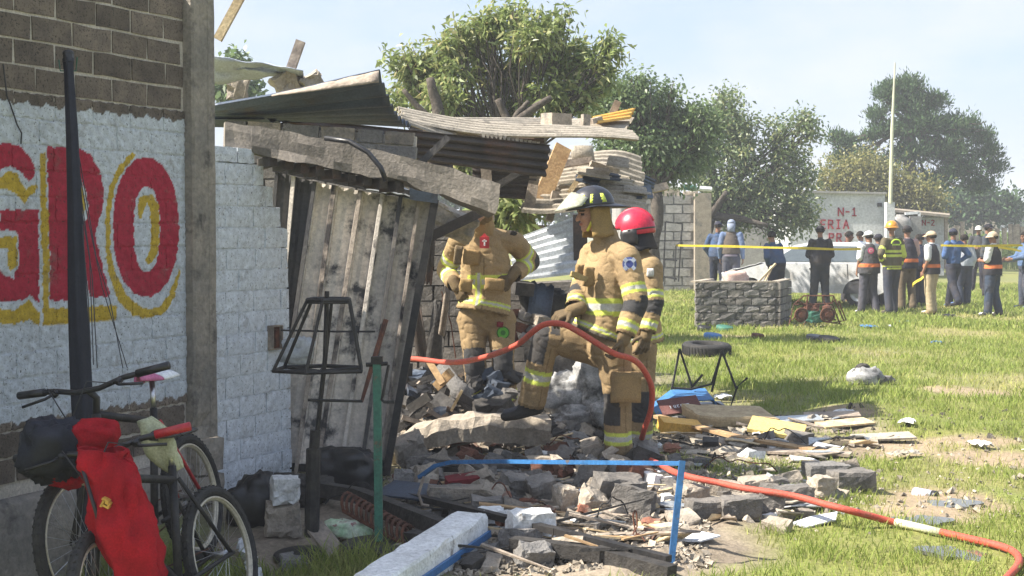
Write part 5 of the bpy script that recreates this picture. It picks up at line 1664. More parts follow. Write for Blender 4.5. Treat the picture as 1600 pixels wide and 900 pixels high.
def garment(name, parent, segs, voxel, base, rules=(), mat='gear', smooth=6, fold=.006, fscale=9, cut=None, hems=()):
    V, N, F = blob(segs, voxel, smooth)
    if fold:
        n1 = np.array([noise.noise(Vector((v[0] * fscale, v[1] * fscale, v[2] * fscale * 1.9))) + .5 * noise.noise(Vector((v[0] * fscale * 2.3, v[1] * fscale * 2.3, v[2] * fscale * 3.6))) for v in V])
        rg_ = np.array([abs(noise.noise(Vector(((v[0] + v[1]) * fscale * .55 + 7, (v[0] - v[1]) * fscale * .8, (v[2] + .35 * v[0]) * fscale * 1.9)))) for v in V])     # sharp creases
        V = V + N * ((n1 * .45 - np.exp(-rg_ * 18) * .9 + .2) * fold)[:, None]
    idx, t, an = nearest(V, segs)
    names = [s[0] for s in segs]
    if hems:                        # open, clean-cut hems
        kill = np.zeros(len(V), bool)
        for nm, side_ in hems:
            m_ = np.array([q.startswith(nm) for q in names])[idx]
            kill |= m_ & ((t < 0) if side_ < 0 else (t > 1))
        if isinstance(F, np.ndarray):
            F = F[~kill[F].all(1)]
        else:
            F = [q for q in F if not all(kill[i] for i in q)]
    c = np.tile(np.array(base, float), (len(V), 1))
    for rl in rules:
        nm, t0, t1, kind = rl[:4]
        if nm == '@z':
            c[(V[:, 2] > t0) & (V[:, 2] < t1)] = kind
            continue
        rg = rl[4] if len(rl) > 4 else None
        k = np.array([names[i].startswith(nm) for i in range(len(names))])[idx] & (t >= t0) & (t <= t1)
        if rg:
            k &= ((an - rg[0]) % 360) <= (rg[1] - rg[0])
        if kind == 'stripe':
            f = (t - t0) / (t1 - t0)
            c[k] = np.where(((f > .30) & (f < .70))[:, None], np.array(SILV), np.array(LIME))[k]
        elif kind == 'vstripe':
            f = ((an - rg[0]) % 360) / (rg[1] - rg[0])
            c[k] = np.where(((f > .30) & (f < .70))[:, None], np.array(SILV), np.array(LIME))[k]
        else:
            c[k] = kind
    if cut is not None:
        for centre, r_, colr in cut:
            k = np.linalg.norm(V - np.array(centre), axis=1) < r_
            c[k] = colr
    return mesh_obj(name, V, F, MT[mat], parent, True, None, None, c)


def hand_segs(wr, d, nrm, s=1.0, curl=.5, thumb=1, spread=.25):
    """palm, four bent fingers of different lengths and a thumb off the side of the palm"""
    d = Vector(d).normalized(); nrm = Vector(nrm); nrm = (nrm - d * nrm.dot(d)).normalized()
    sd_ = d.cross(nrm)
    o = []
    pc = wr + d * .045 * s
    for k, (off, L_) in enumerate(((-.030, .068), (-.010, .078), (.010, .073), (.029, .056))):
        b0 = wr + d * .02 * s + sd_ * off * .6 * s
        kn = wr + d * (.088 - .004 * abs(k - 1)) * s + sd_ * off * s
        o.append(('palm', b0, kn, (.017 * s, .014 * s), (.012 * s, .012 * s), sd_))
        c1 = curl * (.9 + .12 * k)
        d1 = (d * math.cos(c1) + nrm * math.sin(c1) + sd_ * off * spread * 8).normalized()
        d2 = (d * math.cos(c1 * 2.1) + nrm * math.sin(c1 * 2.1)).normalized()
        m1 = kn + d1 * L_ * .52 * s
        o.append(('finger', kn, m1, .0095 * s, .0088 * s))
        o.append(('finger', m1, m1 + d2 * L_ * .5 * s, .0088 * s, .0072 * s))
    tb = wr + d * .028 * s - sd_ * .030 * thumb * s
    t1 = tb + (d * .6 - sd_ * .75 * thumb + nrm * .35).normalized() * .038 * s
    o.append(('thumb', tb, t1, .013 * s, .0105 * s))
    o.append(('thumb', t1, t1 + (d * .9 - sd_ * .15 * thumb + nrm * .5).normalized() * .032 * s, .0105 * s, .008 * s))
    return o


def head_segs(c, face, up):
    f = Vector(face).normalized(); u = Vector(up); u = (u - f * u.dot(f)).normalized(); s = f.cross(u)
    o = [('skull', c + u * .035 - f * .018, c + u * .03 + f * .012, (.074, .088), (.072, .085), s),
         ('face', c - u * .01 + f * .028, c - u * .055 + f * .03, (.062, .058), (.046, .046), s),
         ('jaw', c - u * .075 + f * .048, c - u * .085 + f * .062, .034, .024),
         ('nose', c + u * .018 + f * .088, c - u * .022 + f * .106, .008, .014),
         ('brow', c + u * .038 + f * .078 - s * .032, c + u * .038 + f * .078 + s * .032, .016, .016),
         ('lips', c - u * .054 + f * .086 - s * .014, c - u * .054 + f * .086 + s * .014, .009, .009),
         ('cheek', c - u * .012 + f * .064 - s * .034, c - u * .012 + f * .064 + s * .034, .022, .022)]
    for k in (-1, 1):
        o.append(('ear', c + s * .076 * k + u * .018 - f * .012, c + s * .072 * k - u * .022 - f * .004, (.008, .018), (.006, .011), s))
    return o, f, u, s


def body_mesh(parent, J, voxel, skin, shirt, hands=True, hc=.45, beard=None):
    """the whole continuous figure: head with a face, trunk, arms, hands, legs"""
    hs, f, u, s = head_segs(J['head'], J['face'], J['up'])
    ch = J['pelvis'].lerp(J['neck'], .62)
    sv = (J['shL'] - J['shR']).normalized()
    segs = hs + [('neck', J['neck'], J['head'] - u * .06 - f * .02, .058, .054),
                 ('trunk', J['pelvis'], ch, (.14, .10), (.15, .105), sv), ('trunk', ch, J['neck'] - Vector((0, 0, .07)), (.15, .105), (.12, .075), sv)]
    for k in 'LR':
        segs += [('arm', J['sh' + k], J['el' + k], .048, .038), ('fore', J['el' + k], J['wr' + k], .038, .027),
                 ('thigh', J['hip' + k], J['kn' + k], .078, .055), ('calf', J['kn' + k], J['an' + k], .052, .036), ('foot', J['an' + k] - Vector((0, 0, .03)), J['toe' + k], .034, .026)]
        if hands:
            d = J.get('hd' + k) or (J['wr' + k] - J['el' + k])
            nn = J.get('hn' + k) or (-sv if k == 'L' else sv)
            segs += hand_segs(J['wr' + k], d, nn, 1.0, hc, 1 if k == 'L' else -1)
    V, N, F = blob(segs, voxel, 3)
    idx, t, an = nearest(V, segs)
    nm = np.array([q[0] for q in segs])[idx]
    c = np.tile(np.array(shirt, float), (len(V), 1))
    for q in ('skull', 'face', 'jaw', 'nose', 'brow', 'cheek', 'ear', 'neck', 'palm', 'finger', 'thumb', 'fore'):
        c[nm == q] = skin
    if J.get('hooded'):
        c[nm == 'neck'] = TAN
    c[nm == 'lips'] = (skin[0] * .75, skin[1] * .5, skin[2] * .5)
    hd = V - np.array(J['head'])
    fu, uu, su = hd @ np.array(f), hd @ np.array(u), hd @ np.array(s)
    for k in (-1, 1):
        eye = (np.abs(su - .031 * k) < .015) & (np.abs(uu - .012) < .008) & (fu > .05)
        c[eye] = (.03, .025, .02)
        c[(np.abs(su - .031 * k) < .02) & (np.abs(uu - .034) < .006) & (fu > .05)] = (.035, .025, .02)
    if beard:
        c[(nm == 'jaw') | ((nm == 'face') & (uu < -.06))] = beard
    o = mesh_obj('body', V, F, MT['body'], parent, True, None, None, c)
    return o, f, u, s


def frame(f, u):
    f = Vector(f).normalized(); u = Vector(u); u = (u - f * u.dot(f)).normalized(); s = f.cross(u)
    return Matrix((s, f, u)).transposed()          # local x = his right, y = forward, z = up


def hair(parent, c, f, u, col_, long_=0.0):
    R3 = frame(f, u)
    mb = MB(); mb.col = col_ + (1,)
    pts = []
    for j in range(9):
        th = math.pi * .66 * j / 8
        for i in range(19):
            ph = 2 * math.pi * i / 18
            fr = math.sin(ph)
            k = 1 + .05 * noise.noise(Vector((i * .9, j * .8, 3)))
            e = th * (.62 if fr > .5 else .8 if fr > .1 else 1.0 + long_)
            pts.append(c + R3 @ Vector((math.sin(e) * math.cos(ph) * .086 * k, -.006 + math.sin(e) * math.sin(ph) * .103 * k, .035 + math.cos(e) * .092 * k)))
    mb.grid(pts, 19, 9, .006)
    return mb.build('hair', MT['gear'], parent, True)


def cap(parent, c, f, u, col_, name='cap', peak=.075, visor=True):
    R3 = frame(f, u)
    root = None
    mb = MB(); mb.col = col_ + (1,)
    pts = []
    for j in range(8):
        th = math.pi * .52 * j / 7
        for i in range(21):
            ph = 2 * math.pi * i / 20
            pts.append(c + R3 @ Vector((math.sin(th) * math.cos(ph) * .091, -.004 + math.sin(th) * math.sin(ph) * .108, .042 + math.cos(th) * .088)))
    mb.grid(pts, 21, 8, .005)
    if visor:
        pts = []
        for j in range(4):
            for i in range(11):
                a = rad(25 + 130 * i / 10)
                rr = 1 + .75 * j / 3 * math.sin(a)
                pts.append(c + R3 @ Vector((math.cos(a) * .088 * (1 + .05 * j), -.004 + math.sin(a) * .106 + peak * j / 3 * math.sin(a), .045 - .010 * j + .012 * math.sin(a))))
        mb.grid(pts, 11, 4, .005)
    return mb.build(name, MT['gear'], parent, True)


def fire_helmet(parent, c, f, u, shell, trap=True, brim_back=.09, shield=None, s=1.0, crest=True):
    """dome with ridges, wide brim drawn out at the back, reflective trapezoids, face shield swung up"""
    R3 = frame(f, u)
    L_ = lambda x, y, z: c + R3 @ Vector((x * s, y * s, z * s))
    mb = MB(); mb.col = shell + (1,)
    pts = []
    for j in range(13):
        th = math.pi * .52 * j / 12
        for i in range(33):
            ph = 2 * math.pi * i / 32
            rdg = 1 + .035 * max(0, math.cos(ph * 4)) ** 6 * math.sin(min(th * 1.4, 1.57)) if crest else 1
            pts.append(L_(math.sin(th) * math.cos(ph) * .122 * rdg, math.sin(th) * math.sin(ph) * .142 * rdg, .035 + math.cos(th) * .128 * rdg))
    mb.grid(pts, 33, 13, .006)
    hm = mb.build('helmet', MT['shell'], parent, True)
    mb = MB(); mb.col = tuple(x * .8 for x in shell) + (1,)
    pts = []
    for j in range(4):
        for i in range(41):
            ph = 2 * math.pi * i / 40
            sn = math.sin(ph)
            ext = (.028 + (brim_back if sn < 0 else .02) * abs(sn) ** 1.5) * j / 3
            pts.append(L_(math.cos(ph) * (.120 + ext * .8), sn * (.140 + ext), .033 - (.030 if sn < 0 else .012) * abs(sn) * j / 3 - .008 * j / 3))
    mb.grid(pts, 41, 4, .006)
    mb.build('brim', MT['shell'], hm, True)
    if trap:
        for a0 in (12, 42, 72, 138, 168, 198, 318, 342)[:8]:
            mb = MB(); mb.col = (.70, .80, .10, 1)
            pts = []
            for j in range(4):
                th = rad(84 - 9 * j)
                for i in range(4):
                    ph = rad(a0 + (i - 1.5) * 6 * (1 - .13 * j))
                    pts.append(L_(math.sin(th) * math.cos(ph) * .128, math.sin(th) * math.sin(ph) * .149, .036 + math.cos(th) * .135))
            mb.grid(pts, 4, 4, .004); mb.build('reflective_patch', MT['shell'], hm, True)
    if shield:
        mb = MB(); mb.col = (.55, .58, .42, 1)
        pts = []
        for j in range(6):
            for i in range(15):
                a = rad(25 + 130 * i / 14)
                rr = .138 + .125 * j / 5
                pts.append(L_(math.cos(a) * (.122 + .02 * j / 5), math.sin(a) * rr, .050 + (.085 - .115 * j / 5) * math.sin(a)))
        mb.grid(pts, 15, 6, .004); mb.build('face_shield', MT['shield'], hm, True)
    return hm


MT['shield'] = M('face_shield', (.50, .53, .40), (.62, .63, .52), 12, rough=.15, bump=0, trans=.35, spec=.6)
SEAM = (.17, .115, .055)
TAN, BLK_, PANT = (.33, .235, .125), (.05, .05, .052), (.29, .205, .11)


def glove(parent, wr, d, nrm, curl, side, col_=(.13, .095, .055), s=1.28, cuff=(.18, .13, .07)):
    segs = [('cuff', wr - Vector(d).normalized() * .05, wr + Vector(d).normalized() * .02, .046, .043)] + hand_segs(wr, d, nrm, s, curl, side)
    return garment('glove', parent, segs, .0045, col_, [('cuff', -1, 2, cuff)], 'gear', 3, .002, 30)


def boot(parent, an, toe, up, col_=(.035, .033, .032), toecol=(.035, .033, .032)):
    d = (toe - an); d.z *= .5
    d = d.normalized()
    heel = an - d * .05 + Vector((0, 0, -.045)); ball = an + d * .12 + Vector((0, 0, -.055)); tip = an + d * .185 + Vector((0, 0, -.055))
    side = d.cross(Vector((0, 0, 1)))
    segs = [('shaft', an + up * .20, an, .062, .056), ('heel', heel, ball, (.045, .042), (.052, .038), side), ('toe', ball, tip, (.052, .036), (.044, .032), side), ('instep', an, ball, (.048, .045), (.045, .035), side)]
    return garment('boot', parent, segs, .009, col_, [('toe', .2, 2, toecol)], 'gear', 4, .003, 20)


def firefighter(J, label, hem, jr, helmet, skin, rules_j, rules_t, vox=.0085, bare=False, hood=(.30, .20, .075), collar_t=.22, glv=True, facefirst=None, patches=None, fold=.009):
    base = (J['anL'] + J['anR']) / 2
    base.z = min(J['anL'].z, J['anR'].z) - .09
    t = thing('person', base, label, 'person', 'firefighters')
    b, f, u, s = body_mesh(t, J, .0075, skin, (.05, .05, .06), hands=not glv)
    sv = (J['shL'] - J['shR']).normalized()
    ch = J['pelvis'].lerp(J['neck'], .62)
    tr = []
    seat = (J['hipL'] + J['hipR']) / 2
    for k in 'LR':
        tr += [('thigh' + k, J['hip' + k], J['kn' + k], .122, .090, sv), ('calf' + k, J['kn' + k], J['an' + k] + Vector((0, 0, -.01)), .092, .094, sv)]
    tr += [('seat', J['hipL'], J['hipR'], .13, .13), ('seat', seat, seat.lerp(ch, .35), (.17, .14), (.17, .13), sv)]
    garment('trousers', t, tr, vox, PANT, [('thigh', -1, 2, SEAM, (-2, 2)), ('calf', -1, 2, SEAM, (-2, 2)), ('calf', .97, 2, SEAM)] + list(rules_t), 'gear', 5, fold * 1.1, 8, None, (('calf', 1),))
    jk = [('skirt', hem, J['pelvis'].lerp(ch, .35), jr[0], jr[1], sv), ('chest', J['pelvis'].lerp(ch, .35), ch, jr[1], jr[2], sv), ('top', ch, J['neck'] - Vector((0, 0, .075)), jr[2], (.155, .10), sv),
          ('collar', J['neck'] - Vector((0, 0, .05)), J['neck'].lerp(J['head'], collar_t), (.095, .085), (.085, .082), sv)]
    for k in 'LR':
        w = J['el' + k].lerp(J['wr' + k], .9)
        jk += [('yoke', J['neck'] - Vector((0, 0, .075)), J['sh' + k], .092, .090), ('upper' + k, J['sh' + k], J['el' + k], .090, .080), ('lower' + k, J['el' + k], w, .080, .066)]
    garment('jacket', t, jk, vox, TAN, [('skirt', -1, .035, SEAM), ('upper', -.02, .02, SEAM), ('top', -.02, .03, SEAM), ('chest', -1, 2, SEAM, (-93, -89)), ('skirt', -1, 2, SEAM, (-93, -89)), ('lower', .95, 2, SEAM), ('collar', .9, 3, SEAM)] + list(rules_j), 'gear', 5, fold, 10, None, (('skirt', -1), ('lower', 1)))
    for k in 'LR':
        if glv:
            d = J.get('hd' + k) or (J['wr' + k] - J['el' + k]); nn = J.get('hn' + k) or (-sv if k == 'L' else sv)
            glove(t, J['wr' + k], d, nn, J.get('curl' + k, .7), 1 if k == 'L' else -1)
        boot(t, J['an' + k], J['toe' + k], (J['kn' + k] - J['an' + k]).normalized())
    if hood:
        R3 = frame(f, u)
        mb = MB(); mb.col = hood + (1,)
        pts = []
        for j in range(9):
            z = .05 - .20 * j / 8
            for i in range(17):
                a = rad(158 + 224 * i / 16)
                rr = .098 + .028 * (j / 8) ** 2
                pts.append(J['head'] + R3 @ Vector((math.cos(a) * rr, math.sin(a) * (rr + .014) - .006, z + .006 * math.sin(i * 1.7))))
        mb.grid(pts, 17, 9, .006); mb.build('neck_flap', MT['gear'], t, True)
    return t, f, u, s, sv


def mid(a, b, t=.5):
    return a.lerp(b, t)


# ---- helmeted firefighter with one boot on the slab
J = dict(head=P(925, 336, 9.43), neck=P(950, 372, 9.45), face=(-.97, -.22, -.10), up=(-.08, 0, 1),
         shL=P(980, 404, 9.26), shR=P(926, 398, 9.62), elL=P(994, 472, 9.17), wrL=P(975, 528, 9.10), elR=P(908, 456, 9.48), wrR=P(896, 485, 9.27),
         hipL=P(958, 548, 9.34), hipR=P(937, 545, 9.50), knR=P(853, 528, 9.46), anR=P(830, 630, 9.52), knL=P(965, 622, 9.31), anL=P(966, 702, 9.36))
J['pelvis'] = mid(J['hipL'], J['hipR']) + Vector((0, 0, .05))
J['toeR'] = J['anR'] + Vector((-.17, -.04, -.06)); J['toeL'] = J['anL'] + Vector((-.12, -.14, -.06))
J['hdR'] = Vector((-.85, -.1, -.30)); J['hnR'] = Vector((-.2, .4, -1)); J['curlR'] = .75
J['hdL'] = Vector((-.25, -.05, -1)); J['hnL'] = Vector((-.9, .3, .0)); J['curlL'] = .85
rj = [('upper', .62, .84, 'stripe'), ('upper', .93, 3, BLK_), ('lower', -1, .42, BLK_), ('lower', .62, .92, 'stripe'),
      ('upper', .93, 3, TAN, (-60, 60)), ('skirt', .16, .46, 'stripe'), ('chest', .10, .50, 'stripe'), ('skirt', -1, .12, (.10, .09, .07))]
rt2 = [('thighL', .88, 1.4, BLK_, (25, 160)), ('calfL', -1, .46, BLK_, (25, 160)), ('thighR', .80, 1.4, BLK_, (20, 170)), ('calfR', -1, .36, BLK_, (20, 170)), ('calfR', .46, .66, 'stripe'), ('calfL', .60, .84, 'stripe')]
t1, f, u, s, sv = firefighter(J, 'firefighter in black helmet with raised shield, one boot on the slab, holding the hose', P(938, 525, 9.42), ((.215, .205), (.20, .19), (.19, .165)), True, (.46, .25, .17), rj, rt2)
fire_helmet(t1, J['head'] + u * .028 - f * .012, f, u + f * .10, (.018, .02, .028), True, .095, True, 1.0)
mb = MB(); mb.col = (.75, .72, .10, 1)
a = J['head']
mb.tube([a + s * .085 + u * .03, a + s * .088 - u * .03 + f * .02, a - u * .10 + f * .05 + s * .03], .010, 6); mb.tube([a - s * .085 + u * .03, a - s * .088 - u * .03 + f * .02, a - u * .10 + f * .05 - s * .03], .010, 6)
mb.build('chin_strap', MT['gear'], t1)
# round shoulder badge, chest pocket flap, vertical front stripe, thigh pocket
def disc_on(parent, name, c, n_, r_, cols):
    mb = MB(); n_ = Vector(n_).normalized()
    for k, (rr, colr) in enumerate(cols):
        mb.col = colr + (1,)
        mb.lathe([(0, k * .002), (rr * r_, k * .002), (rr * r_, k * .002 + .002), (0, k * .002 + .002)], c, n_, 18)
    return mb.build(name, MT['gear'], parent)
pb = mid(J['shL'], J['elL'], .12) + Vector((.0, -.094, 0))
bd = disc_on(t1, 'shoulder_badge', pb, (.05, -1, .1), .047, ((1, (.10, .13, .32)), (.72, (.35, .40, .55)), (.5, (.06, .08, .25))))
mb = MB(); mb.col = (.45, .5, .62, 1)
for k in range(4):
    an = math.pi / 4 + k * math.pi / 2
    mb.box(pb + Vector((.036 * math.cos(an), -.004, .036 * math.sin(an))), (.026, .006, .026), Matrix.Rotation(-an, 3, 'Y'))
mb.build('badge_cross', MT['gear'], bd)
for c, sz, nm in ((P(905, 425, 9.30), (.05, .04, .10), 'radio_pocket'), (P(920, 432, 9.26), (.07, .03, .13), 'chest_pocket')):
    mb = MB(); mb.col = (.30, .20, .09, 1); mb.rough(c, sz, rot3(0, .1, .3), .008, 4); mb.build(nm, MT['gear'], t1, True)
mb = MB(); mb.col = (.28, .19, .09, 1); mb.rough(P(978, 605, 9.16), (.20, .06, .20), rot3(0, .05, .15), .012, 5); mb.build('thigh_pocket', MT['gear'], t1, True)
mb = MB(); mb.col = (.40, .30, .13, 1); mb.rough(P(905, 432, 9.22), (.12, .03, .035), rot3(0, .35, .2), .006, 3); mb.build('flashlight_strap', MT['gear'], t1)

# ---- bareheaded firefighter facing us, hands on hips, head hidden by the lintel
J = dict(head=P(750, 322, 11.12), neck=P(757, 357, 11.40), face=(-.2, -1, -.5), up=(0, -.3, 1),
         shL=P(804, 379, 11.46), shR=P(717, 379, 11.48), elL=P(834, 399, 11.72), wrL=P(800, 432, 11.38), elR=P(697, 422, 11.75), wrR=P(712, 446, 11.40),
         hipL=P(782, 500, 11.5), hipR=P(738, 500, 11.5), knL=P(786, 568, 11.42), anL=P(791, 622, 11.5), knR=P(742, 566, 11.42), anR=P(746, 620, 11.5))
J['elL'] = P(829, 408, 11.66)
J['pelvis'] = mid(J['hipL'], J['hipR']) + Vector((0, 0, .05))
for k in 'LR':
    J['toe' + k] = J['an' + k] + Vector((.05 if k == 'L' else -.06, -.18, -.06))
J['hooded'] = True
J['hdL'] = Vector((-.5, -.3, -.7)); J['hdR'] = Vector((.4, -.3, -.8)); J['hnL'] = Vector((-.5, .6, .2)); J['hnR'] = Vector((.5, .6, .2)); J['curlL'] = J['curlR'] = .5
rj = [('upper', .40, .66, 'stripe'), ('lowerL', .30, .60, 'stripe'), ('lowerR', .30, .60, 'stripe'), ('upperL', .80, 3, BLK_), ('lowerL', -1, .2, BLK_),
      ('chest', .30, .68, 'stripe', (-140, -5)), ('chest', .30, .68, 'stripe', (140, 175)), ('skirt', .28, .62, 'stripe'), ('skirt', .2, 1.0, 'vstripe', (-116, -98)), ('chest', 0, .75, 'vstripe', (-116, -98))]
rt2 = [('thigh', .70, 1.4, BLK_, (25, 155)), ('calf', -1, .55, BLK_, (25, 155)), ('calf', .68, .95, 'stripe')]
t2, f, u, s, sv = firefighter(J, 'firefighter standing with hands on hips, head hidden behind the fallen lintel', P(755, 487, 11.46), ((.225, .185), (.205, .165), (.205, .155)), False, (.36, .20, .13), rj, rt2, hood=None, collar_t=.6)
hair(t2, J['head'], f, u, (.02, .018, .016))
mb = MB(); mb.col = (.50, .05, .06, 1); c = P(757, 379, 11.205)
mb.box(c, (.075, .012, .09), rot3(.1, 0, 0)); mb.box(c + Vector((0, 0, .04)), (.05, .012, .05), rot3(.1, .78, 0)); cb_ = mb.build('chest_badge', MT['gear'], t2)
mb = MB(); mb.col = (.75, .7, .7, 1); mb.box(c + Vector((0, -.008, .0)), (.012, .006, .05)); mb.box(c + Vector((0, -.008, .012)), (.035, .006, .01)); mb.build('badge_mark', MT['gear'], cb_)
for px, py, Y, sz, colr, nm in ((716, 398, 11.28, (.06, .05, .15), (.16, .12, .07), 'radio'), (737, 402, 11.29, (.13, .035, .12), (.33, .22, .10), 'chest_pocket'), (773, 445, 11.24, (.16, .03, .10), (.33, .22, .10), 'side_pocket'), (728, 446, 11.26, (.10, .04, .10), (.34, .23, .10), 'side_pocket'), (781, 507, 11.36, (.05, .02, .04), (.22, .03, .04), 'red_tag'), (802, 364, 11.33, (.05, .02, .035), (.03, .03, .03), 'shoulder_tab'), (733, 360, 11.30, (.08, .02, .018), (.5, .48, .42), 'shoulder_strap')):
    mb = MB(); mb.col = colr + (1,); mb.rough(P(px, py, Y), sz, rot3(.1, .1, .1), .008, 4); mb.build(nm, MT['gear'], t2, True)

disc_on(t2, 'thigh_patch', P(786, 520, 11.37), (.1, -1, .1), .052, ((1, (.04, .10, .03)), (.85, (.12, .36, .06)), (.4, (.05, .16, .04))))

# ---- red helmet behind
J = dict(head=P(993, 362, 10.72), neck=P(998, 392, 10.75), face=(-.9, .35, -.15), up=(0, 0, 1),
         shL=P(1017, 418, 10.62), shR=P(985, 414, 10.98), elL=P(1021, 474, 10.55), wrL=P(1010, 522, 10.50), elR=P(975, 474, 11.05), wrR=P(965, 520, 10.95),
         hipL=P(1001, 548, 10.68), hipR=P(988, 548, 10.86), knL=P(1003, 622, 10.66), anL=P(1000, 692, 10.72), knR=P(980, 620, 10.85), anR=P(957, 684, 10.84))
J['pelvis'] = mid(J['hipL'], J['hipR']) + Vector((0, 0, .05))
for k in 'LR':
    J['toe' + k] = J['an' + k] + Vector((-.17, -.05, -.06))
rj = [('upper', .66, .88, 'stripe'), ('upper', .95, 3, BLK_), ('lower', -1, .40, BLK_), ('lower', .62, .95, 'stripe'), ('skirt', .2, .5, 'stripe'), ('chest', .15, .5, 'stripe'), ('skirt', -.2, 1, 'vstripe', (80, 100))]
rt2 = [('thigh', .85, 1.4, BLK_), ('calf', -1, .46, BLK_), ('calf', .66, .88, 'stripe')]
t3, f, u, s, sv = firefighter(J, 'firefighter in red helmet standing behind the one in the black helmet', P(997, 532, 10.78), ((.20, .20), (.19, .18), (.18, .15)), True, (.36, .20, .13), rj, rt2, hood=(.03, .03, .035))
R3 = frame(f, u)
mb = MB(); mb.col = (.55, .015, .05, 1)
pts = []
for j in range(13):
    th = math.pi * .60 * j / 12
    for i in range(33):
        ph = 2 * math.pi * i / 32
        e = th * (.78 if math.sin(ph) > .5 else 1)
        pts.append(J['head'] + R3 @ Vector((math.sin(e) * math.cos(ph) * .128, math.sin(e) * math.sin(ph) * .150, .02 + math.cos(e) * .150 * (1 + .02 * max(0, math.cos(ph * 2)) ** 4))))
mb.grid(pts, 33, 13, .006); h3 = mb.build('helmet', MT['shell'], t3, True)
for k in (-1, 1):
    mb = MB(); mb.col = (.02, .02, .022, 1)
    mb.rough(J['head'] + R3 @ Vector((.112 * k, .02, -.045)), (.04, .13, .12), R3, .012, 4)
    mb.build('ear_guard', MT['shell'], h3, True)
mb = MB(); mb.col = (.40, .01, .035, 1)
mb.tube([J['head'] + R3 @ Vector((0, math.cos(a) * .153, .02 + math.sin(a) * .153)) for a in [math.pi * (.12 + .8 * q / 12) for q in range(13)]], .014, 6); mb.build('crest_ridge', MT['shell'], h3, True)
mb = MB(); mb.col = (.02, .02, .022, 1)
mb.tube([J['head'] + R3 @ Vector((math.cos(a) * .128, math.sin(a) * .150, .012)) for a in [math.pi * (-1.1 + 1.2 * q / 16) for q in range(17)]], .010, 6); mb.build('rim_band', MT['shell'], h3, True)
mb = MB(); mb.col = (.75, .75, .72, 1); mb.rough(P(1016, 426, 10.52), (.05, .02, .06), None, .005, 3); mb.build('sleeve_badge', MT['gear'], t3, True)
mb = MB(); mb.col = (.70, .60, .05, 1); mb.rough(P(945, 689, 10.80), (.12, .10, .07), rot3(0, 0, .2), .015, 4); mb.build('boot_toe', MT['gear'], t3, True)


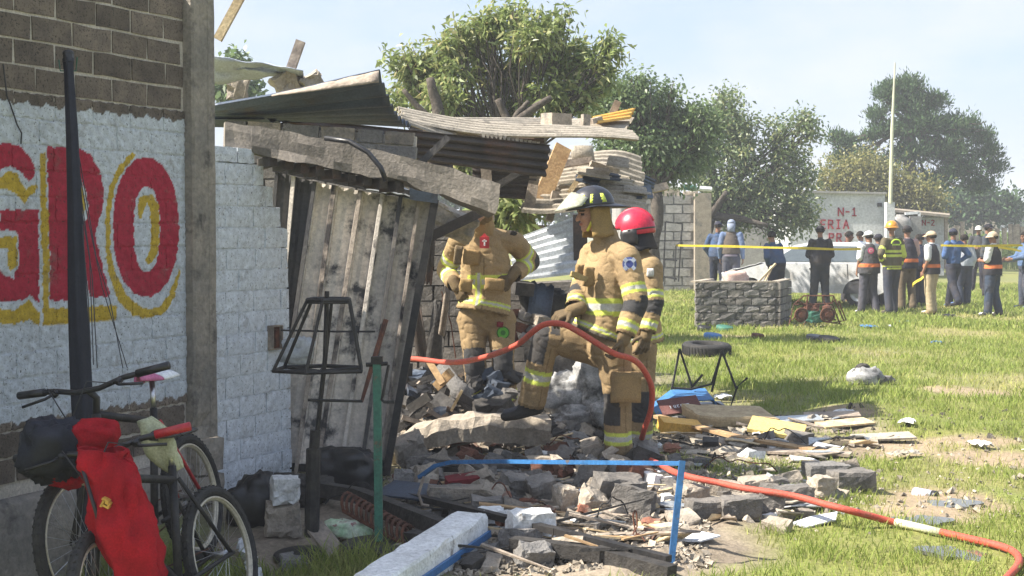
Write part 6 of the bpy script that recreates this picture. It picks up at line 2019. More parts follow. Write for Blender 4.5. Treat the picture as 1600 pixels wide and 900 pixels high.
# ---- the people standing by the car
def stander(px, foot, top, yaw, label, top_col, leg_col, skin=(.24, .125, .08), arms=('down', 'down'), stride=0.0, lean=0.0, head=None, sleeve='long', vest=None, stripes=(), rules_t=(), hem=.02, boots=(.03, .03, .03), headyaw=0, group='people by the car', hairc=(.015, .013, .012), belt=None, Y=None, headpitch=0, fat=1.28):
    """px: middle of the figure; foot, top: pixel rows of soles and crown; yaw: 0 faces us, 90 faces right, 180 away"""
    if Y is None:
        Y = 3630.0 / (foot - 365)
    base = P(px, foot, Y)
    base.z = float(gh(base.x, base.y))
    fat = fat * (1 + .10 * math.sin(px * 1.7)); yaw = yaw + 9 * math.sin(px * .9)
    hgt = (P(px, top, Y).z - base.z)
    k = hgt / 1.74
    ya = rad(yaw)
    fw = Vector((math.sin(ya), -math.cos(ya), 0)); rt = Vector((-math.cos(ya), -math.sin(ya), 0))      # his right
    def L_(r_, f_, z_):
        return base + (rt * r_ + fw * f_ + Vector((0, 0, z_))) * k
    ln = math.sin(lean)
    ha = rad(yaw + headyaw)
    J = dict(face=Vector((math.sin(ha), -math.cos(ha), -.1 - headpitch)), up=Vector((0, 0, 1)), head=L_(0, .02 + ln * .7, 1.61), neck=L_(0, ln * .55, 1.46), pelvis=L_(0, 0, .96),
             shR=L_(.175, ln * .5, 1.40), shL=L_(-.175, ln * .5, 1.40), hipR=L_(.09, 0, .90), hipL=L_(-.09, 0, .90))
    for sd_, sg, i in (('R', 1, 0), ('L', -1, 1)):
        st_ = stride * sg
        J['kn' + sd_] = L_(.11 * sg, .03 + st_ * .5, .49); J['an' + sd_] = L_(.12 * sg + .03 * math.sin(px + sg), -.02 + st_ + .05 * math.sin(px * 2.3) * sg, .09 + max(0, -st_) * .25)
        J['toe' + sd_] = J['an' + sd_] + (fw * .17 + rt * .04 * sg) * k - Vector((0, 0, .055))
        a = arms[i]
        if a == 'down':
            J['el' + sd_] = L_(.235 * sg, -.04 + ln * .3, 1.13); J['wr' + sd_] = L_(.235 * sg, .06 + ln * .3, .90)
        elif a == 'front':
            J['el' + sd_] = L_(.24 * sg, .02 + ln * .3, 1.13); J['wr' + sd_] = L_(.07 * sg, .25 + ln * .3, 1.14)
        elif a == 'forward':
            J['el' + sd_] = L_(.22 * sg, .14, 1.16); J['wr' + sd_] = L_(.16 * sg, .38, 1.12)
        elif a == 'hip':
            J['el' + sd_] = L_(.34 * sg, -.10, 1.16); J['wr' + sd_] = L_(.19 * sg, .06, 1.00)
        elif a == 'up':
            J['el' + sd_] = L_(.25 * sg, .10, 1.16); J['wr' + sd_] = L_(.12 * sg, .22, 1.38)
        elif a == 'pocket':
            J['el' + sd_] = L_(.27 * sg, -.06, 1.15); J['wr' + sd_] = L_(.20 * sg, .07, .95)
    t = thing('person', base, label, 'person', group)
    b, f, u, s = body_mesh(t, J, .012, skin, top_col if sleeve != 'none' else skin, True, .4)
    sv = (J['shL'] - J['shR']).normalized()
    ch = J['pelvis'].lerp(J['neck'], .62)
    tr = [('seat', J['hipL'], J['hipR'], .105 * k, .105 * k), ('seat', J['pelvis'], J['pelvis'] + Vector((0, 0, .05)), (.155 * fat, .12 * fat), (.155 * fat, .12 * fat), sv)]
    for q in 'LR':
        tr += [('thigh' + q, J['hip' + q], J['kn' + q], .112, .090), ('calf' + q, J['kn' + q], J['an' + q], .088, .082)]
    garment('trousers', t, tr, .018, leg_col, rules_t, 'gear', 3, .010, 12)
    if vest and hem == .02:
        hem = -.10
    w0 = J['pelvis'] + Vector((0, 0, hem))
    if vest and stripes:
        stripes = [('@z', base.z + .985 * k, base.z + 1.06 * k, stripes[0][3])]
    def shirt(name, col_, grow, sl, rules):
        sg_ = [('skirt', w0, w0.lerp(ch, .4), (.165 * fat + grow, .125 * fat + grow), (.168 * fat + grow, .125 * fat + grow), sv), ('chest', w0.lerp(ch, .4), ch, (.168 * fat + grow, .125 * fat + grow), (.175 + grow, .125 + grow), sv), ('top', ch, J['neck'] - Vector((0, 0, .07)), (.175 + grow, .125 + grow), (.12 + grow, .085 + grow), sv)]
        for q in 'LR':
            sg_.append(('yoke', J['neck'] - Vector((0, 0, .085)), J['sh' + q], .06 + grow, (.066 if sl != 'none' else .035) + grow))
            if sl != 'none':
                e = J['el' + q] if sl == 'long' else J['sh' + q].lerp(J['el' + q], .85)
                sg_.append(('upper' + q, J['sh' + q], e, .076 + grow, .068 + grow))
                if sl == 'long':
                    sg_.append(('lower' + q, J['el' + q], J['el' + q].lerp(J['wr' + q], .92), .056 + grow, .044 + grow))
        return garment(name, t, sg_, .018, col_, rules, 'gear', 3, .010, 11, None, (('skirt', -1), ('lower', 1)))
    shirt('shirt' if not vest else 'shirt', top_col, 0, sleeve, stripes if not vest else ())
    if vest:
        shirt('vest', vest, .016, 'none', stripes)
    for q in 'LR':
        boot(t, J['an' + q], J['toe' + q], (J['kn' + q] - J['an' + q]).normalized() * .3, boots, boots)
    if belt:
        mb = MB(); mb.col = belt + (1,)
        mb.lathe([(.17, -.022), (.18, -.022), (.18, .022), (.17, .022)], J['pelvis'] + Vector((0, 0, .02)), (0, 0, 1), 20, False); mb.build('belt', MT['gear'], t)
    if head is None:
        hair(t, J['head'], f, u, hairc)
    elif head[0] == 'cap':
        cap(t, J['head'], f, u, head[1]); hair(t, J['head'] - u * .012, f, u, hairc)
    elif head[0] == 'hood':
        cap(t, J['head'] - u * .01 - f * .01, f, u, head[1], 'hood', 0, False)
        mb = MB(); mb.col = head[1] + (1,); mb.tube([J['head'] + u * .02 - f * .03, J['neck'] - f * .02], [.098, .085], 14); mb.build('hood_neck', MT['gear'], t, True)
    elif head[0] == 'helmet':
        fire_helmet(t, J['head'] + u * .02, f, u, head[1], False, .07, None, 1.0)
    return t, J, f, u, s, k


NAVY, BLUE, BLACKC, ORG, WHT_C, GREYV = (.022, .027, .045), (.045, .08, .16), (.028, .028, .034), (.72, .20, .07), (.62, .63, .64), (.075, .075, .085)
st1 = [('chest', .2, .55, ORG)]
stander(1121, 466, 345, 150, 'officer in dark navy standing half hidden behind the hooded officer by the grey wall', BLUE, NAVY, arms=('down', 'pocket'), head=('cap', (.03, .035, .06)), Y=34.5)
t, J, f, u, s, k = stander(1142, 470, 341, 170, 'officer in pale blue hood and brown vest seen from behind at the tank', (.13, .18, .30), (.07, .075, .10), arms=('down', 'down'), head=('hood', (.24, .28, .37)), vest=(.10, .085, .075), Y=33.0, hem=.06, belt=(.18, .16, .20))
stander(1213, 474, 361, 215, 'officer in blue shirt and belt leaning towards the white car', BLUE, NAVY, arms=('forward', 'hip'), lean=.25, belt=(.02, .02, .02), Y=30.5, hem=.04)
t, J, f, u, s, k = stander(1281, 472, 352, 180, 'stout officer in black jacket and dark cap with his back to us at the car', BLACKC, (.03, .034, .045), arms=('front', 'front'), head=('cap', (.025, .026, .032)), fat=1.5, Y=30.2, headyaw=-20)
stander(1325, 480, 361, 40, 'man in white tank top standing behind the car roof', (.66, .66, .68), (.05, .05, .06), skin=(.20, .10, .065), sleeve='none', arms=('down', 'front'), Y=33.8, headyaw=40)
stander(1344, 480, 361, -50, 'dark haired person in pale blue shirt beside the man in the tank top', (.40, .46, .62), (.08, .08, .10), arms=('down', 'down'), Y=34.4, headpitch=.4)
t, J, f, u, s, k = stander(1357, 476, 361, 185, 'man in white cap and grey vest with orange band and pink badge on the back', WHT_C, (.075, .075, .095), arms=('front', 'down'), head=('cap', (.66, .66, .66)), vest=GREYV, stripes=st1, sleeve='short', Y=29.4, headyaw=15)
cpt = J['pelvis'].lerp(J['neck'], .74) - f * .0 + Vector((0, -.155, 0))
disc_on(t, 'back_badge', cpt, (0, -1, 0), .065, ((1, (.70, .10, .25)), (.55, (.75, .6, .62)), (.3, (.70, .10, .25))))
ffs = [('skirt', .02, .14, LIME), ('skirt', .26, .38, LIME), ('chest', .30, .46, LIME), ('chest', .64, .80, LIME), ('upper', .55, .72, LIME), ('lower', .5, .8, LIME), ('upperR', .3, 1.2, LIME)]
t, J, f, u, s, k = stander(1393, 486, 348, 205, 'firefighter in orange helmet and olive coat with lime bands seen from behind', (.11, .095, .06), (.045, .05, .07), arms=('down', 'hip'), head=('helmet', (.62, .27, .03)), stripes=ffs, hem=-.10, Y=29.0, fat=1.36, stride=.10, headyaw=-40)
mb = MB(); mb.col = (.42, .60, .07, 1); c = J['pelvis'].lerp(J['neck'], .72) + Vector((.04, -.150, .03))
arc = [c + Vector((.095 * math.cos(a), -.004, .085 * math.sin(a))) for a in [math.pi * q / 12 for q in range(13)]]
mb.tube(arc, .016, 5); mb.box(c + Vector((0, 0, -.02)), (.16, .012, .03)); mb.build('back_lettering_arc', MT['gear'], t)
stander(1417, 482, 352, 195, 'man in black cap and dark vest with orange band behind the orange helmet', (.50, .33, .30), (.16, .125, .085), arms=('front', 'front'), head=('cap', (.025, .025, .03)), vest=(.035, .035, .05), stripes=st1, sleeve='short', Y=30.0, headyaw=-60)
t, J, f, u, s, k = stander(1455, 483, 361, 220, 'man in tan cap and khaki trousers with white sleeve holding loose yellow tape', WHT_C, (.42, .34, .22), arms=('down', 'down'), head=('cap', (.52, .40, .27)), vest=(.03, .032, .045), stripes=st1, sleeve='short', boots=(.32, .24, .14), Y=28.9, headyaw=15, stride=.06)
mb = MB(); q = J['wrL'] - Vector((0, 0, .08)); mb.grid([q + Vector((.05 * math.sin(i * 1.2) - .04 * i, -.02, -.05 * i)) + Vector((0, .03 * j, .05 * j)) for j in range(2) for i in range(6)], 6, 2, .003)
tag(mb.build('tape_tail', MT['tape']), 'loose end of yellow tape hanging from the hand of the man in khaki', 'tape')
stander(1489, 474, 357, 195, 'striding man in bright blue shirt and dark cap seen from behind', (.07, .13, .28), (.03, .034, .05), arms=('hip', 'front'), head=('cap', (.03, .035, .06)), stride=.30, Y=30.8, headyaw=-40, fat=1.1)
stander(1506, 466, 366, 200, 'person in pale grey sleeves mostly hidden behind the striding man', (.42, .45, .50), (.05, .06, .09), arms=('down', 'down'), Y=32.5)
stander(1528, 447, 352, -20, 'person in dark clothes and pale cap beyond the yellow tape', (.045, .05, .06), (.03, .03, .045), arms=('front', 'front'), head=('cap', (.60, .60, .55)), Y=40.5)
stander(1542, 455, 349, 60, 'man in dark helmet-like cap behind the tan capped man at the tape', (.05, .06, .075), (.03, .03, .04), arms=('front', 'down'), head=('cap', (.02, .02, .028)), Y=36)
stander(1551, 491, 362, -145, 'man in tan cap, dark orange-banded vest and dark jeans standing apart', WHT_C, (.04, .055, .085), arms=('front', 'front'), head=('cap', (.55, .42, .30)), vest=(.035, .035, .042), stripes=st1, sleeve='short', Y=28.2, headyaw=75)
stander(1372, 470, 366, 190, 'man in dark jacket and dark cap filling the gap beside the white capped man', (.035, .04, .06), (.025, .03, .045), arms=('down', 'front'), head=('cap', (.03, .03, .04)), Y=31.6)
stander(1436, 474, 366, 200, 'person in dark navy shirt between the black capped man and the man in khaki', (.03, .045, .09), (.03, .033, .05), arms=('front', 'down'), Y=32.0, headyaw=30)
stander(1602, 468, 362, -90, 'person in blue shirt reaching to the tape at the picture edge', (.09, .15, .27), (.06, .07, .10), arms=('forward', 'forward'), Y=31)
# ================================================================ BICYCLES
def bicycle(base, head, lean, label, frame_mat, saddle_cols, grip_mats, steer, wr=.33, red_stays=False, ks=1.0):
    """base: ground point under the rear axle; head: direction of travel; lean: roll to the left of travel (rad)"""
    hd = Vector((head[0], head[1], 0)).normalized()
    lf = Vector((-hd.y, hd.x, 0))
    rl = Matrix.Rotation(-lean, 3, hd)
    t = thing('bicycle', base, label, 'bicycle', 'bicycles against the wall')

    def L_(x, y, z):
        return base + rl @ ((hd * x + lf * y + Vector((0, 0, z))) * ks)
    lfr, upr, hdr = rl @ lf, rl @ Vector((0, 0, 1)), rl @ hd
    ra, fa, bb = (0, 0, wr), (1.05, 0, wr), (.43, 0, .29)
    st_, hb, ht = (.25, 0, .80), (.84, 0, .68), (.79, 0, .84)
    sR = Matrix.Rotation(steer, 3, (L_(*ht) - L_(*hb)).normalized())

    def S_(x, y, z):           # steered part: turned about the head tube
        o = L_(*hb)
        return o + sR @ (L_(x, y, z) - o)
    for nm, c, ax, steered in (('wheel', ra, lfr, False), ('wheel', fa, sR @ lfr, True)):
        C = S_(*c) if steered else L_(*c)
        w = bpy.data.objects.new('wheel', None); COL.objects.link(w); w.parent = t; w.location = C - base
        u = ax.orthogonal().normalized(); v = ax.cross(u)
        circ = lambda r_, o=0, n=44: [C + (u * math.cos(2 * math.pi * k / n) + v * math.sin(2 * math.pi * k / n)) * r_ + ax * o for k in range(n)]
        mb = MB(); mb.tube(circ(wr - .026), .026, 10, True)
        for k in range(56):
            a = 2 * math.pi * k / 56; d = u * math.cos(a) + v * math.sin(a)
            for sgn in (-1, 1):
                mb.box(C + d * (wr - .004) + ax * (.010 * sgn), (.010, .010, .010), Matrix((ax, d, ax.cross(d))).transposed())
        mb.build('tyre', MT['tyre'], w, False)
        mb = MB(); mb.tube(circ(wr - .058, .010), .007, 6, True); mb.tube(circ(wr - .058, -.010), .007, 6, True); mb.tube(circ(wr - .062), .010, 6, True); mb.build('rim', MT['rim'], w, True)
        mb = MB(); mb.tube([C - ax * .05, C + ax * .05], .018, 10); mb.build('hub', MT['chrome'], w, True)
        mb = MB()
        for k in range(28):
            a = 2 * math.pi * k / 28
            d = u * math.cos(a) + v * math.sin(a)
            d2 = u * math.cos(a + (.5 if k % 2 else -.5)) + v * math.sin(a + (.5 if k % 2 else -.5))
            mb.tube([C + d2 * .018 + ax * (.03 if k % 4 < 2 else -.03), C + d * (wr - .06)], .0012, 3)
        o = mb.build('spokes', MT['chrome'], w)
    def part(nm, segs, mat):
        mb = MB()
        for pts, r_ in segs:
            mb.tube(pts, r_, 10)
        return mb.build(nm, MT[mat], t, True)
    part('frame', [([L_(*bb), L_(*st_)], .019), ([L_(*bb), L_(*hb)], .023), ([L_(.27, 0, .74), L_(*ht)], .019), ([L_(*hb), L_(*ht)], .022)], frame_mat)
    for k in (-1, 1):
        part('seat_stay', [([L_(.27, .03 * k, .74), L_(.02, .065 * k, wr)], .010)], 'red_plastic' if red_stays else frame_mat)
        part('chain_stay', [([L_(bb[0], .04 * k, bb[2]), L_(0, .065 * k, wr)], .011)], frame_mat)
    part('fork', [([S_(.845, 0, .66), S_(.86, .055, .62), S_(1.05, .055, wr)], .016), ([S_(.845, 0, .66), S_(.86, -.055, .62), S_(1.05, -.055, wr)], .016), ([S_(.86, .06, .62), S_(.86, -.06, .62)], .02)], frame_mat)
    part('seat_post', [([L_(*st_), L_(.22, 0, .93)], .014)], 'chrome')
    part('stem', [([S_(.79, 0, .84), S_(.765, 0, .91), S_(.81, 0, .95)], .017)], 'black')
    bar_ = [S_(.77, .36, .985), S_(.80, .18, .975), S_(.815, .06, .95), S_(.815, -.06, .95), S_(.80, -.18, .975), S_(.77, -.36, .985)]
    part('handlebar', [(bar_, .013)], 'black')
    for k, gm in ((1, grip_mats[0]), (-1, grip_mats[1])):
        part('grip', [([S_(.788, .24 * k, .979), S_(.768, .39 * k, .987)], .019)], gm)
        part('brake_lever', [([S_(.815, .17 * k, .965), S_(.86, .19 * k, .95), S_(.865, .31 * k, .935)], .007), ([S_(.80, .165 * k, .972), S_(.83, .165 * k, .958)], .016)], 'black')
        part('cable', [([S_(.83, .14 * k, .96), S_(.95, .10 * k, .99), S_(.98, .02 * k, .86), S_(.88, 0, .70)], .003)], 'black')
    mb = MB(); n = 36; c0 = L_(*bb) - lfr * .05
    mb.tube([c0 + (hdr * math.cos(2 * math.pi * k / n) + upr * math.sin(2 * math.pi * k / n)) * .085 for k in range(n)], .006, 6, True)
    for k in range(4):
        a = k * math.pi / 2; mb.tube([c0, c0 + (hdr * math.cos(a) + upr * math.sin(a)) * .085], .006, 5)
    mb.build('chainring', MT['black_metal'], t)
    part('crank', [([c0, c0 + hdr * .10 - upr * .13], .010)], 'chrome')
    mb = MB(); mb.box(c0 + hdr * .10 - upr * .13 - lfr * .05, (.09, .08, .02)); mb.build('pedal', MT['black'], t)
    part('chain', [([c0 + upr * .085, L_(0, -.05, wr + .04)], .004), ([c0 - upr * .085, L_(.03, -.05, wr - .06)], .004)], 'rust')
    sd_ = bpy.data.objects.new('saddle', None); COL.objects.link(sd_); sd_.parent = t; sd_.location = L_(.2, 0, .94) - base
    def sad(nm, x0, x1, w0, w1, mat, z=.955):
        mb = MB(); pts = []
        for i in range(7):
            x = x0 + (x1 - x0) * i / 6; w = w0 + (w1 - w0) * (i / 6) ** .8
            for k in range(13):
                a = math.pi * k / 12
                e = math.sin(math.pi * (i + .6) / 7.4) ** .4
                pts.append(L_(x, math.cos(a) * w * (.85 + .15 * e), z - .03 + math.sin(a) * .05 * e + .012 * (abs(x - .18) / .15) ** 2))
        mb.grid(pts, 13, 7, .01); return mb.build(nm, MT[mat], sd_, True)
    sad('saddle_back', .08, .20, .085, .06, saddle_cols[0]); sad('saddle_nose', .20, .36, .06, .022, saddle_cols[1])
    return t, L_, S_


def zb(p):
    p = Vector(p); p.z = float(gh(p.x, p.y)); return p


bA, LA, SA = bicycle(zb((-1.60, 7.25, 0)) + Vector((0, 0, .09)), (-.2, -.98), -.17, 'bicycle with pink and white saddle standing nearest the painted wall', 'black_metal', ('white_plastic', 'pink'), ('black', 'black'), -.12, .33, True, 1.06)
bB, LB, SB = bicycle(zb((-1.30, 6.60, 0)), (-.26, -.965), -.25, 'black bicycle with red handlebar grip carrying the red bag', 'black_metal', ('black', 'black'), ('red_plastic', 'black'), .18, .33)


def bag(name, pts_fn, nu, nv, mat, label, cat):
    mb = MB(); mb.grid([pts_fn(i / (nu - 1), j / (nv - 1)) for j in range(nv) for i in range(nu)], nu, nv, .006)
    return tag(mb.build(name, MT[mat], None, True), label, cat)


# red bag hanging over the handlebar: a sleeve of cloth, open folds, narrowing down
def redbag(u, v):
    a = 2 * math.pi * u
    rows = [(165, 702, 40, .07), (168, 725, 42, .10), (180, 765, 46, .12), (192, 815, 48, .11), (206, 865, 46, .10), (220, 925, 36, .07)]
    k = v * 5; i = min(int(k), 4); f = k - i
    cx, cy, w, d = (rows[i][q] * (1 - f) + rows[i + 1][q] * f for q in range(4))
    c = P(cx, cy, 5.70 - .10 * v)
    fold = 1 + .13 * math.sin(a * 5 + v * 6) * (.3 + v) - .55 * abs(noise.noise(Vector((math.cos(a) * 2.4 + 5 + v * 3, math.sin(a) * 2.4, v * 4)))) + .30 * noise.noise(Vector((math.cos(a) * 1.6, math.sin(a) * 1.6, v * 4)))
    return c + Vector((math.cos(a) * w / 385 * fold, math.sin(a) * d * fold, .02 * noise.noise(Vector((u * 8, v * 8, 2)))))


rb_ = bag('red_bag', redbag, 41, 34, 'red_cloth', 'bright red cloth bag with yellow mark hanging from the black bicycle', 'bag')
mb = MB()
for k, (px, py, r_) in enumerate(((118, 700, .11), (150, 684, .10), (95, 735, .10))):
    q = crease(P(px, py, 6.02), (r_, .09, r_ * .7), 60 + k * 3, .5); mb.add(q.v, q.f)
mb.build('bag_top', MT['red_cloth'], rb_, True)
mb = MB(); c = P(167, 785, 5.545)
for dx, dz, w, h in ((0, .012, .03, .008), (0, -.012, .03, .008), (-.012, 0, .008, .03), (.006, 0, .016, .007), (.014, -.006, .007, .014)):
    mb.box(c + Vector((dx, 0, dz)), (w, .05, h), Matrix.Rotation(.5, 3, 'Y'))
mb.build('yellow_mark', MT['yellow_sheet'], rb_)
tag(crease(P(84, 705, 6.0), (.145, .13, .145), 77, .5, 36, 24).build('black_backpack', MT['navy_fabric'], None, True), 'black backpack slung behind the red bag on the handlebars', 'backpack')
mb = MB(); mb.tube(spline([P(130, 735, 5.6), P(150, 800, 5.55), P(170, 860, 5.6), P(230, 840, 5.7)], 6), .009, 6); tag(mb.build('bag_strap', MT['black'], None, True), 'black strap looping below the black backpack', 'strap')
# yellow green rag knotted round the seat tube
def rag(u, v):
    c = P(225 + 50 * v, 655 + 80 * v, 6.45)
    a = 2 * math.pi * u
    w = (.025 + .032 * math.sin(v * 3.1)) * (1 + .3 * math.sin(a * 3 + v * 6))
    return c + Vector((math.cos(a) * w, math.sin(a) * w * .7, math.cos(a) * w * .35))


bag('pale_rag', rag, 21, 16, 'pale_cloth', 'pale yellow green rag tied under the pink and white saddle', 'rag')
# weeds by the wheel
# ================================================================ MIDDLE DISTANCE
# brick tank
tk = thing('brick_tank', P(1158, 511, 24.8), 'low square tank of dark blocks standing in the grass', 'tank')
ZB = 24.9
fl, fr = P(1086, 511, ZB), P(1212, 511, ZB)
bkr = P(1230, 500, ZB + 1.3)
fl.z = fr.z = bkr.z = float(gh(fl.x, ZB))
H_T = .80
dR = (bkr - fr); dR.z = 0
wid = fr.x - fl.x
for r in range(6):
    off_ = -.14 if r % 2 else 0
    x = off_
    while x < wid - .02:
        x0, x1 = max(0, x), min(wid, x + .285)
        if x1 - x0 > .05:
            mb = MB(); mb.rough((fl.x + (x0 + x1) / 2, ZB + .06, fl.z + .067 + r * .133), (x1 - x0 - .008, .14, .126), rot3(0, R.uniform(-.015, .015), R.uniform(-.03, .03)), .015, 3, None, .3); mb.build('brick', MT['burnt_block' if R.random() < .6 else 'block'], tk)
        x += .285
    n_ = max(1, int(dR.length / .285))
    for q in range(n_):
        c = fr + dR * ((q + .5) / n_) + Vector((.02, 0, .067 + r * .133))
        mb = MB(); mb.rough(c, (.12, dR.length / n_ - .014, .118), rz(math.atan2(dR.y, dR.x) - math.pi / 2), .008, 2); mb.build('brick', MT['burnt_block'], tk)
mb = MB()
a, b_ = fl + Vector((.01, .03, 0)), fr + Vector((-.01, .03, 0)); c_, d_ = fr + dR - Vector((.03, 0, 0)), fl + dR
mb.prism([a, b_, c_, d_], (0, 0, H_T - .02)); mb.build('mortar', MT['block'], tk)
mb = MB()
for p0, p1 in ((fl, fr), (fr, fr + dR), (fl, fl + dR)):
    mb.bar(p0 + Vector((0, .07, H_T + .01)), p1 + Vector((0, .07, H_T + .01)), .15, .025)
mb.build('rim', MT['concrete_pale'], tk)
tag(crease(P(1150, 436, 25.4), (.24, .14, .16), 91, .5).build('pink_cloth', M('pinkish_cloth', (.55, .35, .29), (.62, .5, .45), 9, bump=.2), None, True), 'pinkish bundle of cloth lying on the rim of the tank', 'cloth')
for k, (x0, y0, x1, y1) in enumerate(((1185, 440, 1212, 412), (1195, 440, 1206, 416))):
    mb = MB(); mb.bar(P(x0, y0, 25.5), P(x1, y1, 25.6), .05, .03); tag(mb.build('dry_stick', MT['wood_pale']), 'dry pale stick standing out of the brick tank', 'stick', 'sticks in the tank')
# red and green mower-like machine
mw = thing('garden_machine', GP(1275, 508), 'old red and green machine with wire frame and wheels beside the brick tank', 'machine')
YM = 24.6
for px, r_ in ((1252, .11), (1293, .12)):
    c = P(px, 492, YM - .1); mb = MB(); mb.tube([c + Vector((r_ * math.cos(2 * math.pi * k / 20), .02 * math.cos(2 * math.pi * k / 20), r_ * math.sin(2 * math.pi * k / 20))) for k in range(20)], .02, 7, True)
    mb.tube([c - Vector((0, .05, 0)), c + Vector((0, .05, 0))], .05, 8)
    mb.lathe([(0, -.02), (r_ * .8, -.02), (r_ * .8, .02), (0, .02)], c, (0, 1, 0), 14)
    mb.build('wheel', MT['rust'], mw)
mb = MB(); mb.rough(P(1272, 494, YM + .1), (.34, .3, .2), None, .03, 4); mb.build('green_body', MT['green_paint'], mw)
mb = MB(); mb.rough(P(1268, 481, YM + .1), (.24, .24, .12), None, .03, 4); mb.lathe([(0, 0), (.08, 0), (.09, .06), (.0, .1)], P(1292, 484, YM), (0, 0, 1), 12); mb.build('red_engine', MT['rust'], mw)
mb = MB()
for pl in (((1233, 508), (1240, 476), (1300, 474), (1312, 505)), ((1240, 476), (1256, 462), (1302, 462), (1300, 474)), ((1246, 470), (1306, 500)), ((1262, 463), (1258, 505)), ((1302, 462), (1318, 500)), ((1286, 462), (1296, 505)), ((1238, 500), (1262, 470), (1280, 488), (1306, 468)), ((1300, 505), (1322, 500), (1310, 470)), ((1255, 508), (1262, 498), (1318, 507))):
    mb.tube([P(x, y, YM + .05 * (k % 2)) for k, (x, y) in enumerate(pl)], .014, 5)
mb.build('wire_frame', MT['rust'], mw)

# ---------------------------------------------------------------- white hatchback
def car(base, yaw, label):
    t = thing('parked_car', base, label, 'car')
    ry = rz(yaw)
    L_ = lambda x, y, z: base + ry @ Vector((x, y, z))     # +x is the nose
    W_ = .80
    prof = [(1.88, .42), (1.90, .58), (1.80, .70), (1.00, .92), (.88, .95), (.22, 1.38), (-.1, 1.43), (-1.2, 1.42), (-1.62, 1.12), (-1.80, .95), (-1.84, .60), (-1.80, .36)]
    secs = []
    for y, inset, dz in ((-W_, 0, 0), (-W_ * .8, .0, .0), (W_ * .8, .0, .0), (W_, 0, 0)):
        secs.append(y)
    # lower body with wheel arches, as an outline extruded over the width with tumblehome above the waist
    low = [(1.88, .36), (1.90, .58), (1.80, .70), (1.00, .92), (.88, .95), (-1.70, .98), (-1.80, .94), (-1.84, .60), (-1.80, .34)]
    arch = lambda cx: [(cx + .33 * math.cos(a), .30 + .33 * math.sin(a)) for a in [math.pi - math.pi * k / 10 for k in range(11)]]
    outline = low + [(-1.6, .26)] + arch(-1.22) + arch(1.22) + [(1.65, .26)]
    mb = MB()
    mb.prism([L_(x, -W_, z) for x, z in outline], ry @ Vector((0, 2 * W_, 0)))
    body = mb.build('body', MT['car_white'], t)
    mb = MB()
    cab_o = [(.90, .95), (.25, 1.36), (-.05, 1.42), (-1.20, 1.41), (-1.66, .98)]
    pts = []
    for i in range(5):
        x, z = cab_o[i]
        f = (z - .95) / .47
        for y in (-1, -.6, .6, 1):
            pts.append(L_(x, y * (W_ - .01 - .14 * f), z + (.015 if abs(y) < .7 and i in (2, 3) else 0)))
    mb.grid(pts, 4, 5)
    for s_, sg in ((0, 1), (3, -1)):
        q = [pts[i * 4 + s_] for i in range(5)]
        mb.add(q, [(0, 1, 2, 3, 4) if sg > 0 else (4, 3, 2, 1, 0)])
    mb.build('roof', MT['car_white'], t, False)
    def side(y0, poly, nm, mat, out_=.012):
        mb = MB()
        q = []
        for x, z in poly:
            f = max(0, (z - .95) / .47)
            q.append(L_(x, y0 * (W_ - .01 - .14 * f + out_), z))
        mb.prism(q, ry @ Vector((0, -.02 * y0, 0))); return mb.build(nm, MT[mat], t)
    for y0 in (-1, 1):
        side(y0, [(.72, 1.0), (.24, 1.31), (-.05, 1.35), (-.28, 1.355), (-.28, 1.0)], 'side_window', 'glass')
        side(y0, [(-.36, 1.0), (-.36, 1.355), (-1.16, 1.345), (-1.48, 1.0)], 'side_window', 'glass')
        side(y0, [(1.55, .30), (1.62, .56), (-1.62, .56), (-1.58, .30), (-.86, .30), (.86, .30)], 'lower_side_band', 'car_dark', .006)  # dark band along the lower side
        mb = MB(); c = L_(.62, y0 * (W_ + .09), 1.03); mb.rough(c, (.10, .2, .13), ry, .02, 3); mb.build('mirror', MT['black'], t)
        mb = MB(); mb.box(L_(-.22, y0 * (W_ + .012), .84), (.16, .02, .03), ry); mb.build('door_handle', MT['black'], t)
        mb = MB(); mb.bar(L_(.80, y0 * (W_ + .004), .52), L_(.80, y0 * (W_ + .004), .95), .012, .008); mb.bar(L_(-.32, y0 * (W_ + .004), .52), L_(-.32, y0 * (W_ + .004), .96), .012, .008); mb.bar(L_(-1.0, y0 * (W_ + .004), .62), L_(-.98, y0 * (W_ + .004), .96), .012, .008); mb.build('door_seam', MT['car_dark'], t)
    mb = MB(); mb.grid([L_(.87 - .62 * j - .0, y * (W_ - .10 - .1 * j), .985 + .365 * j + .012) for j in (0, 1) for y in (-1, -.4, .4, 1)], 4, 2, .012); mb.build('windscreen', MT['glass'], t)
    mb = MB(); mb.grid([L_(-1.245 - .385 * (1 - j), y * (W_ - .10 - .1 * j), 1.03 + .345 * j) + ry @ Vector((-.014, 0, .01)) for j in (0, 1) for y in (1, .4, -.4, -1)], 4, 2, .012); mb.build('rear_window', MT['glass'], t)
    for x, nm in ((1.91, 'front_bumper'), (-1.86, 'rear_bumper')):
        mb = MB(); mb.rough(L_(x, 0, .44), (.14, 1.62, .22), ry, .008, 5); mb.build(nm, MT['car_dark'], t, True)
    for y0 in (-1, 1):
        mb = MB(); mb.rough(L_(1.87, y0 * .56, .66), (.10, .32, .14), ry, .006, 3); mb.build('headlight', MT['tin_pale'], t, True)
        mb = MB(); mb.rough(L_(-1.83, y0 * .62, .80), (.05, .2, .24), ry, .006, 3); mb.build('tail_light', MT['red_plastic'], t, True)
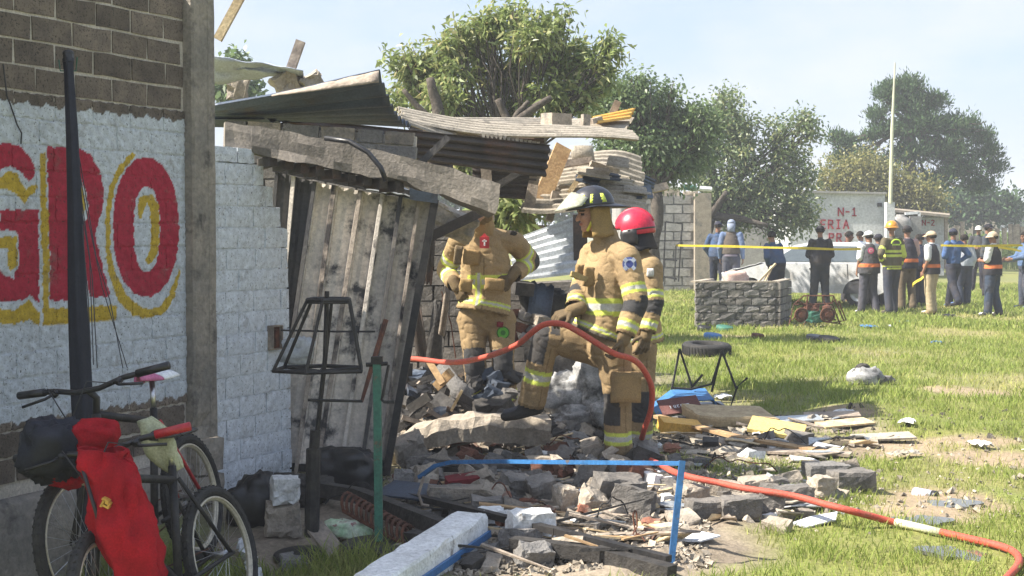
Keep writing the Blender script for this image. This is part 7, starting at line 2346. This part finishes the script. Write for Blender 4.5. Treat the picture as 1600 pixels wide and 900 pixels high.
    for x in (1.22, -1.22):
        for y0 in (-1, 1):
            c = L_(x, y0 * (W_ - .09), .29); ax = ry @ Vector((0, y0, 0))
            w = bpy.data.objects.new('wheel', None); COL.objects.link(w); w.parent = t; w.location = c - base
            mb = MB(); mb.lathe([(.17, -.08), (.24, -.09), (.285, -.07), (.29, 0), (.285, .07), (.24, .09), (.17, .08)], c, ax, 26, False); mb.build('tyre', MT['tyre'], w, True)
            mb = MB(); mb.lathe([(0, .05), (.05, .07), (.06, .055), (.15, .06), (.175, .08), (.175, -.05), (0, -.05)], c, ax, 22, False); mb.build('rim', MT['tin_pale'], w, True)
    mb = MB(); mb.grid([L_(1.02 + .78 * i / 6, (j / 6 - .5) * 1.3, .945 - .205 * i / 6 + .035 * noise.noise(Vector((i * .9, j * .9, 5)))) + Vector((0, 0, .02)) for j in range(7) for i in range(7)], 7, 7, .01); mb.build('bonnet', MT['car_white'], t)
    return t


cb2 = P(1268, 470, 32.3); cb2.z = float(gh(cb2.x, cb2.y))
car(cb2, math.pi - .45, 'white hatchback with dark lower sills parked behind the police officers')

# ---------------------------------------------------------------- far walls and buildings
def boxwall(name, x0, x1, y0, Yd, mat, label, depth=.25, h=None, cat='wall', blocks=None):
    a, b_ = P(x0, y0, Yd), P(x1, y0, Yd)
    g_ = float(gh(a.x, Yd)) - .1
    t = thing(name, Vector(((a.x + b_.x) / 2, Yd, g_)), label, cat)
    mb = MB(); mb.hexa([Vector((a.x, Yd, g_)), Vector((b_.x, Yd, g_)), Vector((b_.x, Yd + depth, g_)), Vector((a.x, Yd + depth, g_)), Vector((a.x, Yd, a.z)), Vector((b_.x, Yd, a.z)), Vector((b_.x, Yd + depth, a.z)), Vector((a.x, Yd + depth, a.z))])
    mb.build('wall_body', MT[mat], t)
    return t, a, b_, g_


YW = 40.0
gw, a, b_, g_ = boxwall('grey_house_wall', 970, 1086, 305, YW, 'grey_wall', 'grey block wall of a low house right of the collapse', 3.5)
hh = a.z - g_
for r in range(11):
    x = a.x - (.25 if r % 2 else 0)
    while x < b_.x - .1:
        x0, x1 = max(a.x, x), min(b_.x, x + .5)
        if x1 - x0 > .12:
            mb = MB(); mb.rough((((x0 + x1) / 2), YW - .015, g_ + .12 + r * hh / 11), (x1 - x0 - .03, .06, hh / 11 - .03), None, .006, 1); mb.build('brick', MT['grey_wall'], gw)
        x += .5
mb = MB(); mb.bar(P(1097, 470, YW - .1), P(1097, 302, YW - .1), .46, .46, (0, 1, 0)); mb.build('corner_pillar', MT['concrete_pale'], gw)
for x0, x1, yt, k in ((1030, 1062, 296, 0), (1068, 1090, 299, 1), (985, 1012, 300, 2)):
    mb = MB(); a_, c_ = P(x0, yt, YW + .1), P(x1, 307, YW + .1); mb.rough((a_ + c_) / 2, (c_.x - a_.x, .2, a_.z - c_.z), None, .02, 3); mb.build('top_block', MT['concrete_pale'], gw)
mb = MB(); mb.tube(Q((1022, 291, YW - 1), (1070, 293, YW - 1), (1112, 296, YW - 1)), .07, 8); gp_ = tag(mb.build('roof_pipe', MT['white_plastic']), 'pale horizontal pipe on top of the grey house wall', 'pipe')
mb = MB(); mb.tube(Q((1068, 292.6, YW - 1), (1088, 294.2, YW - 1)), .075, 8); mb.build('green_band', MT['green_paint'], gp_)
wf = thing('bar_grille', P(1060, 440, 39.0), 'rusty grille of thin bars leaning on the grey house wall', 'grille')
for pl in (((1040, 346), (1066, 350), (1063, 378), (1056, 384), (1054, 440)), ((1066, 350), (1060, 440)), ((1036, 405), (1058, 407)), ((1040, 346), (1036, 440)), ((1036, 432), (1058, 436))):
    mb = MB(); mb.tube([P(x, y, 39.2) for x, y in pl], .022, 5); mb.build('bar', MT['black_metal'], wf)


def lettering(parent, txt, px, py, hpx, Yd, mat='ink', w=None):
    """hand-painted capitals as 2 cm thick strokes"""
    G_ = {'N': [((0, 0), (0, 1)), ((0, 1), (.7, 0)), ((.7, 0), (.7, 1))], '-': [((.1, .5), (.55, .5))], '1': [((.3, 0), (.3, 1)), ((.3, 1), (.1, .8)), ((.05, 0), (.55, 0))], '2': [((0, .85), (.2, 1)), ((.2, 1), (.55, .9)), ((.55, .9), (.5, .6)), ((.5, .6), (0, 0)), ((0, 0), (.6, 0))],
          'E': [((0, 0), (0, 1)), ((0, 1), (.55, 1)), ((0, .5), (.45, .5)), ((0, 0), (.55, 0))], 'R': [((0, 0), (0, 1)), ((0, 1), (.5, .95)), ((.5, .95), (.55, .7)), ((.55, .7), (.45, .5)), ((.45, .5), (0, .48)), ((.25, .48), (.6, 0))],
          'I': [((.3, 0), (.3, 1)), ((.1, 0), (.5, 0)), ((.1, 1), (.5, 1))], 'A': [((0, 0), (.33, 1)), ((.33, 1), (.66, 0)), ((.12, .38), (.54, .38))], 'P': [((0, 0), (0, 1)), ((0, 1), (.5, .95)), ((.5, .95), (.55, .72)), ((.55, .72), (.45, .5)), ((.45, .5), (0, .48))], 'C': [((.6, .85), (.3, 1)), ((.3, 1), (0, .7)), ((0, .7), (0, .3)), ((0, .3), (.3, 0)), ((.3, 0), (.6, .15))], 'T': [((.3, 0), (.3, 1)), ((0, 1), (.6, 1))]}
    s = FPX / Yd
    hm = hpx / s
    x = 0
    for ch_ in txt:
        mb = MB()
        for (xa, za), (xb, zb_) in G_[ch_]:
            o = P(px, py, Yd)
            pa, pb_ = o + Vector((x + xa * hm * .9, 0, za * hm)), o + Vector((x + xb * hm * .9, 0, zb_ * hm))
            d = (pb_ - pa).normalized() * hm * .06
            mb.bar(pa - d, pb_ + d, hm * .18, .02, (0, 1, 0))
        mb.build('painted_letter', MT[mat], parent)
        x += hm * .9


YF = 52.0
fw_, a, b_, g_ = boxwall('white_painted_wall', 1236, 1383, 300, YF, 'white_wall', 'white washed wall painted N-1 ERIA PRI in red', 4.0)
lettering(fw_, 'N-1', 1310, 337, 12, YF - .02); lettering(fw_, 'ERIA', 1283, 357, 13, YF - .02); lettering(fw_, 'PRI', 1296, 378, 13, YF - .02)
mb = MB(); mb.bar(P(1234, 299, YF), P(1384, 302, YF), .3, .08); mb.build('coping', MT['grey_wall'], fw_)
mb = MB(); mb.box(P(1374, 320, YF), (.16, .1, .14)); mb.build('wall_lamp', MT['black'], fw_)
mb = MB(); mb.bar(P(1390, 380, YF - .5), P(1390, 316, YF - .5), .30, .30, (0, 1, 0)); tag(mb.build('white_pillar', MT['white_wall']), 'white pillar at the foot of the tall pole', 'pillar')
mb = MB(); mb.tube([P(1391, 318, YF - .6), P(1394, 200, YF - .6), P(1398.5, 98, YF - .6)], [.075, .06, .025], 8); tag(mb.build('tall_pole', M('pole_paint', (.55, .56, .42), (.5, .5, .36), 3, bump=0)), 'tall thin pale pole rising from the white pillar', 'pole')
w2, a, b_, g_ = boxwall('white_annexe', 1395, 1476, 340, 55.0, 'white_wall', 'lower white building painted N-2 beside the tall pole', 4.0, cat='building')
lettering(w2, 'N-2', 1441, 352, 8, 54.97); lettering(w2, 'C', 1441, 374, 8, 54.97)
mb = MB(); mb.hexa([P(1393, 331, 54.4), P(1484, 340, 54.4), P(1484, 336, 59), P(1393, 327, 59), P(1393, 327, 54.4), P(1484, 336, 54.4), P(1484, 332, 59), P(1393, 323, 59)]); mb.build('roof_slab', MT['concrete_pale'], w2)
mb = MB(); mb.bar(P(1430, 400, 54.3), P(1430, 338, 54.3), .40, .3, (0, 1, 0)); mb.build('grey_pillar', MT['grey_wall'], w2)
mb = MB(); mb.bar(P(1414, 334, 54.2), P(1436, 332, 54.2), .1, .1); mb.bar(P(1436, 332, 54.2), P(1436, 345, 54.2), .1, .1, (0, 1, 0)); mb.build('gate_frame', MT['white_plastic'], w2)
mb = MB(); mb.bar(P(1478, 420, 54.6), P(1478, 340, 54.6), .12, .12, (0, 1, 0)); mb.build('corner_post', MT['wood_grey'], w2)
mb = MB(); c = P(1407, 358, 54.2); c.z -= .3; mb.lathe([(0, 0), (.40, 0), (.42, .1), (.42, .55), (.34, .72), (.16, .8), (.16, .86), (0, .86)], c, (0, 0, 1), 20, False); tag(mb.build('water_tank', MT['grey_wall'], None, True), 'grey water tank in front of the white annexe', 'tank')
for k, (px, yt) in enumerate(((1503, 346), (1579, 350), (1584, 352), (1590, 350), (1570, 356), (1597, 354), (1495, 352), (1558, 357))):
    mb = MB(); mb.bar(P(px, 385, 62), P(px + R.uniform(-1, 1), yt, 62), .16, .14, (0, 1, 0)); tag(mb.build('fence_post', MT['wood_grey']), 'grey wooden fence post in front of the maize', 'post', 'fence posts by the maize')
mb = MB(); mb.tube(Q((1490, 408, 50), (1560, 409, 50), (1640, 408, 50)), .02, 5); tag(mb.build('fence_rail', MT['black_metal']), 'thin dark rail across the grass beyond the men', 'rail')
w3, a, b_, g_ = boxwall('distant_pink_wall', 1478, 1560, 333, 95, 'concrete_pale', 'long low pinkish wall far behind the maize', 1.0)
w4, a, b_, g_ = boxwall('distant_grey_wall', 1100, 1250, 318, 58, 'grey_wall', 'old grey wall showing through the branches behind the officers', 1.0)

# maize patch: a mass
mb = MB()
for i in range(1500):
    x, y = R.uniform(19, 32), R.uniform(64, 82)
    h = R.uniform(1.2, 1.9); g0_ = float(gh(x, y))
    cc = R.uniform(.8, 1.3); mb.col = (.14 * cc, .20 * cc, .05 * cc, 1)
    for k in range(3):
        a = R.uniform(0, 6.28); d = Vector((math.cos(a), math.sin(a), 0)); z0 = h * R.uniform(.3, .8)
        p = Vector((x, y, g0_ + z0))
        mb.add([p, p + d * .3 + Vector((0, 0, .35)) + d.cross(Vector((0, 0, 1))) * .05, p + d * .7 + Vector((0, 0, .1)), p + d * .3 + Vector((0, 0, .30)) - d.cross(Vector((0, 0, 1))) * .05], [(0, 1, 2, 3)])
    mb.add([Vector((x, y, g0_)), Vector((x + .04, y, g0_)), Vector((x + .02, y, g0_ + h))], [(0, 1, 2)])
tag(mb.build('maize_plants', MT['leaf']), 'green maize crop beyond the fence posts', None, None, 'stuff')

# police tape
def tape(pts, lab):
    pts = spline(pts, 5)
    mb = MB(); mb.grid([p + Vector((0, .01 * math.sin(i * .6 + j), (.045 if j else 0) * (1 - .12 * math.sin(i * .9)))) for j in (0, 1) for i, p in enumerate(pts)], len(pts), 2, .002)
    return tag(mb.build('police_tape', MT['tape']), lab, 'tape')


tape([P(1056, 385, 30), P(1130, 386.5, 28.6), P(1230, 389, 27.8), P(1300, 391, 28.0), P(1345, 391, 28.6)], 'long yellow tape stretched across in front of the officers and car')
tape([P(1470, 385, 28.0), P(1505, 386, 27.9), P(1540, 386, 27.9), P(1598, 385, 28.4)], 'yellow tape running behind the man in jeans to the picture edge')
tape([P(1560, 388, 27.9), P(1580, 391, 28.2), P(1596, 394, 28.8)], 'short second strand of yellow tape at the picture edge')

# ================================================================ TREES
def limb(mb, a, b_, r0, r1, sd_, n=7, wob=.08):
    L_ = (b_ - a).length
    pts, rs_ = [], []
    for i in range(n + 1):
        t = i / n
        p = a.lerp(b_, t) + noise.noise_vector(Vector((sd_, t * 2.2, sd_ * 2))) * wob * L_ * math.sin(math.pi * t)
        pts.append(p); rs_.append(r0 + (r1 - r0) * t)
    mb.tube(pts, rs_, 8)
    return pts


def leaves(clumps, n, Ll, Lw, cols, droop=.5, spray=10, spr=.3, shell=.55, upward=0.0, small=1.0):
    """leaf quads in sprays on the outer part of each clump. clumps: (centre, radii)"""
    w = np.array([c[1][0] * c[1][2] for c in clumps]); w /= w.sum()
    ns = n // spray
    ci = NR.choice(len(clumps), ns, p=w)
    C = np.array([tuple(c[0]) for c in clumps])[ci]; RR = np.array([c[1] for c in clumps])[ci]
    d = NR.randn(ns, 3); d /= np.linalg.norm(d, axis=1)[:, None]
    rr = (shell + (1 - shell) * NR.rand(ns)) * (1 + .18 * NR.randn(ns))
    sc_ = C + d * RR * small * rr[:, None]
    out_ = d * .8 + np.array([0, 0, upward])
    k = np.repeat(np.arange(ns), spray); m_ = len(k)
    base = sc_[k] + NR.randn(m_, 3) * spr * np.array([1, 1, .9])
    dr = out_[k] + NR.randn(m_, 3) * .75
    dr[:, 2] -= droop
    dr /= np.linalg.norm(dr, axis=1)[:, None]
    sd_ = np.cross(dr, NR.randn(m_, 3)); sd_ /= np.linalg.norm(sd_, axis=1)[:, None]
    nm = np.cross(dr, sd_)
    L_ = Ll * (.6 + .8 * NR.rand(m_))[:, None]; w_ = Lw * (.6 + .8 * NR.rand(m_))[:, None]
    p0 = base; p2 = base + dr * L_ + np.array([0, 0, -1]) * L_ * .18 * (droop > 0)
    p1 = base + dr * L_ * .5 + sd_ * w_ + nm * w_ * .3; p3 = base + dr * L_ * .5 - sd_ * w_ + nm * w_ * .3
    V = np.stack([p0, p1, p2, p3], 1).reshape(-1, 3)
    o = np.arange(m_) * 4
    F = np.stack([o, o + 1, o + 2, o + 3], -1)
    cc = np.array(cols)
    pick = NR.rand(ns)
    f = np.clip(pick[k] * .65 + .35 * NR.rand(m_), 0, 1)[:, None] * (len(cc) - 1)
    i0 = np.clip(f.astype(int)[:, 0], 0, len(cc) - 2); fr_ = f - i0[:, None]
    c = cc[i0] * (1 - fr_) + cc[i0 + 1] * fr_
    return V, F, np.repeat(c, 4, 0)


def tree(name, label, base, clumps, trunk, n, Ll, Lw, cols, limbs=(), mat='leaf', cat='tree', group=None, twigs=True, **kw):
    base = Vector(base)
    t = thing(name, base, label, cat, group)
    mb = MB(); fork = trunk[1]
    limb(mb, base, fork, trunk[2], trunk[3], base.x)
    mb.build('trunk', MT['bark'], t, True)
    mb = MB()
    for i, (c, r_) in enumerate(clumps):
        e = c - Vector((0, 0, r_[2] * .3))
        if (e - fork).length < 12 and twigs:
            pts = limb(mb, fork + (e - fork) * .02, e, trunk[3] * .42, trunk[3] * .09, i * 3.7 + base.x, 7, .14)
            for k in range(5):
                q = pts[3 + k % 4]; o = c + Vector((R.uniform(-1, 1) * r_[0], R.uniform(-1, 1) * r_[1], R.uniform(-.8, .9) * r_[2])) * .85
                limb(mb, q, o, trunk[3] * .16, trunk[3] * .05, i + k * 2.2, 5, .15)
    for a, c, r0, r1 in limbs:
        limb(mb, a, c, r0, r1, a.x * 3, 7, .05)
    if mb.v:
        mb.build('limbs', MT['bark'], t, True)
    V, F, c = leaves(clumps, n, Ll, Lw, cols, **kw)
    mesh_obj('crown', V, F, MT[mat], t, False, None, None, c)
    return t


def CL(Y, lst, dep=.8):
    """clump list from the photo: (px, py, half width px, half height px, distance offset)"""
    out_ = []
    for px, py, rx, ry, *o in lst:
        y_ = Y + (o[0] if o else 0); s = FPX / y_
        out_.append((P(px, py, y_), (rx / s, max(rx, ry) / s * dep, ry / s)))
    return out_


YP = 21.0
PEACH = [(.20, .26, .085), (.29, .36, .12), (.14, .19, .065), (.40, .43, .18), (.44, .36, .18)]
tree('peach_tree', 'tall loose tree with long drooping leaves behind the collapsed roof', P(775, 470, YP), CL(YP, [
    (700, 120, 60, 40, 0), (655, 130, 40, 45, .3), (640, 105, 28, 22), (740, 75, 55, 42, .5), (770, 40, 26, 26), (800, 30, 26, 24, .4), (830, 60, 48, 38, -.3), (870, 40, 22, 22), (890, 95, 50, 45, .3), (935, 95, 26, 30), (955, 80, 14, 18), (860, 150, 55, 40), (790, 120, 62, 50, .6), (720, 170, 60, 35, .5), (800, 175, 50, 28, .8), (910, 150, 34, 36),
    (700, 75, 26, 22), (620, 160, 26, 24), (850, 90, 40, 36, .9), (690, 150, 34, 28, -.5), (800, 14, 14, 14), (768, 22, 12, 16), (838, 34, 14, 16), (886, 18, 12, 14), (953, 66, 14, 12), (612, 98, 12, 14), (640, 78, 12, 14), (668, 92, 14, 16), (948, 120, 16, 22), (716, 48, 14, 18), (740, 40, 10, 14)]),
    (None, P(785, 310, YP), .16, .09), 15500, .135, .021, PEACH, upward=.35, limbs=[(P(690, 200, YP - .8), P(672, 122, YP - .8), .10, .06), (P(668, 182, YP - .8), P(630, 140, YP - .8), .055, .03), (P(795, 192, YP - .9), P(778, 155, YP - .9), .06, .05), (P(806, 190, YP - .9), P(862, 152, YP - .9), .08, .04), (P(800, 190, YP - .9), P(826, 158, YP - .9), .055, .03)], droop=.65, spray=9, spr=.10, shell=.25, small=.70)
tree('shrub', 'leafy shoots growing inside the ruin below the lintel end', P(790, 420, 14.6), CL(14.6, [(800, 325, 26, 24), (775, 330, 22, 20, .2), (820, 318, 22, 20, .3), (722, 258, 20, 18, 1.5)]), (None, P(795, 345, 14.6), .03, .02), 1500, .13, .026, PEACH, cat='shrub', droop=.6, spray=8, spr=.08, shell=.3)
Y2 = 30.0
BROAD = [(.13, .20, .09), (.20, .28, .12), (.09, .14, .065), (.29, .36, .16)]
tree('broadleaf_tree', 'dense green tree rising right behind the fallen roof end', P(1020, 470, Y2), CL(Y2, [
    (985, 150, 46, 36), (1030, 175, 50, 46, .5), (960, 190, 45, 50, .8), (1010, 225, 60, 48), (1070, 200, 45, 42, .4), (1060, 250, 50, 42, .2), (930, 150, 34, 32, .9), (1000, 130, 24, 18), (1045, 140, 20, 18), (1090, 175, 24, 24), (960, 240, 40, 40, 1), (1030, 265, 50, 30, .4), (960, 165, 44, 40), (985, 190, 40, 36, .6), (1100, 200, 34, 34), (940, 130, 28, 24, .6), (1085, 240, 40, 40, .5)]),
    (None, P(1025, 300, Y2), .20, .13), 21000, .10, .028, BROAD, droop=.4, spray=10, spr=.14, shell=.3, small=.80)
Y3 = 42.0
LOOSE = [(.14, .20, .09), (.21, .28, .12), (.10, .155, .075), (.33, .38, .17), (.42, .39, .21)]
tree('spreading_tree', 'wide low tree with thin tops and bent trunk behind the officers and car', P(1090, 462, Y3), CL(Y3, [
    (1135, 160, 30, 30), (1120, 190, 40, 36), (1160, 200, 40, 36), (1150, 240, 60, 40), (1215, 205, 28, 26), (1255, 190, 26, 22), (1268, 208, 20, 20), (1230, 240, 40, 34), (1200, 285, 60, 40), (1130, 290, 55, 40), (1252, 278, 38, 36), (1170, 325, 50, 34), (1235, 325, 50, 34), (1256, 338, 26, 30), (1215, 355, 34, 22), (1090, 250, 34, 40), (1110, 220, 30, 30), (1150, 345, 30, 22), (1100, 310, 28, 22)]),
    (None, P(1110, 338, Y3), .22, .17), 21000, .12, .034, LOOSE, limbs=[(P(1108, 334, Y3 - .5), P(1200, 352, Y3 - 1), .13, .06), (P(1108, 340, Y3 - .5), P(1135, 300, Y3 - 1), .12, .07)], droop=.2, spray=9, spr=.16, shell=.3, small=.76)
Y4 = 62.0
PINE = [(.055, .105, .048), (.085, .15, .06), (.04, .075, .036), (.13, .195, .075)]
tree('pine_tree', 'big dark pine with flat spreading clumps behind the tall pole', P(1424, 400, Y4), CL(Y4, [
    (1420, 135, 34, 20), (1385, 145, 26, 20), (1370, 180, 24, 14), (1420, 165, 46, 24), (1460, 160, 28, 18), (1440, 195, 60, 26), (1500, 200, 46, 26), (1535, 215, 26, 18), (1390, 205, 44, 18), (1360, 215, 22, 12), (1320, 222, 28, 16), (1305, 215, 16, 10), (1480, 235, 60, 26), (1545, 240, 28, 16), (1420, 240, 46, 24), (1340, 245, 42, 16), (1500, 265, 54, 24), (1555, 262, 22, 16), (1380, 265, 40, 18), (1310, 250, 24, 14), (1455, 285, 50, 24), (1530, 290, 36, 16), (1400, 140, 24, 16)], 1.0),
    (None, P(1420, 200, Y4), .42, .24), 34000, .20, .030, PINE, mat='needle', droop=-.5, spray=14, spr=.15, shell=.2, upward=.7, small=.74)
YELT = [(.22, .22, .075), (.28, .26, .085), (.15, .17, .055), (.33, .29, .11)]
tree('yellow_green_bush', 'yellowish green bushy tree between the tall pole and the white wall', P(1330, 390, 58), CL(58, [(1320, 275, 34, 22), (1350, 268, 30, 24), (1375, 285, 28, 24), (1410, 300, 30, 24), (1435, 305, 28, 22), (1300, 290, 26, 18), (1345, 290, 34, 18), (1425, 322, 30, 16), (1450, 320, 22, 16)]), (None, P(1345, 320, 58), .18, .12), 13000, .15, .045, YELT, droop=.1, spray=9, spr=.35, shell=.35, twigs=False)
tree('low_dark_tree', 'low dark tree at the end of the white annexe beneath the pine', P(1525, 395, 80), CL(80, [(1500, 315, 24, 16), (1525, 310, 22, 14), (1550, 320, 26, 14), (1575, 325, 22, 12), (1480, 325, 24, 14), (1515, 330, 34, 10)]), (None, P(1525, 335, 80), .2, .14), 6000, .32, .08, PINE, mat='needle', droop=0, spray=9, spr=.4, shell=.3)
tree('far_tree', 'small tree showing under the sagging sheet beside the concrete column', P(365, 420, 34), CL(34, [(362, 135, 16, 14), (385, 140, 12, 12), (350, 142, 14, 12), (398, 147, 8, 6), (372, 90, 7, 10)]), (None, P(368, 190, 34), .1, .07), 1400, .17, .05, BROAD, droop=.2, spray=8, spr=.12, shell=.3)
for k, (px, py, rx, ry, Y) in enumerate(((1100, 352, 60, 24, 95), (1210, 348, 70, 24, 100), (1600, 338, 40, 10, 140), (1530, 342, 50, 8, 150), (1680, 330, 50, 16, 130), (1750, 325, 60, 20, 120), (900, 320, 90, 40, 90), (700, 310, 90, 46, 85))):
    tree('distant_tree', 'distant hazy tree %s' % ('behind the spreading tree trunk', 'behind the white hatchback', 'past the fence posts', 'beyond the low dark tree', 'outside the field corner', 'furthest along the fence line', 'behind the fallen roof end', 'behind the peach tree')[k], P(px, 375, Y), CL(Y, [(px - rx * .4, py, rx * .5, ry), (px + rx * .4, py + 3, rx * .5, ry * .8), (px, py - ry * .4, rx * .4, ry * .7)]), (None, P(px, py + 5, Y), .25, .15), 1800, .45, .13, PINE, droop=0, spray=8, spr=.5, shell=.3, group='trees along the field edge', twigs=False)

# blue hills far away
mb = MB(); pts = []
for j in range(6):
    for i in range(90):
        x = -500 + 1100 * i / 89
        ht = 7 + 5 * noise.noise(Vector((x * .006, 1, 2))) + 2 * noise.noise(Vector((x * .03, 4, 2))) + 8 * math.exp(-((x - 235) / 70) ** 2)
        pts.append(Vector((x, 600 + 40 * j, -1 + min(19, max(1, ht)) * math.sin(math.pi * j / 5))))
mb.grid(pts, 90, 6)
tag(mb.build('hills', M('hill_cover', (.09, .11, .07), (.07, .09, .06), .02, bump=0), None, True), 'low blue hills on the horizon', None, None, 'structure')

# haze: one closed box of even, thin air round everything
hb_ = MB(); hb_.box((0, 620, 10.35), (1900, 1500, 23.3))
mh = bpy.data.materials.new('haze_air'); mh.use_nodes = True
hn, hl = mh.node_tree.nodes, mh.node_tree.links
hn.clear()
ho = hn.new('ShaderNodeOutputMaterial'); hv = hn.new('ShaderNodeVolumePrincipled')
hv.inputs['Color'].default_value = (.86, .90, .96, 1)
hv.inputs['Density'].default_value = .0018
hl.new(hv.outputs[0], ho.inputs['Volume'])
hzb = hb_.build('haze', mh)
hzb['kind'] = 'stuff'
